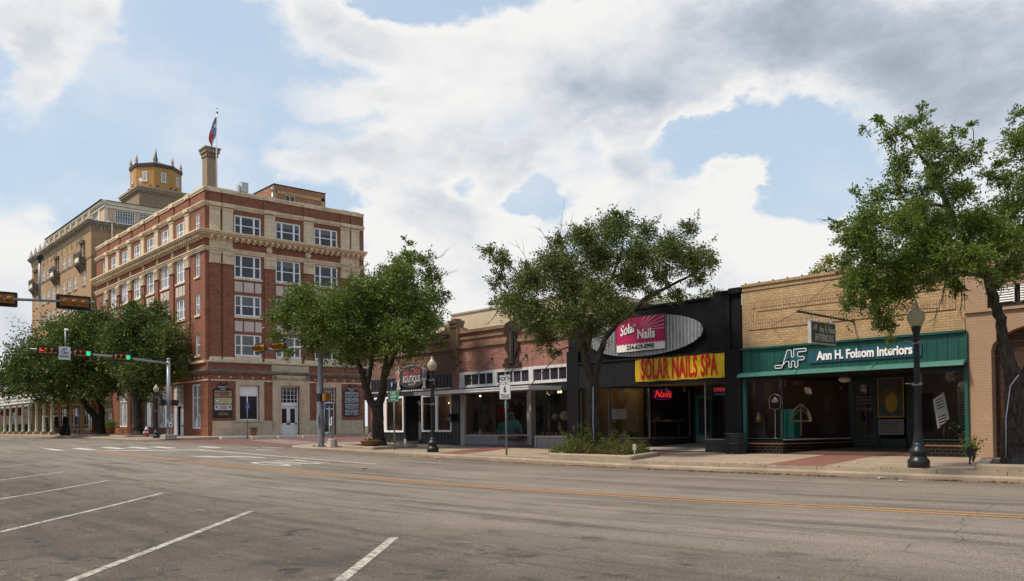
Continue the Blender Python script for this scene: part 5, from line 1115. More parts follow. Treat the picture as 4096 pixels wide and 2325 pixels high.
# banner
bn=thing('banner',(-19.9,25.85,3.66),'yellow vinyl banner with tall red capitals above the nail salon entrance','banner')
V=[];Fc=[];n1,n2=60,12
for i in range(n1+1):
    for j in range(n2+1):
        s_,t_=i/n1,j/n2; y=25.87-.012*math.sin(s_*19+t_*4)*math.sin(t_*PI)-.03*math.exp(-((s_-.72-.12*(t_-.5))**2)/.004)*math.sin(t_*9)*.5
        V.append((-22.01+4.2*s_,y,3.21+.90*t_+.012*math.sin(s_*25)*(1 if j in(0,n2) else 0)))
for i in range(n1):
    for j in range(n2): Fc.append((i*(n2+1)+j,(i+1)*(n2+1)+j,(i+1)*(n2+1)+j+1,i*(n2+1)+j+1))
b=MB(); b.add(V,Fc,True); b.build('cloth',plain('banner_yellow',(.66,.43,.015),.45,0,.12,3),bn,fix=False)
b=FY(25.84); b.text('SOLAR NAILS SPA',-19.91,3.655,1.10,.0,.003,.395,bold=.024,spacing=1.06); b.build('lettering',plain('banner_red',(.50,.008,.012),.45),bn)
b=FY(25.84)
for x in (-21.95,-20.9,-19.9,-18.9,-17.87):
    for z in (3.25,4.07): b.disc((x,z),.02,.0,.02,6)
b.build('eyelet',M_blk,bn)
# neon
nn=thing('neon_sign',(-21.7,27.0,2.75),'red neon sign reading Nails in the dark salon window','neon sign')
M_neon=emit('neon_red',(.9,.03,.03),1.0); M_neonb=emit('neon_violet',(.3,.06,.6),.2)
b=FY(27.6); b.frame((-22.36,28.0,0),(.35,.937,0),(.937,-.35,0)); b.text('Nails',0,2.77,.42,.02,.01,.95,shear=.35,bold=-.004); b.build('lettering',M_neon,nn)
b=MB(); b.frame((-22.36,28.0,0),(.35,.937,0),(.937,-.35,0))
for a0,a1 in ((.15*PI,.85*PI),(1.15*PI,1.85*PI)): b.tube([(.52*math.cos(a0+(a1-a0)*k/12),.03,2.76+.21*math.sin(a0+(a1-a0)*k/12)) for k in range(13)],.010,5)
b.build('neon_ring',M_neonb,nn)
nn=thing('neon_sign',(-18.25,26.2,2.75),'red neon OPEN sign on a dark board in the right salon window','neon sign')
b=FY(26.15); b.box(-18.5,-17.98,-.03,.0,2.55,2.92); b.build('board',M_blk,nn); b=FY(26.15); b.text('OPEN',-18.24,2.77,.2,.004,.01,.95,bold=-.002); b.build('lettering',emit('neon_soft',(.9,.05,.04),.8),nn)
b=FY(26.15); b.tube([(-18.45+.06*k,.01,2.62-.02*math.sin(k*PI/7)) for k in range(8)],.008,4); b.build('neon_line',emit('neon_blue',(.1,.12,.7),.35),nn)

b=MB()
for x,y in ((-23.3,26.6),(-22.3,28.2),(-21.9,28.9),(-18.1,26.6)): b.lathe((x,y,2.86),[(.05,0),(.045,.12),(.02,.25)],8)
b.build('spotlight',M_gw,so_)
# ======== INTERIORS SHOP
fo=thing('interiors_shop_building',(-13.4,33,.5),'buff yellow brick interiors shop with green signboard front','building')
f=FY(26); f.wall(-17.12,-9.66,4.19,6.40,(),.2); f.build('wall',M_yb,fo)
f=FY(26); f.box(-17.14,-9.66,-.25,.05,6.38,6.47); f.box(-17.12,-9.66,-.02,.03,6.22,6.28)
# recessed-looking frame of raised soldier bands
for (a,b,c_,d_),p in (((-16.87,-9.9,4.83,5.79),.03),((-16.60,-10.17,5.04,5.58),.022)):
    w_=.2 if a==-16.87 else .12
    f.box(a,b,-.02,p,d_-w_,d_); f.box(a,b,-.02,p,c_,c_+w_); f.box(a,a+w_,-.02,p-.004,c_+w_,d_-w_); f.box(b-w_,b,-.02,p-.004,c_+w_,d_-w_)
f.build('soldier_frame',M_ybs,fo)
f=FY(26)
for k in range(14): f.ball((-17+k*.55,-.05,6.50),.035,4)
f.build('coping_bolt',M_iron,fo)
f=FY(26); f.box(-17.1,-9.66,-.25,.06,3.26,4.12); f.box(-17.12,-9.62,-.25,.14,4.12,4.19)
u=-17.05
while u<-9.7: f.box(u,u+.025,.06,.075,3.28,4.12); u+=.30
f.box(-17.12,-16.97,-.1,.06,.45,3.26); f.box(-9.68,-9.58,-.1,.08,.45,4.14); f.box(-17.0,-15.57,-.06,.04,.94,1.0); f.box(-10.98,-9.66,-.06,.04,.94,1.0)
f.build('green_front',M_green,fo)
V=[(a,b,c_) for a in (-17.15,-14.9,-14.86,-12.3,-12.26,-9.6) for b,c_ in ((26.0,3.34),(25.78,3.30),(25.66,3.22),(25.64,3.16),(25.70,3.14))]
f=MB(); f.add(V,[(i*5+j,(i+1)*5+j,(i+1)*5+j+1,i*5+j+1) for i in range(5) for j in range(4)]+[(0,1,2,3,4),(25,26,27,28,29)])
f.tube([(-14.88,26,3.36),(-14.88,25.78,3.33),(-14.88,25.64,3.24),(-14.88,25.63,3.15)],.02,4); f.tube([(-12.28,26,3.36),(-12.28,25.78,3.33),(-12.28,25.64,3.24),(-12.28,25.63,3.15)],.02,4); f.build('awning',M_aw,fo,fix=False)
FL_=[(-16.96,26.0),(-15.57,26.0),(-14.7,29.0)]; FR_=[(-12.4,29.0),(-10.95,26.0),(-9.68,26.0)]
f=MB();g=MB()
for P_ in (FL_,FR_):
    cut(f)
    for a,b in zip(P_,P_[1:]):
        d=Vector((b[0]-a[0],b[1]-a[1],0)); L=d.length; d/=L; n=Vector((d.y,-d.x,0)); f.frame((a[0],a[1],0),d,n); g.frame((a[0],a[1],0),d,n)
        f.box(0,L,-.1,.03,.35,.80,0); f.box(0,L,-.1,.05,.80,.84,2); f.box(0,L,-.1,.02,.84,.94,0); f.box(0,L,-.04,.04,.94,.98,1); f.box(0,L,-.04,.03,2.98,3.14,3); g.box(.02,L-.02,-.01,0,.98,2.98); cut(g); f.box(-.02,.02,-.03,.02,.98,2.98,3)
build_each(f,'tiled_bulkhead',[M_btile,M_gw,plain('terracotta_strip',(.25,.11,.06),.6),M_blk],fo); build_each(g,'shop_pane',M_gl,fo)
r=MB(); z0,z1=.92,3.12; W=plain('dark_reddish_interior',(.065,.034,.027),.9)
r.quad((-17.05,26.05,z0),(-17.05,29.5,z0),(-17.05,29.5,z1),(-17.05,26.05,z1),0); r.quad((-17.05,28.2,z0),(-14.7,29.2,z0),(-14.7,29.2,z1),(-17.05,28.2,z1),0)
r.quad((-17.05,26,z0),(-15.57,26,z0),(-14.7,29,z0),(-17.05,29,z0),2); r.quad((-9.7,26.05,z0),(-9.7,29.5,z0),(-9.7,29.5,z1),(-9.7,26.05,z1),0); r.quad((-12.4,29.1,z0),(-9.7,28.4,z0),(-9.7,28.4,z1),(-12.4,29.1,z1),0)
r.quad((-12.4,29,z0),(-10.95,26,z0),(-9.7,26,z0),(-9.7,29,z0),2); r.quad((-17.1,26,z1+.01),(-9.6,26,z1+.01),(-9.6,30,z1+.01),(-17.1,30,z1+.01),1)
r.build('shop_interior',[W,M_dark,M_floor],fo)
r=MB(); r.add([(-15.6,25.98,.485),(-10.9,25.98,.495),(-12.4,29.2,.66),(-14.7,29.2,.66)],[(0,1,2,3)]); r.build('entrance_floor',brick('small_brown_tile',(.13,.075,.045),(.10,.06,.04),(.06,.04,.03),.1,.1,.008,(.07,.045,.03),.3),fo)
f=FY(29.1); f.box(-14.8,-12.3,-.05,.0,2.95,3.14); f.box(-14.8,-14.66,-.05,0,.66,2.95); f.box(-13.78,-13.66,-.05,0,.66,2.95); f.box(-12.75,-12.3,-.05,0,.66,2.95); f.box(-13.7,-12.7,-.05,0,.66,.95); f.build('door_surround',plain('dark_green_wood',(.012,.03,.027),.5),fo)
f=FY(29.08); f.box(-14.66,-14.54,-.05,0,.68,2.95); f.box(-13.9,-13.78,-.05,0,.68,2.95); f.box(-14.54,-13.9,-.05,0,.68,.9); f.box(-14.54,-13.9,-.05,0,2.85,2.95); dr=f.build('door',plain('dark_green_wood',(.012,.03,.027),.5),fo)
f=FY(29.08); f.box(-14.54,-13.9,-.03,-.02,.9,2.85); f.build('pane',pane('black_pane',(.012,.012,.012)),dr)
f=FY(29.1); f.text('AHF Ann H. Folsom',-14.22,2.42,.085,.0,.003,.8); f.text('INTERIORS',-14.22,2.31,.12,.0,.003,.9); f.text('DESIGN - FRAMING',-14.22,2.2,.07,.0,.003,.9); f.text('GIFTS',-14.22,2.12,.07,.0,.003,.9); f.text('ANTIQUES',-14.22,1.98,.13,.0,.003,.9); f.build('lettering',plain('faded_gold_letter',(.22,.21,.19),.6),fo)
f=FY(29.12); f.box(-14.35,-13.98,.0,.01,1.28,1.75,0); f.box(-14.35,-13.98,.01,.014,1.25,1.48,1); f.build('door_notice',[plain('notice_green',(.13,.14,.11),.6),plain('notice_red',(.25,.05,.05),.6)],fo)
f=FY(26.9); f.lathe((-14.9+.6,-1.2,2.98),[(.02,.2),(.1,.14),(.2,.05),(.22,-.02),(.17,-.12),(.06,-.18)],14) if False else None
# sign letters on the green board
b=FY(26-.075); b.box(-14.5,-10.85,.0,.03,3.51,3.90); sp=b.build('blue_signboard',plain('blue_green_board',(.015,.085,.13),.5,0,.2,3),fo)
b=FY(26-.11); b.text('Ann H. Folsom Interiors',-12.66,3.72,.40,.0,.03,.80,bold=.012,spacing=.98); 
b.build('lettering',M_wf,sp)
# outlined monogram
def outline(mb,pts,w_=.012):
    n=len(pts)
    for i in range(n):
        a=Vector(pts[i]);b_=Vector(pts[(i+1)%n]); d=(b_-a).normalized(); q=Vector((-d.y,d.x))*w_; a=a-d*w_; b_=b_+d*w_
        mb.prism([tuple(a-q),tuple(b_-q),tuple(b_+q),tuple(a+q)],.03,.05)
mono=[(-15.75,3.42),(-15.45,3.42),(-15.18,4.0),(-15.0,4.0),(-15.0,3.76),(-14.9,3.76),(-14.9,4.02),(-14.35,4.02),(-14.35,3.92),(-14.72,3.92),(-14.72,3.76),(-14.45,3.76),(-14.45,3.65),(-14.72,3.65),(-14.72,3.42),(-14.86,3.42),(-14.86,3.63),(-15.0,3.63),(-15.0,3.42),(-15.12,3.42),(-15.12,3.63),(-15.28,3.63),(-15.36,3.52),(-15.75,3.52)]
mono=[((x+15.75)*.84-15.78,z*1.02-.08) for x,z in mono]
b=FY(26-.06); b.prism(mono,.01,.03,1); outline(b,mono); b.build('monogram',[M_wf,plain('monogram_fill',(.015,.10,.13),.5)],fo)
# blade sign
bs=thing('hanging_blade_sign',(-13,24,4.3),'dark green hanging sign with white letters on a pole over the green awning','sign')
def zb(y): return 4.815+(y-22.643)*(4.76-4.815)/3.3
b=MB(); b.tube([(-13,22.64,4.82),(-13,26,4.76)],.035,8); b.ball((-13,22.64,4.82),.05,6); b.build('pole',plain('dark_green_iron',(.03,.045,.03),.6),bs)
b=MB(); b.box(-13.05,-12.95,23.25,24.73,3.92,4.60); b.box(-13.03,-12.97,23.4,23.43,4.6,4.8); b.box(-13.03,-12.97,24.55,24.58,4.6,4.8); bb=b.build('frame',plain('aged_white_frame',(.50,.50,.48),.6),bs)
b=MB(); b.box(-12.96,-12.935,23.30,24.68,3.96,4.56); b.box(-13.065,-13.04,23.30,24.68,3.96,4.56); b.build('board',plain('dark_green_board',(.03,.06,.035),.5),bb)
b=FX(-12.935); b.text('Ann H. Folsom',24.22,4.36,.29,.0,.006,.56,bold=.006); b.text('INTERIORS',24.0,4.10,.29,.0,.006,.8,bold=.01); b.text('AHF',23.47,4.39,.26,.0,.006,.42,shear=.3,bold=.004); b.build('lettering',plain('dim_white_letter',(.42,.43,.40),.6),bb)
b=MB(); b.tube([(-13,22.7,4.85),(-13.67,26,6.21)],.01,4); b.tube([(-13,22.7,4.84),(-15.96,26,4.9)],.01,4); b.tube([(-13,22.7,4.84),(-10.4,26,4.9)],.01,4); b.build('guy_wire',M_iron,bs)
roofbox(fo,-17.1,-9.7,6.36)
# ======== TAN PAINTED BUILDING (right)
tb=thing('tan_building',(-4.5,33,.5),'tan painted brick building with arched dark timber doorway at right edge','building')
f=FY(26)
arch=[(-8.97+1.75*(1-math.cos(t_)),3.55+.72*math.sin(t_)) for t_ in [PI*i/14 for i in range(15)]]
f.wall(-9.64,14,4.30,6.4,[(-9.05,-5.4,4.75,5.36)],.25); f.box(-9.64,-8.97,-.42,.0,.35,4.3); f.wall(-5.47,14,.35,4.3)
for (a,b_) in zip(arch,arch[1:]):
    f.quad((a[0],0,a[1]),(b_[0],0,b_[1]),(b_[0],0,4.3),(a[0],0,4.3)); f.quad((a[0],0,a[1]),(b_[0],0,b_[1]),(b_[0],-.4,b_[1]),(a[0],-.4,a[1]))
f.box(-9.64,14,-.02,.07,4.66,4.74); f.box(-9.64,14,-.25,.05,6.4,6.5)
f.frame(); f.quad((-9.66,26.2,5.5),(-9.66,50,5.5),(-9.66,50,6.4),(-9.66,26.2,6.4)); f.build('wall',M_tanp,tb)
f=FY(26.3); 
k=.4
while k<4.4: f.box(-9.1,-5.3,-.05,.0,k,k+.19); k+=.2
f.build('timber_infill',plain('dark_stained_timber',(.075,.035,.018),.6,0,.5,2.2,(.03,.015,.01),.3,30,streak=.4),tb)
f=FY(26.27); f.box(-8.72,-8.6,-.02,.03,.45,2.6); f.box(-7.72,-7.6,-.02,.03,.45,2.6); f.box(-8.72,-7.6,-.02,.03,2.5,2.62); f.box(-8.6,-7.72,-.02,.01,.45,2.5); f.build('door',plain('grey_blue_door',(.035,.045,.055),.5),tb)
f=FY(26.1); f.box(-9.1,-5.3,-.05,.0,4.7,5.4,1); f.box(-9.05,-5.4,.0,.05,4.76,4.86,0); f.box(-7.35,-7.25,0,.04,4.86,5.36,0)
f.build('window_back',[M_blk,M_dark],tb)
f=FY(26.05)
for a in (-8.95,-8.2,-7.15,-6.3):
    for k in range(7): f.prism([(.0,4.88+k*.07),(.05,4.90+k*.07),(.0,4.94+k*.07)],a,a+.6,ax='u')
    f.box(a,a+.04,-.01,.03,4.86,5.34); f.box(a+.56,a+.6,-.01,.03,4.86,5.34); cut(f)
build_each(f,'louvre_shutter',M_wf,tb)
# ======== cream stucco building behind the shops
cb=thing('stucco_building',(-30,40,.5),'long plain cream stucco wall rising behind the brick shops','building')
f=FY(30); M_cs=plain('pale_cream_stucco',(.58,.47,.33),.85,0,.12,.6,(.42,.33,.23),.2,10,streak=.35); f.wall(-39.57,-28.2,4,8.0); f.wall(-42.3,-39.57,4,7.5); f.frame(); f.quad((-39.57,30,7),(-39.57,50,7),(-39.57,50,8),(-39.57,30,8)); f.box(-39.5,-28.2,30.1,50,7.8,7.98); f.build('wall',M_cs,cb)
f=FY(30); f.box(-39.62,-28.2,-.3,.06,8.0,8.1); f.box(-42.3,-39.6,-.3,.06,7.5,7.6); f.box(-33.6,-29.5,0,.02,7.2,7.23); f.build('coping',plain('stucco_coping',(.42,.34,.24),.8),cb)
# ======== near side of the street (only seen reflected; junction closed to darken the windows)
for k,(x0,x1,h,c,lb) in enumerate(((-60,-22,8.5,(.28,.14,.10),'brown brick block on the near side of the street behind the viewer'),(-22,-4,8,(.4,.33,.24),'tan block on the near side of the street behind the viewer'),(-4,16,6,(.22,.12,.09),'dark brick block on the near side of the street at right behind the viewer'),(-120,-60,8.5,(.33,.2,.13),'long brick row on the near side of the street past the junction'))):
    t=thing('near_side_building',((x0+x1)/2,-9,.2),lb,'building','buildings on the near side of the street')
    b=MB((0,-6,0),(-1,0,0),(0,1,0)); hs=[(-x1+1.5+j*4.2,-x1+4.4+j*4.2,.8,3.3) for j in range(int((x1-x0-2)//4.2))]; b.wall(-x1,-x0,0,h,hs,.25); b.frame(); b.box(x0,x1,-20,-6.3,h-.3,h); b.build('wall',brick('near%d'%k,c,tuple(q*.8 for q in c),(.3,.25,.2)),t)
    b=MB((0,-6,0),(-1,0,0),(0,1,0)); 
    for a,b_,c_,d_ in hs: b.box(a,b_,-.2,-.15,c_,d_)
    b.build('windows',plain('unlit_window',(.02,.02,.022),.7),t)

for nm,p,e_,c in (('shop_bulb_and_fill',(-31.2,28.0,3.1),16,(1,.72,.42)),('shop_bulb_and_fill',(-26.9,28.0,3.1),8,(1,.72,.42)),('shop_bulb_and_fill',(-24.3,27.9,3.0),4,(1,.78,.5)),('shop_bulb_and_fill',(-35.3,26.5,2.85),4,(1,.66,.35)),('shop_bulb_and_fill',(-40.0,26.5,2.85),4,(1,.66,.35)),('shop_bulb_and_fill',(-16.2,27.0,2.9),10,(1,.78,.55)),('shop_bulb_and_fill',(-10.6,27.3,2.9),8,(1,.78,.55))):  # left boutique and green shop ones: added fill; others serve spots and sconce
    ld=bpy.data.lights.new(nm,'POINT'); ld.energy=e_; ld.color=c; ld.shadow_soft_size=.15; lo=bpy.data.objects.new(nm,ld); S.collection.objects.link(lo); lo.location=p

t=thing('reflection_blocker',(90,15,.3),'unseen brick block added behind the viewer to darken the salon window reflection','building'); b=MB(); b.box(88,100,-40,70,0,13); b.build('wall',brick('near9',(.2,.11,.08),(.15,.09,.07),(.2,.17,.14)),t)  # added out of view to block bright sky mirrored in the salon pane
# ---------------------------------------------------------------- STREET FURNITURE
M_lampb=plain('black_lamp_paint',(.017,.019,.021),.38,0,.25,5,(.03,.03,.032))
M_galv=plain('galvanised_steel',(.33,.35,.38),.45,.55,.18,6,(.24,.25,.26)); M_galvd=plain('dull_post_steel',(.22,.24,.26),.5,.5,.2,6)
M_sy=plain('signal_yellow',(.38,.16,.010),.5,0,.12,6); M_syd=plain('signal_amber_inner',(.75,.30,.02),.5); M_bp=plain('backplate_black',(.014,.014,.015),.55)
def m_globe():
    t=MT('lamp_globe',.28,0,.5); t.col((.55,.50,.34)); t.b.inputs['Transmission Weight'].default_value=.25; t.b.inputs['Subsurface Weight'].default_value=.2; t.b.inputs['Subsurface Radius'].default_value=(.1,.1,.08)
    return t.m
M_globe=m_globe()
lp=thing('street_lamp',(-8.9,20.95,side_z(-8.9,21)-.01),'black fluted street lamp with acorn globe before the green shopfront','street lamp','acorn street lamps along the pavement')
L0=(-8.9,20.95,side_z(-8.9,21)-.01)
b=MB(L0); b.lathe((0,0,0),[(.25,0),(.25,.17),(.235,.2),(.2,.24),(.185,.28),(.18,.31),(.215,.35),(.22,.40),(.19,.46),(.15,.50),(.135,.56),(.125,.62)],24); b.build('base',M_lampb,lp)
b=MB(L0); b.lathe((0,0,0),[(.125,.60),(.105,.75),(.085,.9),(.082,1.1),(.072,2.2),(.062,3.12),(.06,3.14)],32,flute=.12,sm=False); b.build('shaft',M_lampb,lp)
b=MB(L0); b.lathe((0,0,0),[(.06,3.08),(.085,3.12),(.07,3.17),(.075,3.26),(.1,3.36),(.115,3.42),(.11,3.46),(.06,3.46)],20); b.build('capital',M_lampb,lp)
b=MB(L0); b.lathe((0,0,0),[(.10,3.44),(.15,3.5),(.195,3.6),(.207,3.68),(.20,3.74),(.17,3.785),(.175,3.80),(.125,3.84),(.09,3.89),(.075,3.93),(.045,3.95),(.06,3.99),(.04,4.03),(.005,4.06)],24); b.build('globe',M_globe,lp)
for z in (2.04,3.06):
    b=MB(L0); b.box(-.11,.11,-.04,.04,z-.02,z+.04); b.box(-.075,.075,-.085,.085,z-.035,z-.005); b.tube([(-.0,-.08,z),(-.0,-.62,z+.0)],.013,6); b.tube([(.09,-.05,z+.02),(.09,.05,z+.02)],.02,6); b.build('banner_bracket',M_galv,lp)
for pos,lb in (((-28.95,20.9),'black fluted street lamp with acorn globe before the black boutique'),((-65.0,21.5),'black street lamp whose globe is lost in the tree beside the hydrant'),((-87.96,20.95),'distant black street lamp between the hotel columns and the big tree')):
    copy_tree(lp,(pos[0],pos[1],side_z(*pos)-.01),lb)
# concrete footing of far lamp
# signal heads
def head(parent,o,u,n,lit=None,arrow=False,back=False,tilt=0.):
    """horizontal three lens signal; o = centre, u = lateral axis, n = facing"""
    def F(): return MB(o,u,n)
    b=F(); b.prism([(-.66,-.26),(-.62,-.3),(.62,-.3),(.66,-.26),(.66,.26),(.62,.3),(-.62,.3),(-.66,.26)],-.02,.0); bp=b.build('backplate',M_bp,parent)
    b=F(); b.box(-.53,.53,-.19,.02,-.17,.17,2)
    for x in (-.35,0,.35): b.ball((x,-.14,0),.15,6,m=2,sz=.9)
    b.box(-.52,.52,.02,.03,-.165,.165,1); b.build('housing',[M_sy,M_syd,plain('signal_back_shaded',(.26,.10,.008),.55)],parent,bevel=.012)  # housing backs: signal yellow darkened, their shade painted into the colour
    for k,x in enumerate((-.35,0,.35)):
        b=F(); m=[M_bp,M_bp,M_bp][k]
        nn=14; V=[];Fc=[]
        for j in range(nn+1):
            a=PI*(-.22)+PI*1.44*j/nn
            V+=[(x+.155*math.cos(a),.03,.155*math.sin(a)),(x+.155*math.cos(a),.03+.24-.05*(1-math.sin(max(0,a))),.155*math.sin(a))]
        for j in range(nn): Fc.append((2*j,2*j+2,2*j+3,2*j+1))
        b.add(V,Fc,True); b.build('visor',M_sy,parent,fix=False)
        b=F(); c='dark'
        if lit==k: mm=emit('signal_green',(.0,.80,.36),1.0) if k==2 else emit('signal_red',(1.,.04,.02),1.5)
        else: mm=plain('dark_lens',(.014,.012,.010),.25)
        if lit==k and arrow:
            b.disc((x,0),.145,.03,.045,18); ln=b.build('lens',plain('dark_lens',(.014,.012,.010),.25),parent)
            b=F(); b.box(x-.06,x+.11,.047,.055,-.022,.022); b.prism([(x-.13,0),(x-.04,.075),(x-.04,-.075)],.047,.055); b.build('arrow',mm,ln)
        else: b.disc((x,0),.145,.03,.045,18); b.build('lens',mm,parent)
# mast A at the bank corner, arm reaching over the main street towards the viewer
A=(-63.0,21.72); za=side_z(*A)
ma=thing('traffic_signal_mast',(A[0],A[1],za),'galvanised signal mast at the bank corner with three signals over the main street','traffic signal','traffic signals')
b=MB(); b.box(A[0]-.45,A[0]+.45,A[1]-.42,A[1]+.42,za-.1,za+.27); b.build('footing',plain('footing_concrete',(.42,.38,.32),.85,0,.2,3,(.2,.18,.15)),ma,bevel=.03)
b=MB(); b.tube([(A[0],A[1],za+.25),(A[0],A[1],6.6)],[.155,.125],16); b.box(A[0]-.25,A[0]+.25,A[1]-.25,A[1]+.25,za+.27,za+.31); b.lathe((A[0],A[1],6.58),[(.17,0),(.14,.06),(.03,.12)],14); b.build('pole',M_galv,ma)
ap=[(A[0]+.1,A[1]-.1,6.3),(A[0]+.05,18.0,6.62),(A[0],15.0,6.78),(A[0],12.7,6.92)]
b=MB(); b.tube(ap,[.09,.075,.06,.045],12); b.disc((0,0),.01,0,.01,4) if False else None; b.build('mast_arm',M_galv,ma)
b=MB(); b.tube([(A[0],14.85,6.8),(A[0],14.85,8.25)],.045,8); b.build('camera_pole',M_galv,ma)
b=MB(); b.tube([(A[0]-.1,14.85,8.35),(A[0]+.35,14.9,8.3)],[.06,.08],10); b.build('camera',M_wf,ma)
head(ma,(A[0]+.28,13.72,6.83),(0,1,0),(1,0,0),0,True); head(ma,(A[0]+.28,15.85,6.75),(0,1,0),(1,0,0),2); head(ma,(A[0]+.28,18.45,6.6),(0,1,0),(1,0,0),2)
b=MB((A[0]+.22,0,0),(0,1,0),(1,0,0)); b.prism([(14.37,6.3),(14.40,6.27),(15.08,6.27),(15.11,6.3),(15.11,7.12),(15.08,7.15),(14.40,7.15),(14.37,7.12)],-.01,.01); sgn=b.build('regulatory_sign',plain('sign_white',(.66,.66,.66),.5,0,.04),ma)
b=MB((A[0]+.22,0,0),(0,1,0),(1,0,0))
for k,tx in enumerate(('LEFT','TURN','SIGNAL')): b.text(tx,14.74,6.95-.235*k,.25,.012,.004,.72,bold=.006)
b.build('lettering',M_blk,sgn)
b=MB((A[0],A[1],0),(0,1,0),(1,0,0)); b.box(.2,.62,-.05,.25,3.18,3.62); b.tube([(.1,0,3.3),(.25,0,3.3)],.03,6); b.box(-.62,-.2,-.2,.1,3.2,3.62); ph_=b.build('pedestrian_signal',M_bp,ma)
b=MB((A[0],A[1],0),(0,1,0),(1,0,0)); b.box(.32,.5,.25,.26,3.27,3.52); b.build('hand_symbol',emit('dim_red',(.3,.02,.015),.08),ph_)
b=MB((A[0],A[1],0),(0,1,0),(1,0,0)); b.box(.0,.28,.16,.3,2.3,2.6); b.box(.04,.24,.16,.3,2.05,2.28); b.box(-.22,-.02,.16,.2,1.9,2.25); b.build('meter_box',plain('pale_grey_box',(.50,.50,.50),.5),ma)
b=MB((A[0],A[1],0),(0,1,0),(1,0,0)); b.disc((.14,2.45),.09,.3,.36,14); b.build('meter_dial',M_galv,ma)
b=MB((A[0],A[1],0),(0,1,0),(1,0,0)); b.box(-.06,.2,.2,.22,1.63,2.0); bb=b.build('push_button_sign',M_wf,ma)
b=MB((A[0],A[1],0),(0,1,0),(1,0,0)); b.box(.02,.12,.22,.226,1.72,1.86); b.build('symbol',M_blk,bb); b=MB((A[0],A[1],0),(0,1,0),(1,0,0)); b.ball((.08,.25,1.58),.06,6); b.build('push_button',M_sy,ma)
# mast B at the shop corner
B=(-38.35,20.75); zb_=side_z(*B)
mb=thing('traffic_signal_mast',(B[0],B[1],zb_),'tall galvanised signal mast before the tree at the boutique corner','traffic signal','traffic signals')
b=MB(); b.tube([(B[0],B[1],zb_),(B[0],B[1],5.9)],[.17,.125],12,sm=False); b.box(B[0]-.32,B[0]+.32,B[1]-.32,B[1]+.32,zb_-.02,zb_+.04); b.lathe((B[0],B[1],5.9),[(.2,0),(.16,.06),(.02,.1)],12)
for dx,dy in ((-.26,-.26),(.26,-.26),(.26,.26),(-.26,.26)): b.lathe((B[0]+dx,B[1]+dy,zb_+.04),[(.04,0),(.04,.06),(.02,.1)],6)
b.build('pole',M_galv,mb)
b=MB(); b.tube([(B[0],B[1],5.6),(-41.5,20.75,5.78),(-46.2,20.75,6.0)],[.085,.065,.045],12); b.build('mast_arm',M_galv,mb)
b=MB(); b.prism([(B[0]+.02,1.6),(B[0]+.2,1.6),(B[0]+.2,2.2),(B[0]+.02,2.2)],20.5,20.52) ; b.build('access_plate',M_galv,mb)
head(mb,(-44.9,20.52,6.0),(1,0,0),(0,-1,0)); head(mb,(-42.5,20.52,5.92),(1,0,0),(0,-1,0))
b=MB(); b.box(B[0]+.22,B[0]+.62,B[1]-.35,B[1]+.02,2.82,3.22); b.box(B[0]+.7,B[0]+1.02,B[1]-.3,B[1]+.0,2.83,3.2,1); b.tube([(B[0]+.1,B[1],3.05),(B[0]+.75,B[1],3.05)],.03,6,1); b.build('pedestrian_signal',[M_bp,M_sy],mb)
# mast C over the near side, seen from behind
Cx=-38.0; zc=side_z(Cx,26)-.2
mc=thing('traffic_signal_mast',(Cx,.2,.3),'signal mast arm reaching in from the left edge with signals seen from behind','traffic signal','traffic signals')
b=MB(); b.tube([(Cx,.2,.2),(Cx,.2,6.8)],[.24,.18],14); b.build('pole',M_galv,mc)
b=MB(); b.tube([(Cx,.2,6.45),(Cx,4,6.62),(Cx,7.0,6.74),(Cx,10.0,6.87)],[.085,.07,.06,.045],12); b.ball((Cx,10.02,6.87),.07,6); b.build('mast_arm',M_galvd,mc)
b=MB(); b.tube([(Cx,8.02,6.75),(Cx,8.02,8.3)],.045,8); b.tube([(Cx,8.02,8.3),(Cx+.08,8.2,8.15),(Cx+.05,8.2,8.4),(Cx,8.02,8.55)],.012,5); b.build('camera_pole',M_galv,mc)
b=MB(); b.tube([(Cx+.2,8.02,8.5),(Cx-.25,8.02,8.58)],[.11,.13],10); b.box(Cx-.05,Cx+.05,7.97,8.07,8.3,8.45); b.build('camera',M_blk,mc)
head(mc,(Cx-.14,9.3,6.82),(0,-1,0),(-1,0,0)); head(mc,(Cx-.14,6.6,6.74),(0,-1,0),(-1,0,0))
# push button post
pp_=thing('push_button_post',(-37.3,20.8,side_z(-37.3,20.8)),'short pedestrian push button post on a concrete pedestal beside the corner mast','push button post')
z=side_z(-37.3,20.8); b=MB(); b.lathe((-37.3,20.8,z),[(.30,0),(.29,.05),(.22,.38),(.17,.42)],8,sm=False); b.build('pedestal',plain('pedestal_concrete',(.48,.43,.36),.85),pp_)
b=MB(); b.tube([(-37.3,20.8,z+.4),(-37.3,20.8,2.05)],.06,10); b.build('post',M_galv,pp_)
b=FY(20.73); b.box(-37.42,-37.16,0,.02,1.63,1.95); q=b.build('push_button_sign',M_wf,pp_); b=FY(20.7); b.box(-37.33,-37.25,0.0,.01,1.7,1.82); b.box(-37.38,-37.2,.0,.01,1.86,1.91); b.build('symbol',M_blk,q); b=MB(); b.ball((-37.2,20.68,1.55),.07,6); b.build('push_button',M_sy,pp_)
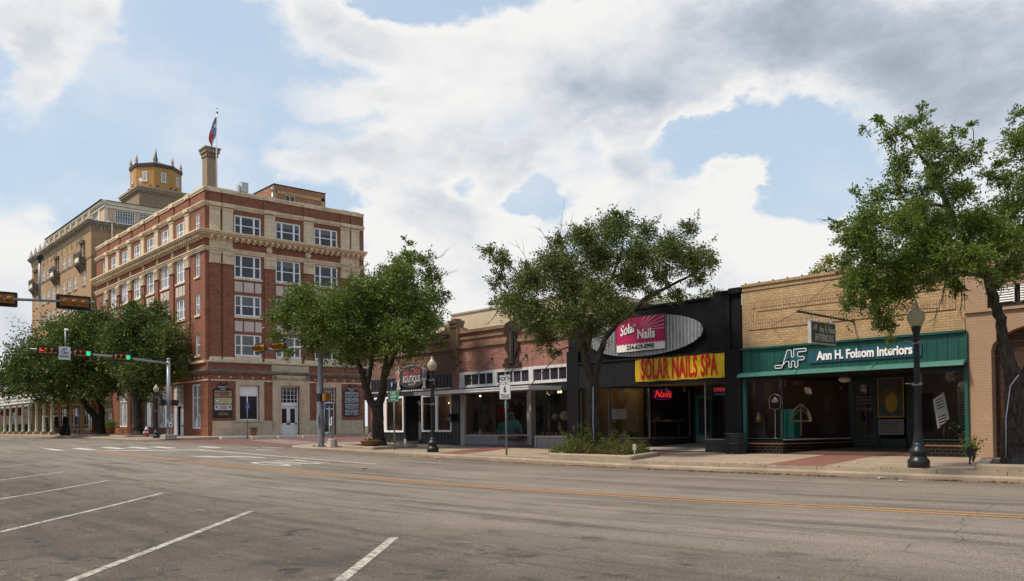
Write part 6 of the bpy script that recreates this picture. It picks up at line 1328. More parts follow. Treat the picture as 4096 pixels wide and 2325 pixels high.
# route sign
def rrect(x0,x1,z0,z1,r=.04): 
    P=[]
    for cx_,cz_,a0 in ((x1-r,z1-r,0),(x0+r,z1-r,PI/2),(x0+r,z0+r,PI),(x1-r,z0+r,3*PI/2)):
        for k in range(4): a=a0+PI/2*k/3; P.append((cx_+r*math.cos(a),cz_+r*math.sin(a)))
    return P
M_sw=plain('sign_sheet_white',(.56,.56,.57),.45,0,.05,4); M_sgn=plain('sign_sheet_green',(.0,.16,.075),.45,0,.06,4); M_sblue=plain('sign_sheet_blue',(.02,.12,.40),.45); M_sback=plain('sign_back',(.30,.31,.32),.5,.4)
def plate(parent,y,x0,x1,z0,z1,mat,border=None,name='sign_plate'):
    b=FY(y); b.prism(rrect(x0,x1,z0,z1),0,.006); p=b.build(name,mat,parent)
    if border:
        b=FY(y-.0062); 
        for a,c_,d,e_ in ((x0+.015,x1-.015,z1-.03,z1-.018),(x0+.015,x1-.015,z0+.018,z0+.03),(x0+.015,x0+.028,z0+.03,z1-.03),(x1-.028,x1-.015,z0+.03,z1-.03)): b.box(a,c_,0,.002,d,e_)
        b.build('border',border,p)
    return p
t=thing('route_sign',(-24.13,20.8,side_z(-24.1,20.8)),'white NORTH and TEXAS 6 route marker on a thin steel post','road sign')
b=MB(); b.tube([(-24.13,20.85,.4),(-24.13,20.85,3.42)],.038,8); b.build('post',M_galvd,t)
p=plate(t,20.8,-24.44,-23.80,3.15,3.45,M_sw,M_blk); b=FY(20.79); b.text('NORTH',-24.12,3.3,.235,0,.003,.78,bold=.004); b.build('lettering',M_blk,p)
p=plate(t,20.8,-24.44,-23.80,2.54,3.12,M_sw,M_blk); b=FY(20.79); b.text('6',-24.12,2.90,.34,0,.003,1,bold=.008); b.text('TEXAS',-24.12,2.65,.19,0,.003,.88,bold=.003); b.build('lettering',M_blk,p)
b=MB(); b.box(-24.14,-24.12,20.86,21.0,2.18,2.42); q=b.build('edge_on_sign',M_sgn,t); b=MB(); b.box(-24.16,-24.14,20.80,20.86,2.18,2.42); b.build('sign_back',M_sback,q)
# library sign
t=thing('library_sign',(-32.09,21.0,side_z(-32,21)),'green PUBLIC LIBRARY arrow sign on a thin steel post before the boutique tree','road sign')
b=MB(); b.tube([(-32.09,21.05,.45),(-32.09,21.05,3.1)],.036,8); b.build('post',M_galvd,t)
p=plate(t,21.0,-32.52,-31.64,2.66,3.15,M_sgn,M_sw); b=FY(20.99); b.text('PUBLIC',-32.08,3.03,.165,0,.003,.86,bold=.003); b.text('LIBRARY',-32.08,2.88,.165,0,.003,.86,bold=.003); b.box(-32.2,-31.9,0,.003,2.738,2.765); b.prism([(-32.3,2.751),(-32.18,2.80),(-32.18,2.70)],0,.003); b.build('lettering',M_sw,p)
def wheel(b,u,z,s_,n0=.008):
    b.disc((u+.01*s_,z+.13*s_),.028*s_,n0,n0+.003,8); b.box(u-.01*s_,u+.02*s_,n0,n0+.003,z-.02*s_,z+.1*s_); b.box(u-.01*s_,u+.08*s_,n0,n0+.003,z+.04*s_,z+.06*s_); b.box(u,u+.09*s_,n0,n0+.003,z-.03*s_,z-.01*s_); b.box(u+.07*s_,u+.09*s_,n0,n0+.003,z-.11*s_,z-.02*s_)
    P=[(u-.01*s_+.085*s_*math.cos(a),z-.06*s_+.085*s_*math.sin(a)) for a in [PI*(.7+1.1*k/10) for k in range(11)]]
    for a,c_ in zip(P,P[1:]): b.box(min(a[0],c_[0])-.008,max(a[0],c_[0])+.008,n0,n0+.003,min(a[1],c_[1])-.008,max(a[1],c_[1])+.008)
for x,y,zt,zp0,lb in ((-62.0,27.3,4.0,3.0,'thin steel post with blue parking sign before the bank window'),(-62.0,33.87,3.4,2.95,'thin steel post with blue accessible parking sign right of the bank doors')):
    t=thing('accessible_parking_sign',(x,y,side_z(-62,26)-.1),lb,'road sign'); b=MB(); b.tube([(x,y,.6),(x,y,zt)],.04,8); b.build('post',M_galvd,t)
    b=MB((x+.05,0,0),(0,1,0),(1,0,0)); b.box(y-.15,y+.15,0,.01,zp0,zp0+.44); p=b.build('sign_plate',M_sblue,t); b=MB((x+.05,0,0),(0,1,0),(1,0,0)); wheel(b,y-.02,zp0+.25,1.1,.012); b.box(y-.11,y+.11,.012,.015,zp0+.04,zp0+.09); b.build('wheelchair_symbol',M_sw,p)
for x,y,lb in ((-83.0,20.7,'thin post with small pale parking sign left of the big tree'),(-106.5,20.0,'distant thin post with small pale sign before the hotel columns')):
    t=thing('parking_sign',(x,y,side_z(x,y)),lb,'road sign'); b=MB(); b.tube([(x,y,.9),(x,y,3.4)],.045,8); b.build('post',M_galvd,t); b=MB(); b.box(x-.02,x+.02,y-.17,y+.17,2.85,3.42); b.build('sign_plate',plain('pale_green_plate',(.38,.48,.42),.5),t)
# hydrant
hx,hy=-69.6,22.27; hz_=side_z(hx,hy)
t=thing('fire_hydrant',(hx,hy,hz_),'red fire hydrant with white cap at the kerb by the bank','fire hydrant')
b=MB((hx,hy,hz_)); b.lathe((0,0,0),[(.2,0),(.2,.05),(.13,.07),(.13,.48),(.17,.5),(.17,.54)],14); b.build('barrel',plain('hydrant_red',(.33,.015,.02),.45),t)
b=MB((hx,hy,hz_)); b.lathe((0,0,.54),[(.16,0),(.15,.1),(.1,.2),(.045,.24),(.045,.3)],14); b.build('cap',plain('hydrant_white',(.6,.6,.6),.45),t)
b=MB((hx,hy,hz_)); b.tube([(-.27,0,.38),(.27,0,.38)],.07,10); b.tube([(0,0,.36),(0,-.24,.36)],.09,10); b.build('outlet',plain('hydrant_white',(.6,.6,.6),.45),t)
# litter bins
def bin_(x,y,lb,r=.34,h=.74,group='slatted litter bins'):
    z=side_z(x,y); t=thing('litter_bin',(x,y,z),lb,'litter bin',group); b=MB((x,y,z))
    n=30
    for k in range(n): a=2*PI*k/n; c,s_=math.cos(a),math.sin(a); b.tube([(r*.94*c,r*.94*s_,.04),(r*c,r*s_,h*.5),(r*c,r*s_,h-.06),(r*1.06*c,r*1.06*s_,h)],.017,4,sm=False)
    b.build('slats',M_lampb,t); b=MB((x,y,z)); b.lathe((0,0,0),[(r*.9,.02),(r*.9,h-.08)],20); b.build('liner',M_blk,t)
    b=MB((x,y,z)); 
    for zz,rr in ((.03,.96),(h-.03,1.08),(h*.5,1.02)):
        b.tube([(rr*r*math.cos(2*PI*k/24),rr*r*math.sin(2*PI*k/24),zz) for k in range(25)],.02,5)
    b.build('hoop',M_lampb,t)
bin_(-17.05,25.35,'black slatted litter bin between the nail salon and the green shopfront'); bin_(-88.4,20.75,'black litter bin beneath the hotel lamp post',.42,.92)
# pots
def pot(x,y,z,r,h,lb,cat='plant pot'):
    t=thing('plant_pot',(x,y,z),lb,cat); b=MB((x,y,z)); b.lathe((0,0,0),[(r*.62,0),(r*.8,h*.35),(r*.98,h*.85),(r*1.05,h*.88),(r*1.05,h),(r*.85,h),(r*.8,h*.85)],18); b.build('pot',plain('terracotta',(.27,.12,.055),.7,0,.3,4,(.13,.07,.04)),t); return t
t=pot(-65.0,29.15,side_z(-65,26),.27,.42,'terracotta pot with spiky grass plant beside the bank window')
P=[];D=[]
for k in range(90):
    a=nr.uniform(0,2*PI); e_=nr.uniform(.5,1.4); P.append((-65+.05*math.cos(a),29.15+.05*math.sin(a),1.2)); D.append((math.cos(a)*math.cos(e_)*3,math.sin(a)*math.cos(e_)*3,math.sin(e_)*3))
leafmesh('foliage',P,.46,leaf_material('grass_blade',(.05,.09,.035),(.10,.14,.06)),t,.07,D)
zt=side_z(-33.9,21)+.13
t=pot(-33.95,20.95,zt,.5,.26,'wide terracotta bowl at the foot of the boutique tree'); leafmesh('foliage',nr.normal(size=(120,3))*(.16,.16,.03)+(-33.95,20.95,zt+.27),.12,M_hedge,t)
t=thing('small_flag',(-33.95,20.9,zt+.2),'small stars and stripes flag stuck in the terracotta bowl','flag'); b=MB(); b.tube([(-33.98,20.9,zt+.2),(-33.72,20.9,1.52)],.008,5); b.build('stick',M_blk,t)
b=MB(); n1,n2=6,12
V=[]; 
for i in range(n1+1):
    for j in range(n2+1):
        s_,tt=i/n1,j/n2; V.append((-33.74-.05*s_-.16*tt*.75+.0*s_+.05*math.sin(tt*6+i)*s_,20.88+.02*math.sin(s_*7+tt*5),1.48-.46*tt-.06*s_))
V=[(v[0]-.10*(i//(n2+1))/n1,v[1],v[2]) for i,v in enumerate(V)]
b.add(V,[(i*(n2+1)+j,(i+1)*(n2+1)+j,(i+1)*(n2+1)+j+1,i*(n2+1)+j+1) for i in range(n1) for j in range(n2)],True)
for i in range(n1):
    for j in range(n2): b.mi[i*n2+j]=2 if j<5 else (0 if i%2==0 else 1)
b.build('cloth',[plain('flag_stripe_red',(.40,.03,.03),.8),plain('flag_stripe_white',(.6,.58,.58),.8),plain('flag_canton_blue',(.03,.045,.16),.8)],t,fix=False)
t=pot(-88.6,24.9,side_z(-95,25),.45,.6,'terracotta pot of shrubs against the ochre hotel wall'); leafmesh('foliage',nr.normal(size=(500,3))*(.35,.35,.22)+(-88.6,24.9,side_z(-95,25)+.85),.2,M_hedge,t)
# oval boutique sign
t=thing('boutique_sign',(-37.7,25.85,4.2),'black oval boutique sign with pink script and two fashion silhouettes','sign')
cx_,cz_=-37.68,4.22
b=FY(25.85); b.disc((cx_,cz_),1.32,-.05,.0,40,rz=.60); ob=b.build('rim',plain('pale_pink_rim',(.52,.36,.38),.5),t)
b=FY(25.845); b.disc((cx_,cz_),1.28,.0,.012,40,rz=.57); b.build('board',plain('charcoal_sign',(.035,.035,.04),.5),ob)
b=FY(25.83); b.text('Hip Chick',cx_,4.44,.50,.0,.008,.82,shear=.42,bold=.008,rot=.07); b.build('script_lettering',plain('salmon_letter',(.50,.10,.13),.5),ob)
b=FY(25.83); b.text('BOUTIQUE',cx_,4.06,.50,.0,.008,.66,bold=.014); b.text('254-629-3300',cx_,3.78,.12,.0,.006,.9,bold=.002); b.build('lettering',plain('pale_grey_letter',(.52,.50,.50),.5),ob)
def sil(u,side,cols):
    # fashion figure: pale cut-out, then hair, dress and legs
    O=[(-.07,4.78),(.0,4.85),(.08,4.80),(.11,4.68),(.07,4.58),(.14,4.5),(.15,4.38),(.09,4.32),(.2,4.05),(.13,4.0),(.12,3.72),(.2,3.6),(.19,3.54),(-.1,3.54),(-.04,3.7),(-.06,4.0),(-.16,4.03),(-.06,4.33),(-.13,4.42),(-.12,4.52),(-.05,4.58),(-.1,4.68)]
    b=FY(25.82); b.prism([(u+side*p[0]*1.25,p[1]) for p in O],.0,.012); f_=b.build('silhouette',plain('silhouette_pale',(.50,.44,.43),.5),t)
    b=FY(25.80); b.prism([(u+side*p[0]*1.1,p[1]) for p in ((.08,4.5),(-.08,4.5),(-.05,4.33),(-.13,4.07),(.16,4.09),(.07,4.33))],.0,.006); b.build('dress',plain(cols[0],cols[1],.6),f_)
    b=FY(25.80); b.disc((u+side*.0,4.70),.06,0,.006,10,rz=.07); b.prism([(u-side*.08,4.72),(u,4.81),(u+side*.07,4.76),(u-side*.02,4.74),(u-side*.07,4.55)],.006,.01); b.build('hair',plain('hair_brown',(.16,.08,.05),.6),f_)
    if side>0: b=FY(25.8); b.box(u-.34,u-.16,0,.01,3.90,4.06); b.tube([(u-.32,.005,4.06),(u-.25,.005,4.2),(u-.18,.005,4.06)],.01,4); b.build('handbag',plain('bag_dark',(.06,.055,.06),.5),f_)
sil(-38.98,1,('peach_dress',(.40,.18,.12))); sil(-36.42,-1,('blue_jeans',(.06,.12,.2)))
for x,z,nm,lb,c,k in ((-39.87,3.73,'social_icon_sign','small blue square sign with white letter f on the black boards',(.03,.09,.35),0),(-35.88,3.69,'social_icon_sign','small violet square camera icon sign on the black boards',(.32,.04,.26),1)):
    t=thing(nm,(x+.14,25.93,z+.13),lb,'sign'); b=FY(25.93); b.prism(rrect(x,x+.27,z,z+.27,.04),0,.02); p=b.build('plate',plain(nm+str(k),c,.4),t)
    b=FY(25.905)
    if k==0: b.text('f',x+.15,z+.12,.34,0,.005,.9,bold=.012)
    else:
        for a,c_,d,e_ in ((x+.05,x+.22,z+.2,z+.22),(x+.05,x+.22,z+.05,z+.07),(x+.05,x+.07,z+.07,z+.2),(x+.2,x+.22,z+.07,z+.2)): b.box(a,c_,0,.004,d,e_)
        b.tube([(x+.135+.045*math.cos(2*PI*q/12),.004,z+.135+.045*math.sin(2*PI*q/12)) for q in range(13)],.008,4)
    b.build('emblem',M_sw,p)
# carousel sign
t=thing('carousel_sign',(-29.5,25.85,5.2),'tall rusty cut out CAROUSEL sign hung on the pink brick wall','sign')
L_=[(-.12,4.22),(-.62,4.25),(-.66,4.42),(-.5,4.45),(-.5,4.62),(-.34,4.72),(-.26,4.5),(-.24,4.75),(-.34,4.95),(-.5,5.15),(-.44,5.35),(-.3,5.6),(-.26,5.95),(-.45,5.92),(-.66,5.95),(-.64,6.12),(-.5,6.18),(-.42,6.32),(-.22,6.40),(0,6.43)]
pts=[(-29.5+a,z) for a,z in L_]+[(-29.5-a,z) for a,z in reversed(L_[:-1])]
b=FY(25.85); b.prism(pts,-.04,.0); b.build('cut_out_board',plain('dark_rust_sheet',(.045,.028,.020),.7,.3,.5,3,(.09,.045,.025)),t)
b=FY(25.84); b.box(-29.68,-29.32,.0,.04,4.4,5.95); p=b.build('letter_board',plain('dark_slate_board',(.02,.024,.028),.5),t)
b=FY(25.79); 
for k,chh in enumerate('CAROUSEL'): b.text(chh,-29.5,5.80-.185*k,.22,0,.006,.9)
b.build('lettering',plain('dim_copper_letter',(.26,.15,.09),.5),p)
t=thing('mailbox',(-34.05,25.8,1.9),'black wall mailbox numbered 115 on the black pier','mailbox'); b=MB(); b.prism([(25.9,1.75),(25.9,2.15),(25.62,2.02),(25.62,1.75)],-34.3,-33.88,ax='u'); b.box(-34.33,-33.85,25.6,25.92,2.08,2.12); b.build('box',M_lampb,t); b=FY(25.61); b.text('115',-34.08,1.87,.13,0,.004,1); b.build('number',M_wf,t)
t=thing('wall_lantern',(-29.15,25.7,2.6),'black wall lantern between the carousel shop window and door','lantern'); b=MB(); b.lathe((-29.05,25.75,2.45),[(.03,0),(.09,.06),(.11,.3),(.12,.32),(.02,.46)],6,sm=False); b.tube([(-29.0,25.95,2.85),(-29.05,25.75,2.95)],.015,5); b.build('body',M_lampb,t)
# small spotlights / electric boxes
for x,y,dz,lb in ((-17.85,20.9,.2,'small grey electric box in the shrubs before the nail salon'),(-31.6,21.3,.2,'small grey electric box beside the library sign'),(-7.75,21.0,.2,'small black floodlight in the mulch at right')):
    z=side_z(x,y)+dz; t=thing('electric_box',(x,y,z-.1),lb,'electric box'); b=MB(); b.box(x-.06,x+.06,y-.03,y+.03,z+.1,z+.3); b.tube([(x,y,z-.1),(x,y,z+.12)],.02,6); b.build('box',plain('box_grey',(.40,.40,.40),.5) if x<-10 else M_lampb,t)
# litter
def scrap(nm,x,y,lb,s_,m):
    zz=road_z(x,y)+.01 if y<20 else side_z(x,y)+.01; b=MB(); n=5
    b.add([(x+s_*(i/n-.5)*1.1+.1*s_*math.sin(j*2.),y+s_*(j/3-.5)*1.1+.12*s_*math.sin(i*1.7),zz+abs(math.sin(i*2.1+j*1.3))*s_*.16) for i in range(n+1) for j in range(4)],[(i*4+j,(i+1)*4+j,(i+1)*4+j+1,i*4+j+1) for i in range(n) for j in range(3)]); o=b.build(nm,m,None,loc=(x,y,zz),label=lb,cat='litter')
M_bag=plain('clear_plastic_scrap',(.42,.44,.47),.35)
scrap('plastic_bag',-9.35,19.86,'crumpled clear plastic bag in the gutter before the street lamp',.17,M_bag); scrap('paper_scrap',-11.0,22.0,'small white paper scrap on the pavement before the green shop',.14,M_sw); scrap('paper_scrap',-27.2,19.8,'small white paper scrap in the gutter left of the route sign',.16,M_sw)
scrap('paper_scrap',-8.6,19.3,'flat pale scrap of paper on the road below the street lamp',.13,plain('pale_scrap',(.4,.38,.35),.7)); scrap('orange_scrap',-24.9,15.1,'orange crushed road reflector lying in the traffic lane',.2,plain('orange_scrap',(.5,.24,.04),.6))
# ---- things in the shop windows
M_wood=plain('brown_wood',(.16,.07,.03),.5,0,.3,3)
t=thing('easel',(-24.1,27.4,.9),'wooden easel holding a pale board in the mustard salon window','easel'); b=MB()
for a in ((-24.4,27.2),(-23.95,27.15),(-24.15,27.8)): b.tube([(a[0],a[1],.9),(-24.15,27.45,2.3)],.015,5)
b.build('stand',M_blk,t); b=MB((-24.15,27.3,0),(.9,.43,0),(.43,-.9,0)); b.box(-.32,.32,0,.02,1.75,2.2); b.build('board',plain('pale_canvas',(.42,.43,.42),.8),t)
t=thing('side_table',(-22.6,28.6,.95),'turned leg wooden table deep in the salon window','table'); b=MB()
for x,y in ((-22.95,28.2),(-22.2,28.9)): b.lathe((x,y,.95),[(.03,0),(.05,.2),(.03,.25),(.045,.6),(.05,.68)],8)
b.box(-23.1,-22.05,28.1,29.0,1.62,1.7); b.build('table',M_wood,t)
t=thing('planter_box',(-22.9,28.4,1.7),'small wooden planter with green plant on the salon table','planter'); b=MB(); b.box(-23.05,-22.7,28.25,28.5,1.7,1.82); b.build('box',M_wood,t); leafmesh('foliage',nr.normal(size=(160,3))*(.16,.1,.07)+(-22.88,28.38,1.92),.07,M_hedge,t)
t=thing('display_lamp',(-16.3,26.7,.95),'white bell shaded display lamp inside the left green shop window','lamp'); b=MB((-16.3,26.7,0)); b.lathe((0,0,.95),[(.14,0),(.14,.02),(.02,.05)],14); b.tube([(0,0,.95),(0,0,2.02)],.015,6); b.tube([(-.2,0,2.06),(-.24,0,2.35),(-.18,0,2.5),(0,0,2.56),(.18,0,2.5),(.24,0,2.35),(.2,0,2.06),(0,0,2.0),(-.2,0,2.06)],.014,5); b.build('stand',M_wf,t); b=MB((-16.3,26.7,0)); b.lathe((0,0,2.26),[(.13,0),(.12,.06),(.06,.14),(.02,.18)],14); b.build('lamp_shade',M_wf,t)
t=thing('cabinet',(-16.1,27.2,.95),'tall turquoise painted cabinet behind the white display lamp','cabinet'); b=MB(); b.box(-16.35,-15.8,27.1,27.5,1.0,2.02); b.box(-16.3,-16.25,27.1,27.15,.93,1.0); b.box(-15.9,-15.85,27.1,27.15,.93,1.0); b.build('body',plain('turquoise_paint',(.06,.42,.32),.5),t); b=MB(); b.box(-16.08,-16.06,27.08,27.1,1.05,1.98); b.build('door_gap',M_blk,t)
t=thing('drape',(-16.8,26.6,.95),'dark plum drape with a golden tassel at the far left of the green shop window','drape'); b=MB(); n=20; b.add([(-16.95+.42*i/n*(1-.35*math.exp(-((z-1.9)/.25)**2)),26.5+.04*math.sin(i*1.5),z) for i in range(n+1) for z in (.98,1.3,1.6,1.9,2.2,2.6,3.0)],[(i*7+j,(i+1)*7+j,(i+1)*7+j+1,i*7+j+1) for i in range(n) for j in range(6)],True); b.build('cloth',plain('plum_cloth',(.10,.055,.075),.9),t); b=MB(); b.lathe((-16.75,26.35,1.55),[(.09,0),(.07,.2),(.03,.26),(.045,.3),(.01,.36)],10); b.build('tassel',plain('gold_thread',(.35,.25,.08),.6),t)
t=thing('arched_window_frame',(-15.0,28.0,.95),'pale gothic arched window frame propped in the green shop window','window frame'); b=MB((-15.47,27.0,.07),(.90,.44,0),(.44,-.90,0)); 
for s_ in (-1,1): b.tube([(s_*.33,0,1.5),(s_*.32,0,1.65),(s_*.22,0,1.9),(0,0,2.1)],.035,6)
b.tube([(-.33,0,1.52),(.33,0,1.52)],.03,6); b.tube([(0,0,1.0),(0,0,2.06)],.03,6); b.tube([(-.3,0,1.52),(-.22,0,1.75),(0,0,1.95)],.02,5); b.tube([(.3,0,1.52),(.22,0,1.75),(0,0,1.95)],.02,5); b.build('frame',plain('aged_cream_frame',(.48,.38,.27),.7),t)
t=thing('poster',(-13.2,29.0,2.4),'large ochre framed poster with rounded colour shapes beside the entrance','poster'); b=FY(29.04); b.box(-13.7,-12.78,0,.02,1.68,3.06); b.build('frame',plain('ochre_frame',(.40,.25,.03),.6),t); b=FY(29.01); b.box(-13.65,-12.83,0,.01,1.73,3.01,0); b.disc((-13.24,2.35),.36,.01,.014,24,1); b.disc((-13.2,2.2),.2,.014,.018,20,2,rz=.36); b.disc((-13.33,2.52),.1,.018,.02,14,3); b.box(-13.6,-12.88,.01,.014,2.82,2.94,4); b.build('artwork',[plain('poster_teal',(.05,.075,.07),.7),plain('poster_brown',(.13,.08,.04),.7),plain('poster_gold',(.38,.24,.04),.7),plain('poster_green',(.09,.12,.05),.7),plain('poster_violet',(.10,.06,.12),.7)],t)
t=thing('notice_board',(-13.2,29.0,1.4),'pale notice sheets below the ochre framed poster','notice'); b=FY(29.04); b.box(-13.68,-12.8,0,.02,1.08,1.62); b.build('sheet',plain('notice_paper',(.22,.20,.185),.8),t); b=FY(29.015)
for k in range(7): b.box(-13.6,-12.9-.06*(k%3),0,.003,1.52-.06*k,1.535-.06*k)
b.build('text_lines',M_blk,t)
t=thing('ceiling_globe',(-14.2,27.2,3.0),'pale schoolhouse globe light under the shop entrance ceiling','ceiling light'); b=MB((-14.05,27.4,0)); b.lathe((0,0,2.88),[(.05,-.0),(.16,.03),(.21,.1),(.19,.17),(.08,.21),(.07,.26)],16); b.build('globe',plain('milk_glass',(.62,.6,.55),.25),t)
t=thing('shutter_sign',(-10.5,26.6,1.7),'tilted white shutter panel hung as a sign in the right green shop window','sign'); b=MB((-10.6,26.6,0),(.96,.28,0),(.28,-.96,0)); b.prism([(-.22,2.2),(.08,2.42),(.22,1.62),(-.1,1.3)],0,.03); b.build('panel',M_wf,t); b=MB((-10.6,26.57,0),(.96,.28,0),(.28,-.96,0)); 
for k in range(10): 
    if k in (4,5): continue
    b.prism([(-.13+.008*k,2.18-.085*k),(.06+.012*k,2.27-.085*k),(.06+.012*k,2.24-.085*k),(-.13+.008*k,2.15-.085*k)],0.005,.012)
b.build('slat',M_blk,t); b=MB(); b.tube([(-10.55,26.65,.95),(-10.55,26.65,1.5)],.03,6); b.build('post',M_wood,t)
t=thing('window_shutter',(-10.2,27.4,1.0),'tall narrow grey louvre shutter standing in the right shop window','shutter'); b=FY(27.4); b.box(-10.42,-10.36,0,.03,1.0,2.6); b.box(-10.18,-10.12,0,.03,1.0,2.6); b.disc((-10.27,2.6),.15,0,.03,14)
for k in range(18): b.box(-10.36,-10.18,0,.02,1.05+k*.085,1.09+k*.085)
b.build('shutter',plain('shutter_grey',(.22,.21,.19),.7),t)
t=pot(-9.95,26.6,.95,.17,.22,'terracotta pot with dark leafy plant in the right shop window'); leafmesh('foliage',nr.normal(size=(260,3))*(.2,.15,.11)+(-9.98,26.6,1.35),.13,M_topi,t)
t=thing('truck_cutout',(-30.7,26.9,1.0),'turquoise painted old pickup truck cutout in the carousel shop window','display'); TR=[(-1.0,1.35),(-.95,1.65),(-.35,1.72),(-.3,2.05),(-.2,2.15),(.15,2.15),(.25,1.8),(.5,1.75),(.72,1.55),(.78,1.2),(.6,1.18),(.55,1.35),(.4,1.42),(.28,1.3),(.26,1.1),(-.9,1.1)]
b=FY(26.75); b.prism([(-30.55+a,z) for a,z in TR],0,.04); q=b.build('body',plain('truck_turquoise',(.11,.36,.33),.6,0,.2,3),t); b=FY(26.7); b.prism([(-30.75,1.78),(-30.7,2.03),(-30.6,2.06),(-30.6,1.78)],0,.01); b.prism([(-30.55,1.78),(-30.55,2.06),(-30.42,2.05),(-30.35,1.8)],0,.01); b.disc((-30.05,1.2),.17,0,.012,16); b.build('window_and_wheel',plain('truck_grey',(.10,.10,.10),.6),q)
t=thing('flower_bunch',(-31.5,27.2,2.0),'bunch of crimson blossom hung over the turquoise truck','flowers'); leafmesh('petals',nr.normal(size=(700,3))*(.36,.2,.2)+(-31.45,27.1,2.15),.08,leaf_material('crimson_petal',(.28,.015,.05),(.45,.04,.10)),t)
for x,lb in ((-32.6,'white vase of dried leaves at the left of the carousel window'),(-31.3,'white vase of dried leaves in front of the turquoise truck')):
    t=thing('vase',(x,26.5,1.02),lb,'vase'); b=MB((x,26.45,1.02)); b.lathe((0,0,0),[(.06,0),(.12,.1),(.11,.2),(.04,.3),(.05,.34)],12); b.build('vase',plain('vase_white',(.5,.5,.48),.3),t); leafmesh('foliage',nr.normal(size=(90,3))*(.12,.1,.09)+(x,26.45,1.5),.08,M_hedge,t)
for x,y,z,r,c,lb in ((-27.1,26.9,1.95,.22,(.45,.42,.36),'large pale paper lantern in the middle of the right carousel window'),(-26.65,26.7,1.83,.12,(.60,.44,.08),'small yellow paper lantern beside the pale one in the carousel window'),(-26.05,26.6,2.55,.24,(.45,.38,.24),'large straw coloured lantern near the black pier'),(-27.75,26.95,1.9,.16,(.3,.29,.28),'grey paper lantern at the left of the right carousel window')):
    t=thing('paper_lantern',(x,y,z),lb,'lantern'); b=MB(); b.ball((x,y,z),r,10); b.build('lantern',plain('lantern%d'%int(abs(x)*100),c,.8),t); b=MB(); b.tube([(x,y,z+r),(x,y,3.2)],.004,4); b.build('cord',M_blk,t)
# ---------------------------------------------------------------- TREES
def m_bark(name,c,c2):
    t=MT(name,.95,0,.2); v=t.map((1,1,.22)); n=t.noise(16,8,.7,v,.6); k=t.mix(t.rng(n,.38,.62),c2,c); k=t.mix(t.rng(t.noise(2.2,5,.6),.5,.68,0,.5),k,(.11,.105,.09)); t.col(k); t.bump(n,1.,.06); return t.m
M_bark=m_bark('grey_brown_bark',(.085,.068,.052),(.022,.017,.014)); M_bark2=m_bark('dark_bark',(.05,.042,.034),(.014,.012,.010)); M_lA=leaf_material('oak_leaves_mid',(0.092,0.137,0.020),(0.157,0.202,0.035),(0.065,0.095,0.016),.22); M_lB=leaf_material('oak_leaves_dark',(0.074,0.113,0.021),(0.135,0.167,0.036),(0.053,0.082,0.018),.18); M_lC=leaf_material('oak_leaves_right',(0.088,0.137,0.019),(0.162,0.212,0.036),(0.065,0.103,0.016),.28); M_lD=leaf_material('yellow_leaves',(0.247,0.224,0.041),(0.336,0.291,0.061),(0.167,0.167,0.041),.4); M_lE=leaf_material('olive_leaves',(0.077,0.110,0.025),(0.132,0.166,0.039),(0.107,0.099,0.035),.2)
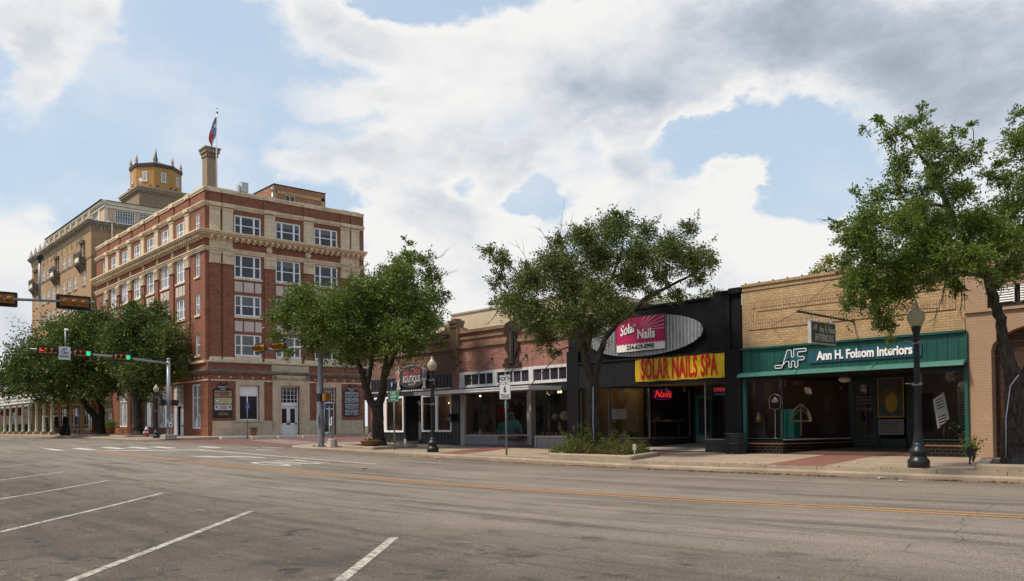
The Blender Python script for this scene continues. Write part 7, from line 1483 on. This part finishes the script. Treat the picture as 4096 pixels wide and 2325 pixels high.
TREES = {"t1":{"base":[-81.4,22,1.0],"blobs":[[-83.53,16.39,6.49,2.08],[-87.79,17.23,6.74,2.08],[-86.42,15.63,6.08,1.22],[-82.04,17.95,8.03,2.08],[-86.45,18.91,8.38,2.08],[-81.78,17.58,5.74,1.8],[-88.62,19.05,6.09,1.8],[-79.33,19.21,9.63,2.08],[-86.37,20.91,10.34,2.08],[-80.26,20.06,6.78,2.23],[-85.32,21.33,7.11,2.23],[-79.47,21.48,8.37,2.23],[-82.88,22.4,8.66,2.23],[-79.77,21.73,11.24,1.15],[-84.45,16.57,8.49,1.08],[-85.57,20.04,5.24,1.22],[-78.72,20.79,5.51,1.62],[-84.58,22.34,5.8,1.62],[-80.09,23.32,7.79,1.98],[-80.13,23.32,5.63,1.26],[-81.2,20.8,11.67,0.9],[-87.25,15.85,4.86,0.5],[-86.05,18.17,4.31,0.5],[-87.94,14.41,5.76,1.44],[-85.97,19.14,10.57,0.79],[-79.84,22.91,9.18,1.72],[-79.23,20.29,9.51,1.8],[-85.02,21.77,10.09,1.8],[-80.39,18.83,6.75,1.8],[-85.73,20.08,7.09,1.8]],"limbs":[[[-81.29,22.13,0.98,0.42],[-81.34,22.04,2.06,0.36],[-81.61,21.71,2.6,0.3],[-82.12,21.12,3.51,0.27],[-82.43,20.74,4.41,0.24],[-82.38,20.76,5.67,0.2],[-82.71,20.35,7.11,0.16],[-83.4,19.53,7.84,0.1]],[[-81.34,22.04,1.99,0.34],[-81.25,22.12,2.95,0.27],[-81.3,22.03,3.85,0.22],[-81.05,22.3,4.75,0.2],[-80.48,22.92,6.0,0.16],[-80.33,23.05,7.43,0.12]],[[-82.39,20.76,5.31,0.17],[-83.67,19.27,6.05,0.12],[-85.09,17.65,6.43,0.08]],[[-81.24,22.12,3.49,0.2],[-81.58,21.71,4.4,0.14],[-81.91,21.3,5.66,0.12],[-81.74,21.43,7.81,0.09]]],"twigs":[]},"t2":{"base":[-72.3,22.5,1.0],"blobs":[[-71.22,21.96,10.56,1.31],[-73.01,22.52,10.78,1.31],[-71.88,23.91,10.94,0.99],[-69.45,23.57,9.21,1.48],[-71.85,24.39,9.47,1.48],[-70.29,24.33,7.69,1.38],[-72.39,22.95,8.6,1.9],[-70.12,24.91,6.39,0.92],[-70.69,22.1,6.16,1.58],[-73.55,22.99,6.34,1.58],[-71.07,23.65,11.66,0.53],[-72.88,21.53,9.22,1.58],[-71.82,23.23,4.77,0.99],[-70.73,23.99,5.57,0.99],[-71.92,21.87,11.6,0.53],[-69.94,25.01,7.86,0.72],[-72.56,22.99,3.97,0.46],[-70.2,23.5,6.99,1.12],[-70.51,23.13,5.86,0.99],[-73.18,21.31,8.24,1.64],[-72.84,21.52,7.08,1.48]],"limbs":[[[-72.3,22.49,1.16,0.4],[-72.3,22.46,2.31,0.34],[-72.34,22.39,3.79,0.32],[-72.49,22.18,4.94,0.24],[-72.78,21.81,6.59,0.16],[-72.85,21.68,8.23,0.1]],[[-72.32,22.41,3.63,0.26],[-71.9,22.85,4.94,0.2],[-71.26,23.54,6.57,0.14],[-71.01,23.78,8.53,0.08]],[[-72.34,22.39,3.63,0.2],[-72.19,22.5,5.6,0.14],[-72.04,22.59,8.88,0.08]]],"twigs":[]},"t3":{"base":[-34.95,22,0.72],"blobs":[[-36.78,18.09,6.83,0.74],[-38.77,19.07,7.11,0.74],[-36.06,18.55,7.64,0.74],[-39.12,20.12,8.15,0.74],[-37.86,18.1,5.89,0.39],[-35.48,18.85,6.57,1.01],[-38.1,20.24,6.93,1.01],[-34.2,19.49,6.95,1.12],[-37.49,21.36,7.46,1.12],[-34.51,19.76,5.61,1.06],[-38.04,21.78,6.02,1.06],[-33.87,20.45,7.82,0.87],[-37.13,22.42,8.42,0.87],[-38.01,20.03,5.56,0.58],[-33.87,20.98,6.56,1.2],[-36.2,22.42,6.9,1.2],[-33.31,21.4,7.66,0.97],[-36.48,23.44,8.24,0.97],[-32.51,21.76,8.61,0.77],[-35.21,23.58,9.2,0.77],[-33.47,22.76,9.76,0.43],[-32.76,23.24,9.38,0.54],[-32.99,23.93,8.63,0.5],[-32.44,23.75,7.58,0.58],[-32.29,22.16,7.14,1.12],[-35.43,24.31,7.68,1.12],[-31.97,22.71,6.32,0.81],[-34.54,24.54,6.69,0.81],[-32.24,21.45,5.52,1.01],[-35.13,23.37,5.87,1.01],[-33.56,20.99,5.23,0.74],[-37.17,23.25,5.62,0.74],[-36.5,21.45,5.08,0.54],[-33.5,23.2,5.44,0.54],[-38.51,19.14,5.21,0.27],[-34.82,22.49,8.83,0.5],[-38.24,18.08,6.79,0.31],[-33.38,22.7,10.28,0.19],[-32.67,24.41,7.96,0.19]],"limbs":[[[-34.92,22.03,0.7,0.33],[-34.94,22.0,1.22,0.29],[-34.94,21.98,1.9,0.27],[-34.95,21.95,2.48,0.26]],[[-34.95,21.95,2.38,0.22],[-35.16,21.7,2.77,0.19],[-35.28,21.56,3.35,0.17],[-35.39,21.41,4.03,0.15],[-35.54,21.22,4.71,0.12],[-35.72,20.99,5.59,0.09],[-36.21,20.41,6.56,0.06]],[[-35.28,21.56,3.35,0.13],[-35.18,21.66,3.93,0.11],[-35.13,21.7,4.51,0.1],[-35.08,21.72,5.77,0.07]],[[-34.95,21.95,2.38,0.22],[-34.77,22.14,3.06,0.19],[-34.71,22.19,3.83,0.17],[-34.66,22.24,4.51,0.13],[-34.59,22.27,5.76,0.1],[-34.28,22.59,7.5,0.06]],[[-34.71,22.19,3.83,0.14],[-34.46,22.45,4.6,0.12],[-34.32,22.6,5.18,0.1],[-34.05,22.88,6.14,0.07],[-33.52,23.46,7.1,0.05]],[[-35.54,21.22,4.71,0.08],[-36.1,20.56,5.59,0.06],[-36.72,19.83,6.38,0.04]]],"twigs":[[[-34.13,22.73,8.66],[-34.23,22.58,9.82],[-34.36,22.44,9.53]],[[-33.36,23.6,8.84],[-33.02,23.96,9.61],[-32.7,24.33,9.8],[-32.59,24.44,10.03]],[[-33.11,23.9,8.25],[-32.72,24.33,8.83],[-32.4,24.69,9.02]],[[-34.9,21.86,8.28],[-35.08,21.64,8.87],[-35.39,21.27,9.3]],[[-36.83,19.68,7.54],[-36.69,19.82,8.12],[-36.48,20.04,8.7]],[[-34.76,22.0,8.67],[-34.62,22.14,9.44],[-34.42,22.36,9.82]]]},"t4":{"base":[-20.9,22.2,0.6],"blobs":[[-23.24,19.34,7.8,0.29],[-22.47,19.39,7.42,0.4],[-22.9,19.52,6.79,0.37],[-21.46,19.0,5.71,0.55],[-23.44,20.75,6.09,0.55],[-21.57,19.85,6.57,0.65],[-22.98,21.14,6.89,0.65],[-21.29,19.86,5.22,0.6],[-23.5,21.91,5.59,0.6],[-21.71,20.62,4.6,0.43],[-20.59,20.17,7.09,0.65],[-22.5,22.03,7.6,0.65],[-22.54,22.19,8.38,0.4],[-19.74,20.68,7.91,0.55],[-21.95,22.99,8.61,0.55],[-19.4,21.81,8.28,0.63],[-21.06,23.69,8.85,0.63],[-19.67,21.28,7.29,0.69],[-22.06,23.87,7.98,0.69],[-20.28,20.71,6.28,0.81],[-22.07,22.54,6.69,0.81],[-20.13,20.26,5.13,0.66],[-22.42,22.56,5.53,0.66],[-18.93,20.46,5.82,0.75],[-21.58,23.32,6.4,0.75],[-18.97,21.44,5.34,0.52],[-21.68,24.51,5.88,0.52],[-18.63,22.15,7.3,0.66],[-21.21,25.22,8.09,0.66],[-19.43,23.57,8.47,0.43],[-18.9,22.14,6.52,0.55],[-20.93,24.52,7.04,0.55],[-18.33,23.52,7.63,0.58],[-19.75,25.34,8.1,0.58],[-18.73,23.56,6.79,0.49],[-18.9,25.32,8.74,0.35],[-17.65,23.96,7.16,0.58],[-18.93,25.69,7.57,0.58],[-18.0,25.33,7.42,0.29],[-18.11,24.69,6.61,0.32],[-18.46,23.99,6.09,0.29],[-20.17,21.57,4.92,0.49],[-19.0,23.11,6.0,0.23],[-22.48,21.86,4.22,0.2],[-22.86,19.28,5.9,0.2],[-19.23,21.84,8.81,0.2],[-20.05,24.73,6.35,0.23]],"limbs":[[[-20.89,22.22,0.44,0.3],[-20.88,22.2,1.09,0.26],[-20.87,22.19,2.03,0.24],[-20.88,22.17,2.68,0.23],[-20.84,22.2,3.25,0.21]],[[-20.85,22.19,3.04,0.17],[-20.96,22.06,3.54,0.15],[-21.02,21.97,4.05,0.13],[-21.09,21.88,4.48,0.12],[-21.25,21.68,5.2,0.09],[-21.51,21.35,6.21,0.07],[-21.68,21.13,7.51,0.04]],[[-20.84,22.2,3.18,0.16],[-20.73,22.31,3.68,0.13],[-20.65,22.39,4.18,0.12],[-20.55,22.5,4.61,0.1],[-20.25,22.82,5.19,0.1],[-19.86,23.25,5.61,0.09],[-19.52,23.63,6.11,0.08],[-19.04,24.17,6.46,0.06],[-18.46,24.81,6.88,0.04],[-18.12,25.19,7.31,0.03]],[[-21.02,21.97,4.05,0.1],[-20.88,22.12,4.76,0.09],[-20.67,22.33,5.62,0.08],[-20.36,22.65,6.77,0.06],[-20.05,22.97,7.92,0.04]],[[-21.25,21.68,5.2,0.07],[-21.71,21.14,5.64,0.06],[-22.28,20.49,5.94,0.04],[-22.74,19.94,6.23,0.03]],[[-20.36,22.65,6.77,0.05],[-19.69,23.41,7.34,0.04],[-19.1,24.05,8.05,0.03],[-18.52,24.7,8.47,0.02]]],"twigs":[[[-21.6,21.24,6.79],[-21.67,21.13,7.66],[-21.55,21.26,8.23],[-21.48,21.32,8.8]],[[-21.67,21.13,7.66],[-21.85,20.91,8.23],[-22.03,20.69,8.67]],[[-22.26,20.48,6.8],[-22.34,20.37,7.52],[-22.52,20.16,7.96]],[[-22.94,19.73,5.95],[-23.14,19.51,5.52],[-23.29,19.35,5.23]],[[-22.63,20.05,7.1],[-22.91,19.72,7.68],[-23.09,19.5,8.11]],[[-20.42,22.53,8.79],[-20.31,22.64,9.22],[-20.17,22.8,9.43]],[[-21.58,21.24,7.37],[-21.38,21.45,8.23],[-21.32,21.51,8.59]],[[-22.76,19.95,5.37],[-22.94,19.73,5.8],[-23.17,19.46,6.24]]]},"t5":{"base":[-7.0,21.7,0.55],"blobs":[[-9.62,18.56,6.16,0.2],[-8.93,17.96,5.67,0.33],[-9.67,19.46,6.01,0.33],[-9.68,18.95,5.35,0.24],[-8.65,18.13,6.04,0.37],[-9.64,20.21,6.54,0.37],[-9.33,19.34,8.49,0.12],[-8.95,19.25,8.56,0.17],[-8.38,18.79,7.99,0.32],[-8.09,19.35,8.31,0.26],[-7.46,18.47,7.53,0.35],[-8.86,21.92,8.64,0.35],[-8.11,21.65,8.55,0.19],[-7.4,20.49,8.32,0.08],[-7.73,21.2,7.78,0.24],[-8.85,20.28,7.82,0.32],[-7.52,18.74,6.93,0.33],[-8.79,21.91,7.83,0.33],[-8.7,19.67,7.03,0.32],[-9.1,19.52,6.86,0.3],[-8.57,18.13,5.26,0.43],[-9.45,19.98,5.63,0.43],[-8.77,17.97,4.69,0.39],[-9.78,20.04,5.05,0.39],[-9.18,18.4,4.23,0.32],[-9.42,19.98,4.22,0.26],[-7.92,18.1,5.83,0.41],[-9.21,21.05,6.52,0.41],[-8.22,18.95,5.12,0.48],[-9.26,21.35,5.57,0.48],[-8.41,18.91,4.43,0.32],[-9.26,20.31,3.89,0.17],[-9.0,19.8,3.5,0.13],[-7.71,19.38,5.94,0.45],[-8.5,21.36,6.38,0.45],[-7.47,18.83,5.04,0.46],[-8.65,21.81,5.58,0.46],[-7.1,19.01,6.46,0.33],[-8.43,22.57,7.37,0.33],[-7.07,19.87,5.89,0.43],[-7.8,21.93,6.34,0.43],[-6.87,19.07,5.06,0.41],[-7.88,21.87,5.57,0.41],[-7.57,22.1,7.49,0.24],[-6.66,20.58,6.28,0.37],[-7.52,23.25,6.89,0.37],[-6.5,19.83,5.44,0.41],[-7.63,23.27,6.11,0.41],[-6.34,20.41,7.67,0.37],[-7.28,23.45,8.58,0.37],[-6.62,21.03,8.42,0.17],[-6.5,20.03,4.86,0.37],[-7.39,22.78,5.31,0.37],[-6.08,20.51,6.76,0.56],[-6.96,23.5,7.51,0.56],[-6.12,21.1,5.55,0.65],[-6.77,23.35,5.97,0.65],[-6.23,21.36,8.03,0.37],[-6.68,22.89,8.49,0.37],[-5.81,22.89,6.67,0.65],[-5.81,22.21,5.46,0.56],[-6.14,23.46,5.68,0.56],[-7.4,21.48,5.07,0.28],[-7.95,19.25,8.64,0.09],[-8.17,19.81,4.81,0.2],[-8.23,21.07,4.95,0.17],[-7.16,21.41,7.54,0.2],[-9.09,18.32,6.77,0.13],[-8.51,20.96,4.93,0.22],[-9.21,19.94,4.01,0.26],[-8.29,18.86,4.72,0.39],[-9.2,20.92,5.06,0.39],[-8.61,18.37,4.45,0.35],[-9.59,20.46,4.77,0.35],[-7.64,20.23,4.6,0.24],[-9.33,18.53,4.83,0.28],[-7.55,18.95,5.5,0.37],[-8.83,22.16,6.16,0.37],[-8.02,19.06,5.42,0.41],[-8.79,20.9,5.79,0.41],[-6.77,19.67,5.29,0.33],[-7.93,23.05,5.92,0.33],[-7.83,18.66,6.21,0.33],[-8.9,21.19,6.83,0.33],[-8.97,20.29,7.57,0.26],[-7.99,21.3,7.72,0.26],[-7.08,19.99,7.6,0.17],[-7.31,22.36,7.38,0.28],[-7.39,20.09,5.99,0.32],[-8.07,19.67,6.87,0.28],[-9.41,19.52,5.9,0.32],[-6.72,20.03,5.77,0.33],[-7.74,23.08,6.4,0.33],[-7.57,19.75,7.59,0.24]],"limbs":[[[-7.0,21.7,0.57,0.31],[-6.99,21.69,1.12,0.27],[-6.97,21.71,1.68,0.26],[-6.96,21.7,2.19,0.25],[-6.99,21.65,2.56,0.2],[-7.06,21.57,2.84,0.16],[-7.13,21.48,3.35,0.125],[-7.19,21.39,3.91,0.115],[-7.26,21.3,4.41,0.11],[-7.35,21.18,4.91,0.105]],[[-7.35,21.18,4.91,0.1],[-7.6,20.89,5.43,0.09],[-7.72,20.73,5.82,0.08],[-7.83,20.61,6.19,0.07],[-7.94,20.47,6.61,0.06],[-8.07,20.31,7.03,0.05],[-8.24,20.1,7.55,0.04],[-8.47,19.82,8.11,0.03],[-8.71,19.54,8.39,0.02]],[[-7.6,20.89,5.43,0.065],[-7.79,20.67,5.68,0.05],[-8.15,20.25,5.87,0.045],[-8.58,19.76,5.97,0.03],[-9.0,19.27,6.07,0.02]],[[-7.31,21.23,4.93,0.08],[-7.8,20.67,5.03,0.06],[-8.23,20.18,4.95,0.045],[-8.66,19.69,4.95,0.03],[-9.03,19.27,4.68,0.02]],[[-7.23,21.33,4.65,0.08],[-7.07,21.51,5.02,0.07],[-6.81,21.78,5.76,0.06],[-6.67,21.92,6.68,0.05],[-6.71,21.84,7.61,0.03]],[[-7.72,20.73,5.82,0.055],[-7.23,21.29,6.14,0.04],[-6.92,21.64,6.32,0.04],[-6.53,22.06,7.15,0.03]],[[-7.83,20.61,6.19,0.05],[-7.95,20.45,6.52,0.04],[-8.38,19.96,6.71,0.03],[-8.87,19.41,6.72,0.02]],[[-7.35,21.18,4.91,0.06],[-7.56,20.95,4.98,0.05],[-7.89,20.56,4.94,0.03]],[[-8.07,20.31,7.03,0.03],[-7.63,20.8,7.54,0.025],[-7.5,20.94,8.0,0.015]],[[-6.96,21.7,2.19,0.2],[-6.78,21.9,2.6,0.17],[-6.58,22.1,3.16,0.15],[-6.47,22.21,4.08,0.14],[-6.33,22.34,5.29,0.1]]],"twigs":[[[-9.61,18.57,6.18],[-9.73,18.43,6.27],[-9.84,18.3,6.25]],[[-7.15,21.36,7.16],[-7.27,21.22,7.25],[-7.36,21.11,7.35]],[[-8.23,20.18,4.85],[-8.48,19.9,4.49],[-8.55,19.83,4.02]],[[-7.99,20.46,4.85],[-8.06,20.39,4.39],[-8.19,20.25,3.93]],[[-7.8,20.67,4.85],[-7.75,20.74,4.48],[-7.79,20.71,4.01]],[[-9.23,18.99,6.82],[-9.35,18.85,6.87],[-9.44,18.74,6.93]],[[-6.98,21.57,6.32],[-7.16,21.36,6.51],[-7.28,21.22,6.46]]]}}
def tree(key,label,mat,bark,lsz,cover,group='street trees in kerbed planters',seed=1,drop=.12):
    T=TREES[key]; r=random.Random(seed); base=T['base']; t=thing('street_tree',tuple(base),label,'tree',group)
    b=MB()
    nodes=[]
    for L in T['limbs']:
        pts=[Vector(p[:3]) for p in L]; rd=[p[3] for p in L]
        # add gentle depth wobble and subdivide
        P=[];R=[]
        for i in range(len(pts)-1):
            for k in range(4):
                s_=k/4; q=pts[i].lerp(pts[i+1],s_); w_=min(.10*rd[i],.02)+.25*rd[i]*(rd[i]<.12) if (i or k) else 0; P.append(q+Vector((r.uniform(-w_,w_),r.uniform(-w_,w_),r.uniform(-w_,w_)*.4))); R.append((rd[i]*(1-s_)+rd[i+1]*s_)*r.uniform(.96,1.04))
        P.append(pts[-1]); R.append(rd[-1]); b.tube([tuple(p) for p in P],R,10); nodes+=list(zip(P,R))
    # root flare
    p0=Vector(T['limbs'][0][0][:3]); r0=T['limbs'][0][0][3]; b.lathe((p0.x,p0.y,p0.z-.25),[(r0*1.5,0),(r0*1.25,.15),(r0*1.03,.4)],10)
    C=[];D=[];tw=MB()
    nd_=[(p,q) for p,q in nodes if q<.17] or nodes
    todo=list(T['blobs']); best={}
    def dist(c,n): return (n[0]-c).length*(1+.35*(n[1]<.0))
    while todo:
        bi=None
        for k,bl in enumerate(todo):
            c=Vector(bl[:3]); n_=min(nd_,key=lambda q:(q[0]-c).length); d_=(n_[0]-c).length
            if bi is None or d_<bi[0]: bi=(d_,k,n_)
        d_,k,(n0,rr)=bi; bl=todo.pop(k); c=Vector(bl[:3]); br=bl[3]
        mid=n0.lerp(c,.5)+Vector((r.uniform(-.12,.12),r.uniform(-.12,.12),r.uniform(.0,.2)))*d_
        ra=min(rr*.75,.018+.012*d_); tw.tube([tuple(n0),tuple(mid),tuple(c)],[ra,ra*.8,ra*.55],5); nd_.append((mid,ra*.8)); nd_.append((c,ra*.6))
        ntw=max(5,int(cover*PI*br*br/(lsz*lsz*.5*.5*.55)/24)); 
        for k in range(ntw):
            d=Vector((r.gauss(0,1),r.gauss(0,1),r.gauss(.12,.8))).normalized(); L=br*r.uniform(.5,1.5); s0=c+Vector((r.gauss(0,1),r.gauss(0,1),r.gauss(0,1)))*br*.3; e_=s0+d*L*.85+Vector((0,0,-drop*L*r.random()))
            if k%2==0: tw.tube([tuple(c),tuple(s0.lerp(e_,.4)),tuple(e_)],[ra*.35+.004,.006,.004],3,caps=False)
            m=24
            tt=[r.uniform(.1,1.05)**.8 for _ in range(m)]
            for q in tt:
                p=s0.lerp(e_,q)+Vector((r.gauss(0,1),r.gauss(0,1),r.gauss(0,1)))*(br*.075+lsz*.25); C.append(tuple(p)); D.append(tuple(d))
    for L in T.get('twigs',[]):
        P=[Vector(p) for p in L]
        tw.tube([tuple(p) for p in P],[.022]+[.012]*(len(P)-2)+[.004],4)
        for k in range(10):
            i=r.randrange(len(P)-1); p=P[i].lerp(P[i+1],r.random()); d=(P[i+1]-P[i]).normalized()+Vector((r.gauss(0,.5),r.gauss(0,.5),r.gauss(0,.5))); l_=(P[-1]-P[0]).length*r.uniform(.12,.35); q=p+d*l_; tw.tube([tuple(p),tuple(p.lerp(q,.5)+Vector((0,0,.04*l_))),tuple(q)],[.008,.005,.003],3,caps=False)
    b.build('trunk',bark,t); tw.build('branches',bark,t,fix=False)
    leafmesh('crown',C,lsz,mat,t,.5,D); print('TREE',key,len(C)); return t
tree('t1','broad dark oak with leaning forked trunk before the hotel at left',M_lB,M_bark2,.23,2.3,seed=3)
tree('t2','dark green tree with single trunk before the left side of the bank',M_lB,M_bark2,.22,2.2,seed=4)
tree('t3','dense green oak with four spreading stems before the boutique',M_lA,M_bark,.13,2.4,seed=5)
tree('t4','tree with olive leaves and bare twigs before the black nail salon',M_lE,M_bark,.095,2.3,seed=6)
tree('t5','large loose leaved tree with twisting trunk at the right edge',M_lC,M_bark,.070,2.0,seed=8,drop=.35)
# small tree tops behind the roofs
def backtree(x,y,z,blobs,lb,mat,lsz,n):
    t=thing('tree',(x,y,.4),lb,'tree','trees behind the shops'); b=MB(); b.tube([(x,y,.4),(x+.1,y,z*.6),(x,y,z)],[.2,.15,.05],8)
    for p in blobs: b.tube([(x,y,z*.7),(p[0],p[1],p[2])],[.06,.02],5)
    b.build('trunk',M_bark,t); P=[]
    for bx,by_,bz,br in blobs: q=nr.normal(size=(n,3)); q/=np.linalg.norm(q,axis=1)[:,None]; P.append(q*br*nr.uniform(.3,1.1,n)[:,None]+(bx,by_,bz))
    leafmesh('crown',np.concatenate(P),lsz,mat,t)
backtree(-21.4,40,9.3,[(-21.6,40,9.3,.45),(-21.2,40,9.7,.3),(-20.8,40,9.2,.5),(-22.0,40,9.1,.35),(-20.3,40,9.2,.3),(-21.2,40,8.8,.6)],'small yellow green tree top above the buff brick parapet',M_lD,.16,200)
backtree(-34.5,44,9.6,[(-34.5,44,9.6,.8),(-33.3,44,9.4,.7),(-35.6,44,9.3,.7),(-32.3,44,9.1,.5)],'dark tree top just above the black salon parapet',M_lB,.2,260)
backtree(-31.4,44,9.3,[(-31.2,44,9.6,.4),(-30.6,44,9.5,.35),(-31.9,44,9.4,.4)],'smallest dark tree top above the right part of the salon parapet',M_lB,.18,160)
# ---- planters
def planter(name,pts,zf,lb,hgt=.15,width=.30,soil=M_soil):
    t=thing(name,(sum(p[0] for p in pts)/len(pts),sum(p[1] for p in pts)/len(pts),zf(*pts[0])),lb,'planter')
    # round the corners a little
    P=[Vector(p) for p in pts]; Q=[]
    for i,p in enumerate(P):
        a=P[i-1];c=P[(i+1)%len(P)]; r_=.28
        p1=p+(a-p).normalized()*r_; p2=p+(c-p).normalized()*r_
        for k in range(5): s_=k/4; Q.append((p1.lerp(p,s_)).lerp(p.lerp(p2,s_),s_))
    o=t.location
    kb_=kerb('kerb_rim',[tuple(q) for q in Q],lambda x,y: zf(x,y)+hgt,width,hgt+.2,True,structure=False,rnd_=.06)
    kb_.parent=t; kb_.location=-Vector(o)
    if 'kind' in kb_: del kb_['kind']
    me=bpy.data.meshes.new('soil'); me.from_pydata([(q.x,q.y,zf(q.x,q.y)+hgt-.05) for q in Q],[],[tuple(range(len(Q)))]); me.materials.append(soil)
    s_=link('soil',me,t); s_.location=-Vector(o); return t
planter('tree_planter',[(-7.45,20.42),(-3.0,20.42),(-3.4,23.3),(-8.35,23.3)],side_z,'concrete kerbed tree planter with mulch at the right edge')
planter('tree_planter',[(-21.5,20.42),(-17.55,20.42),(-18.6,23.2),(-22.4,23.2)],side_z,'concrete kerbed planter full of shrubs before the nail salon')
planter('tree_planter',[(-35.9,20.46),(-33.0,20.46),(-33.4,23.3),(-36.8,23.3)],side_z,'concrete kerbed planter with mulch before the boutique')
planter('tree_planter',[(-84.5,20.5),(-78.5,20.5),(-78.5,23.3),(-84.5,23.3)],side_z,'low kerbed planter under the big dark oak before the hotel')
planter('tree_planter',[(-75.2,21.0),(-70.8,21.0),(-70.8,23.5),(-75.2,23.5)],side_z,'low kerbed planter under the tree before the bank side')
# shrub bed before the salon: upright stems with tiny leaves, too many to count
P=[];D=[];st=MB(); r=random.Random(12)
sh=thing('shrub_bed',(-19.9,21.6,side_z(-19.9,21.6)+.1),'tangle of green and rusty shrubs filling the planter before the salon','shrubs')
zs0=side_z(-19.9,21.6)+.1
for k in range(360):
    x=r.uniform(-21.8,-18.1); y=r.uniform(20.62,22.9); x+= -(y-20.6)*.3+.1
    h=.16+.42*r.random()**1.6+(.35 if r.random()<.12 else 0); h*= (1.25 if abs(x+20.6)<1.0 else .85)
    if y<21: h*=.75
    lx,ly=r.gauss(0,.18)*h*1.6,r.gauss(0,.18)*h*1.6
    st.tube([(x,y,zs0),(x+lx*.5,y+ly*.5,zs0+h*.55),(x+lx,y+ly,zs0+h)],[.006,.005,.003],3,caps=False)
    for q in range(int(26+40*h)):
        s_=r.uniform(.15,1.02); a=r.random()*2*PI; w_=.07*(1.1-s_*.6); P.append((x+lx*s_+w_*math.cos(a)*r.random(),y+ly*s_+w_*math.sin(a)*r.random(),zs0+h*s_)); D.append((math.cos(a),math.sin(a),.6))
st.build('stems',M_bark,sh,fix=False)
lf=leafmesh('foliage',P,.062,leaf_material('shrub_leaves',(.10,.14,.022),(.16,.19,.035),(.13,.075,.03),.3),sh,.45,D); sh['kind']='stuff'
for o in sh.children: o['kind']='stuff'
# tall sprigs
def sprig(x,y,z,h,lb,n=9,mat=M_lC,lean=(0,0),ls=.07):
    t=thing('shrub',(x,y,z),lb,'shrub'); b=MB(); P=[]
    for k in range(n):
        a=r.random()*2*PI; e_=Vector((math.cos(a)*h*.75*r.random()+lean[0],math.sin(a)*h*.6*r.random()+lean[1],h*r.uniform(.5,1.05))); p1=Vector((x,y,z)); p2=p1+e_
        b.tube([tuple(p1),tuple(p1.lerp(p2,.5)+Vector((0,0,.06))),tuple(p2)],[.009,.007,.003],4,caps=False)
        for q in range(34): s_=r.uniform(.35,1.03); P.append(tuple(p1.lerp(p2,s_)+Vector((r.gauss(0,.045),r.gauss(0,.045),.06*(1-s_)+r.gauss(0,.04)))))
    b.build('stems',M_bark,t,fix=False); leafmesh('foliage',P,ls,mat,t); return t
sprig(-8.0,21.9,side_z(-8,21.9)+.1,.62,'small leafy shrub in the mulch at the foot of the right hand tree',9)
sprig(-22.4,22.6,side_z(-22,22)+.1,1.5,'tall thin sprig rising beside the black pier of the salon',3,leaf_material('pale_sprig_leaves',(.13,.15,.045),(.16,.18,.06)),(-.2,0),.06)
sprig(-39.6,27.0,3.4,.9,'wispy green vine by the side wall of the boutique',5,M_hedge,(-.1,0),.09)
# tree ivy
b=MB(); zt=side_z(-20.9,21)+.1
cbl=thing('electrical_cable',(-6.7,21.4,.6),'white electric conduit running up the right hand tree trunk','cable'); b=MB(); b.tube([(-7.12,21.42,.6),(-7.1,21.40,1.6),(-7.0,21.42,2.35),(-6.85,21.5,2.6)],.014,5); b.build('conduit',plain('conduit_white',(.5,.52,.54),.5),cbl)
cbl=thing('electrical_cable',(-20.5,21.95,.6),'white electric conduit running up the salon tree trunk','cable'); b=MB(); b.tube([(-20.62,21.96,.6),(-20.66,21.94,1.5),(-20.64,21.95,2.9)],.014,5); b.build('conduit',plain('conduit_white',(.5,.52,.54),.5),cbl)
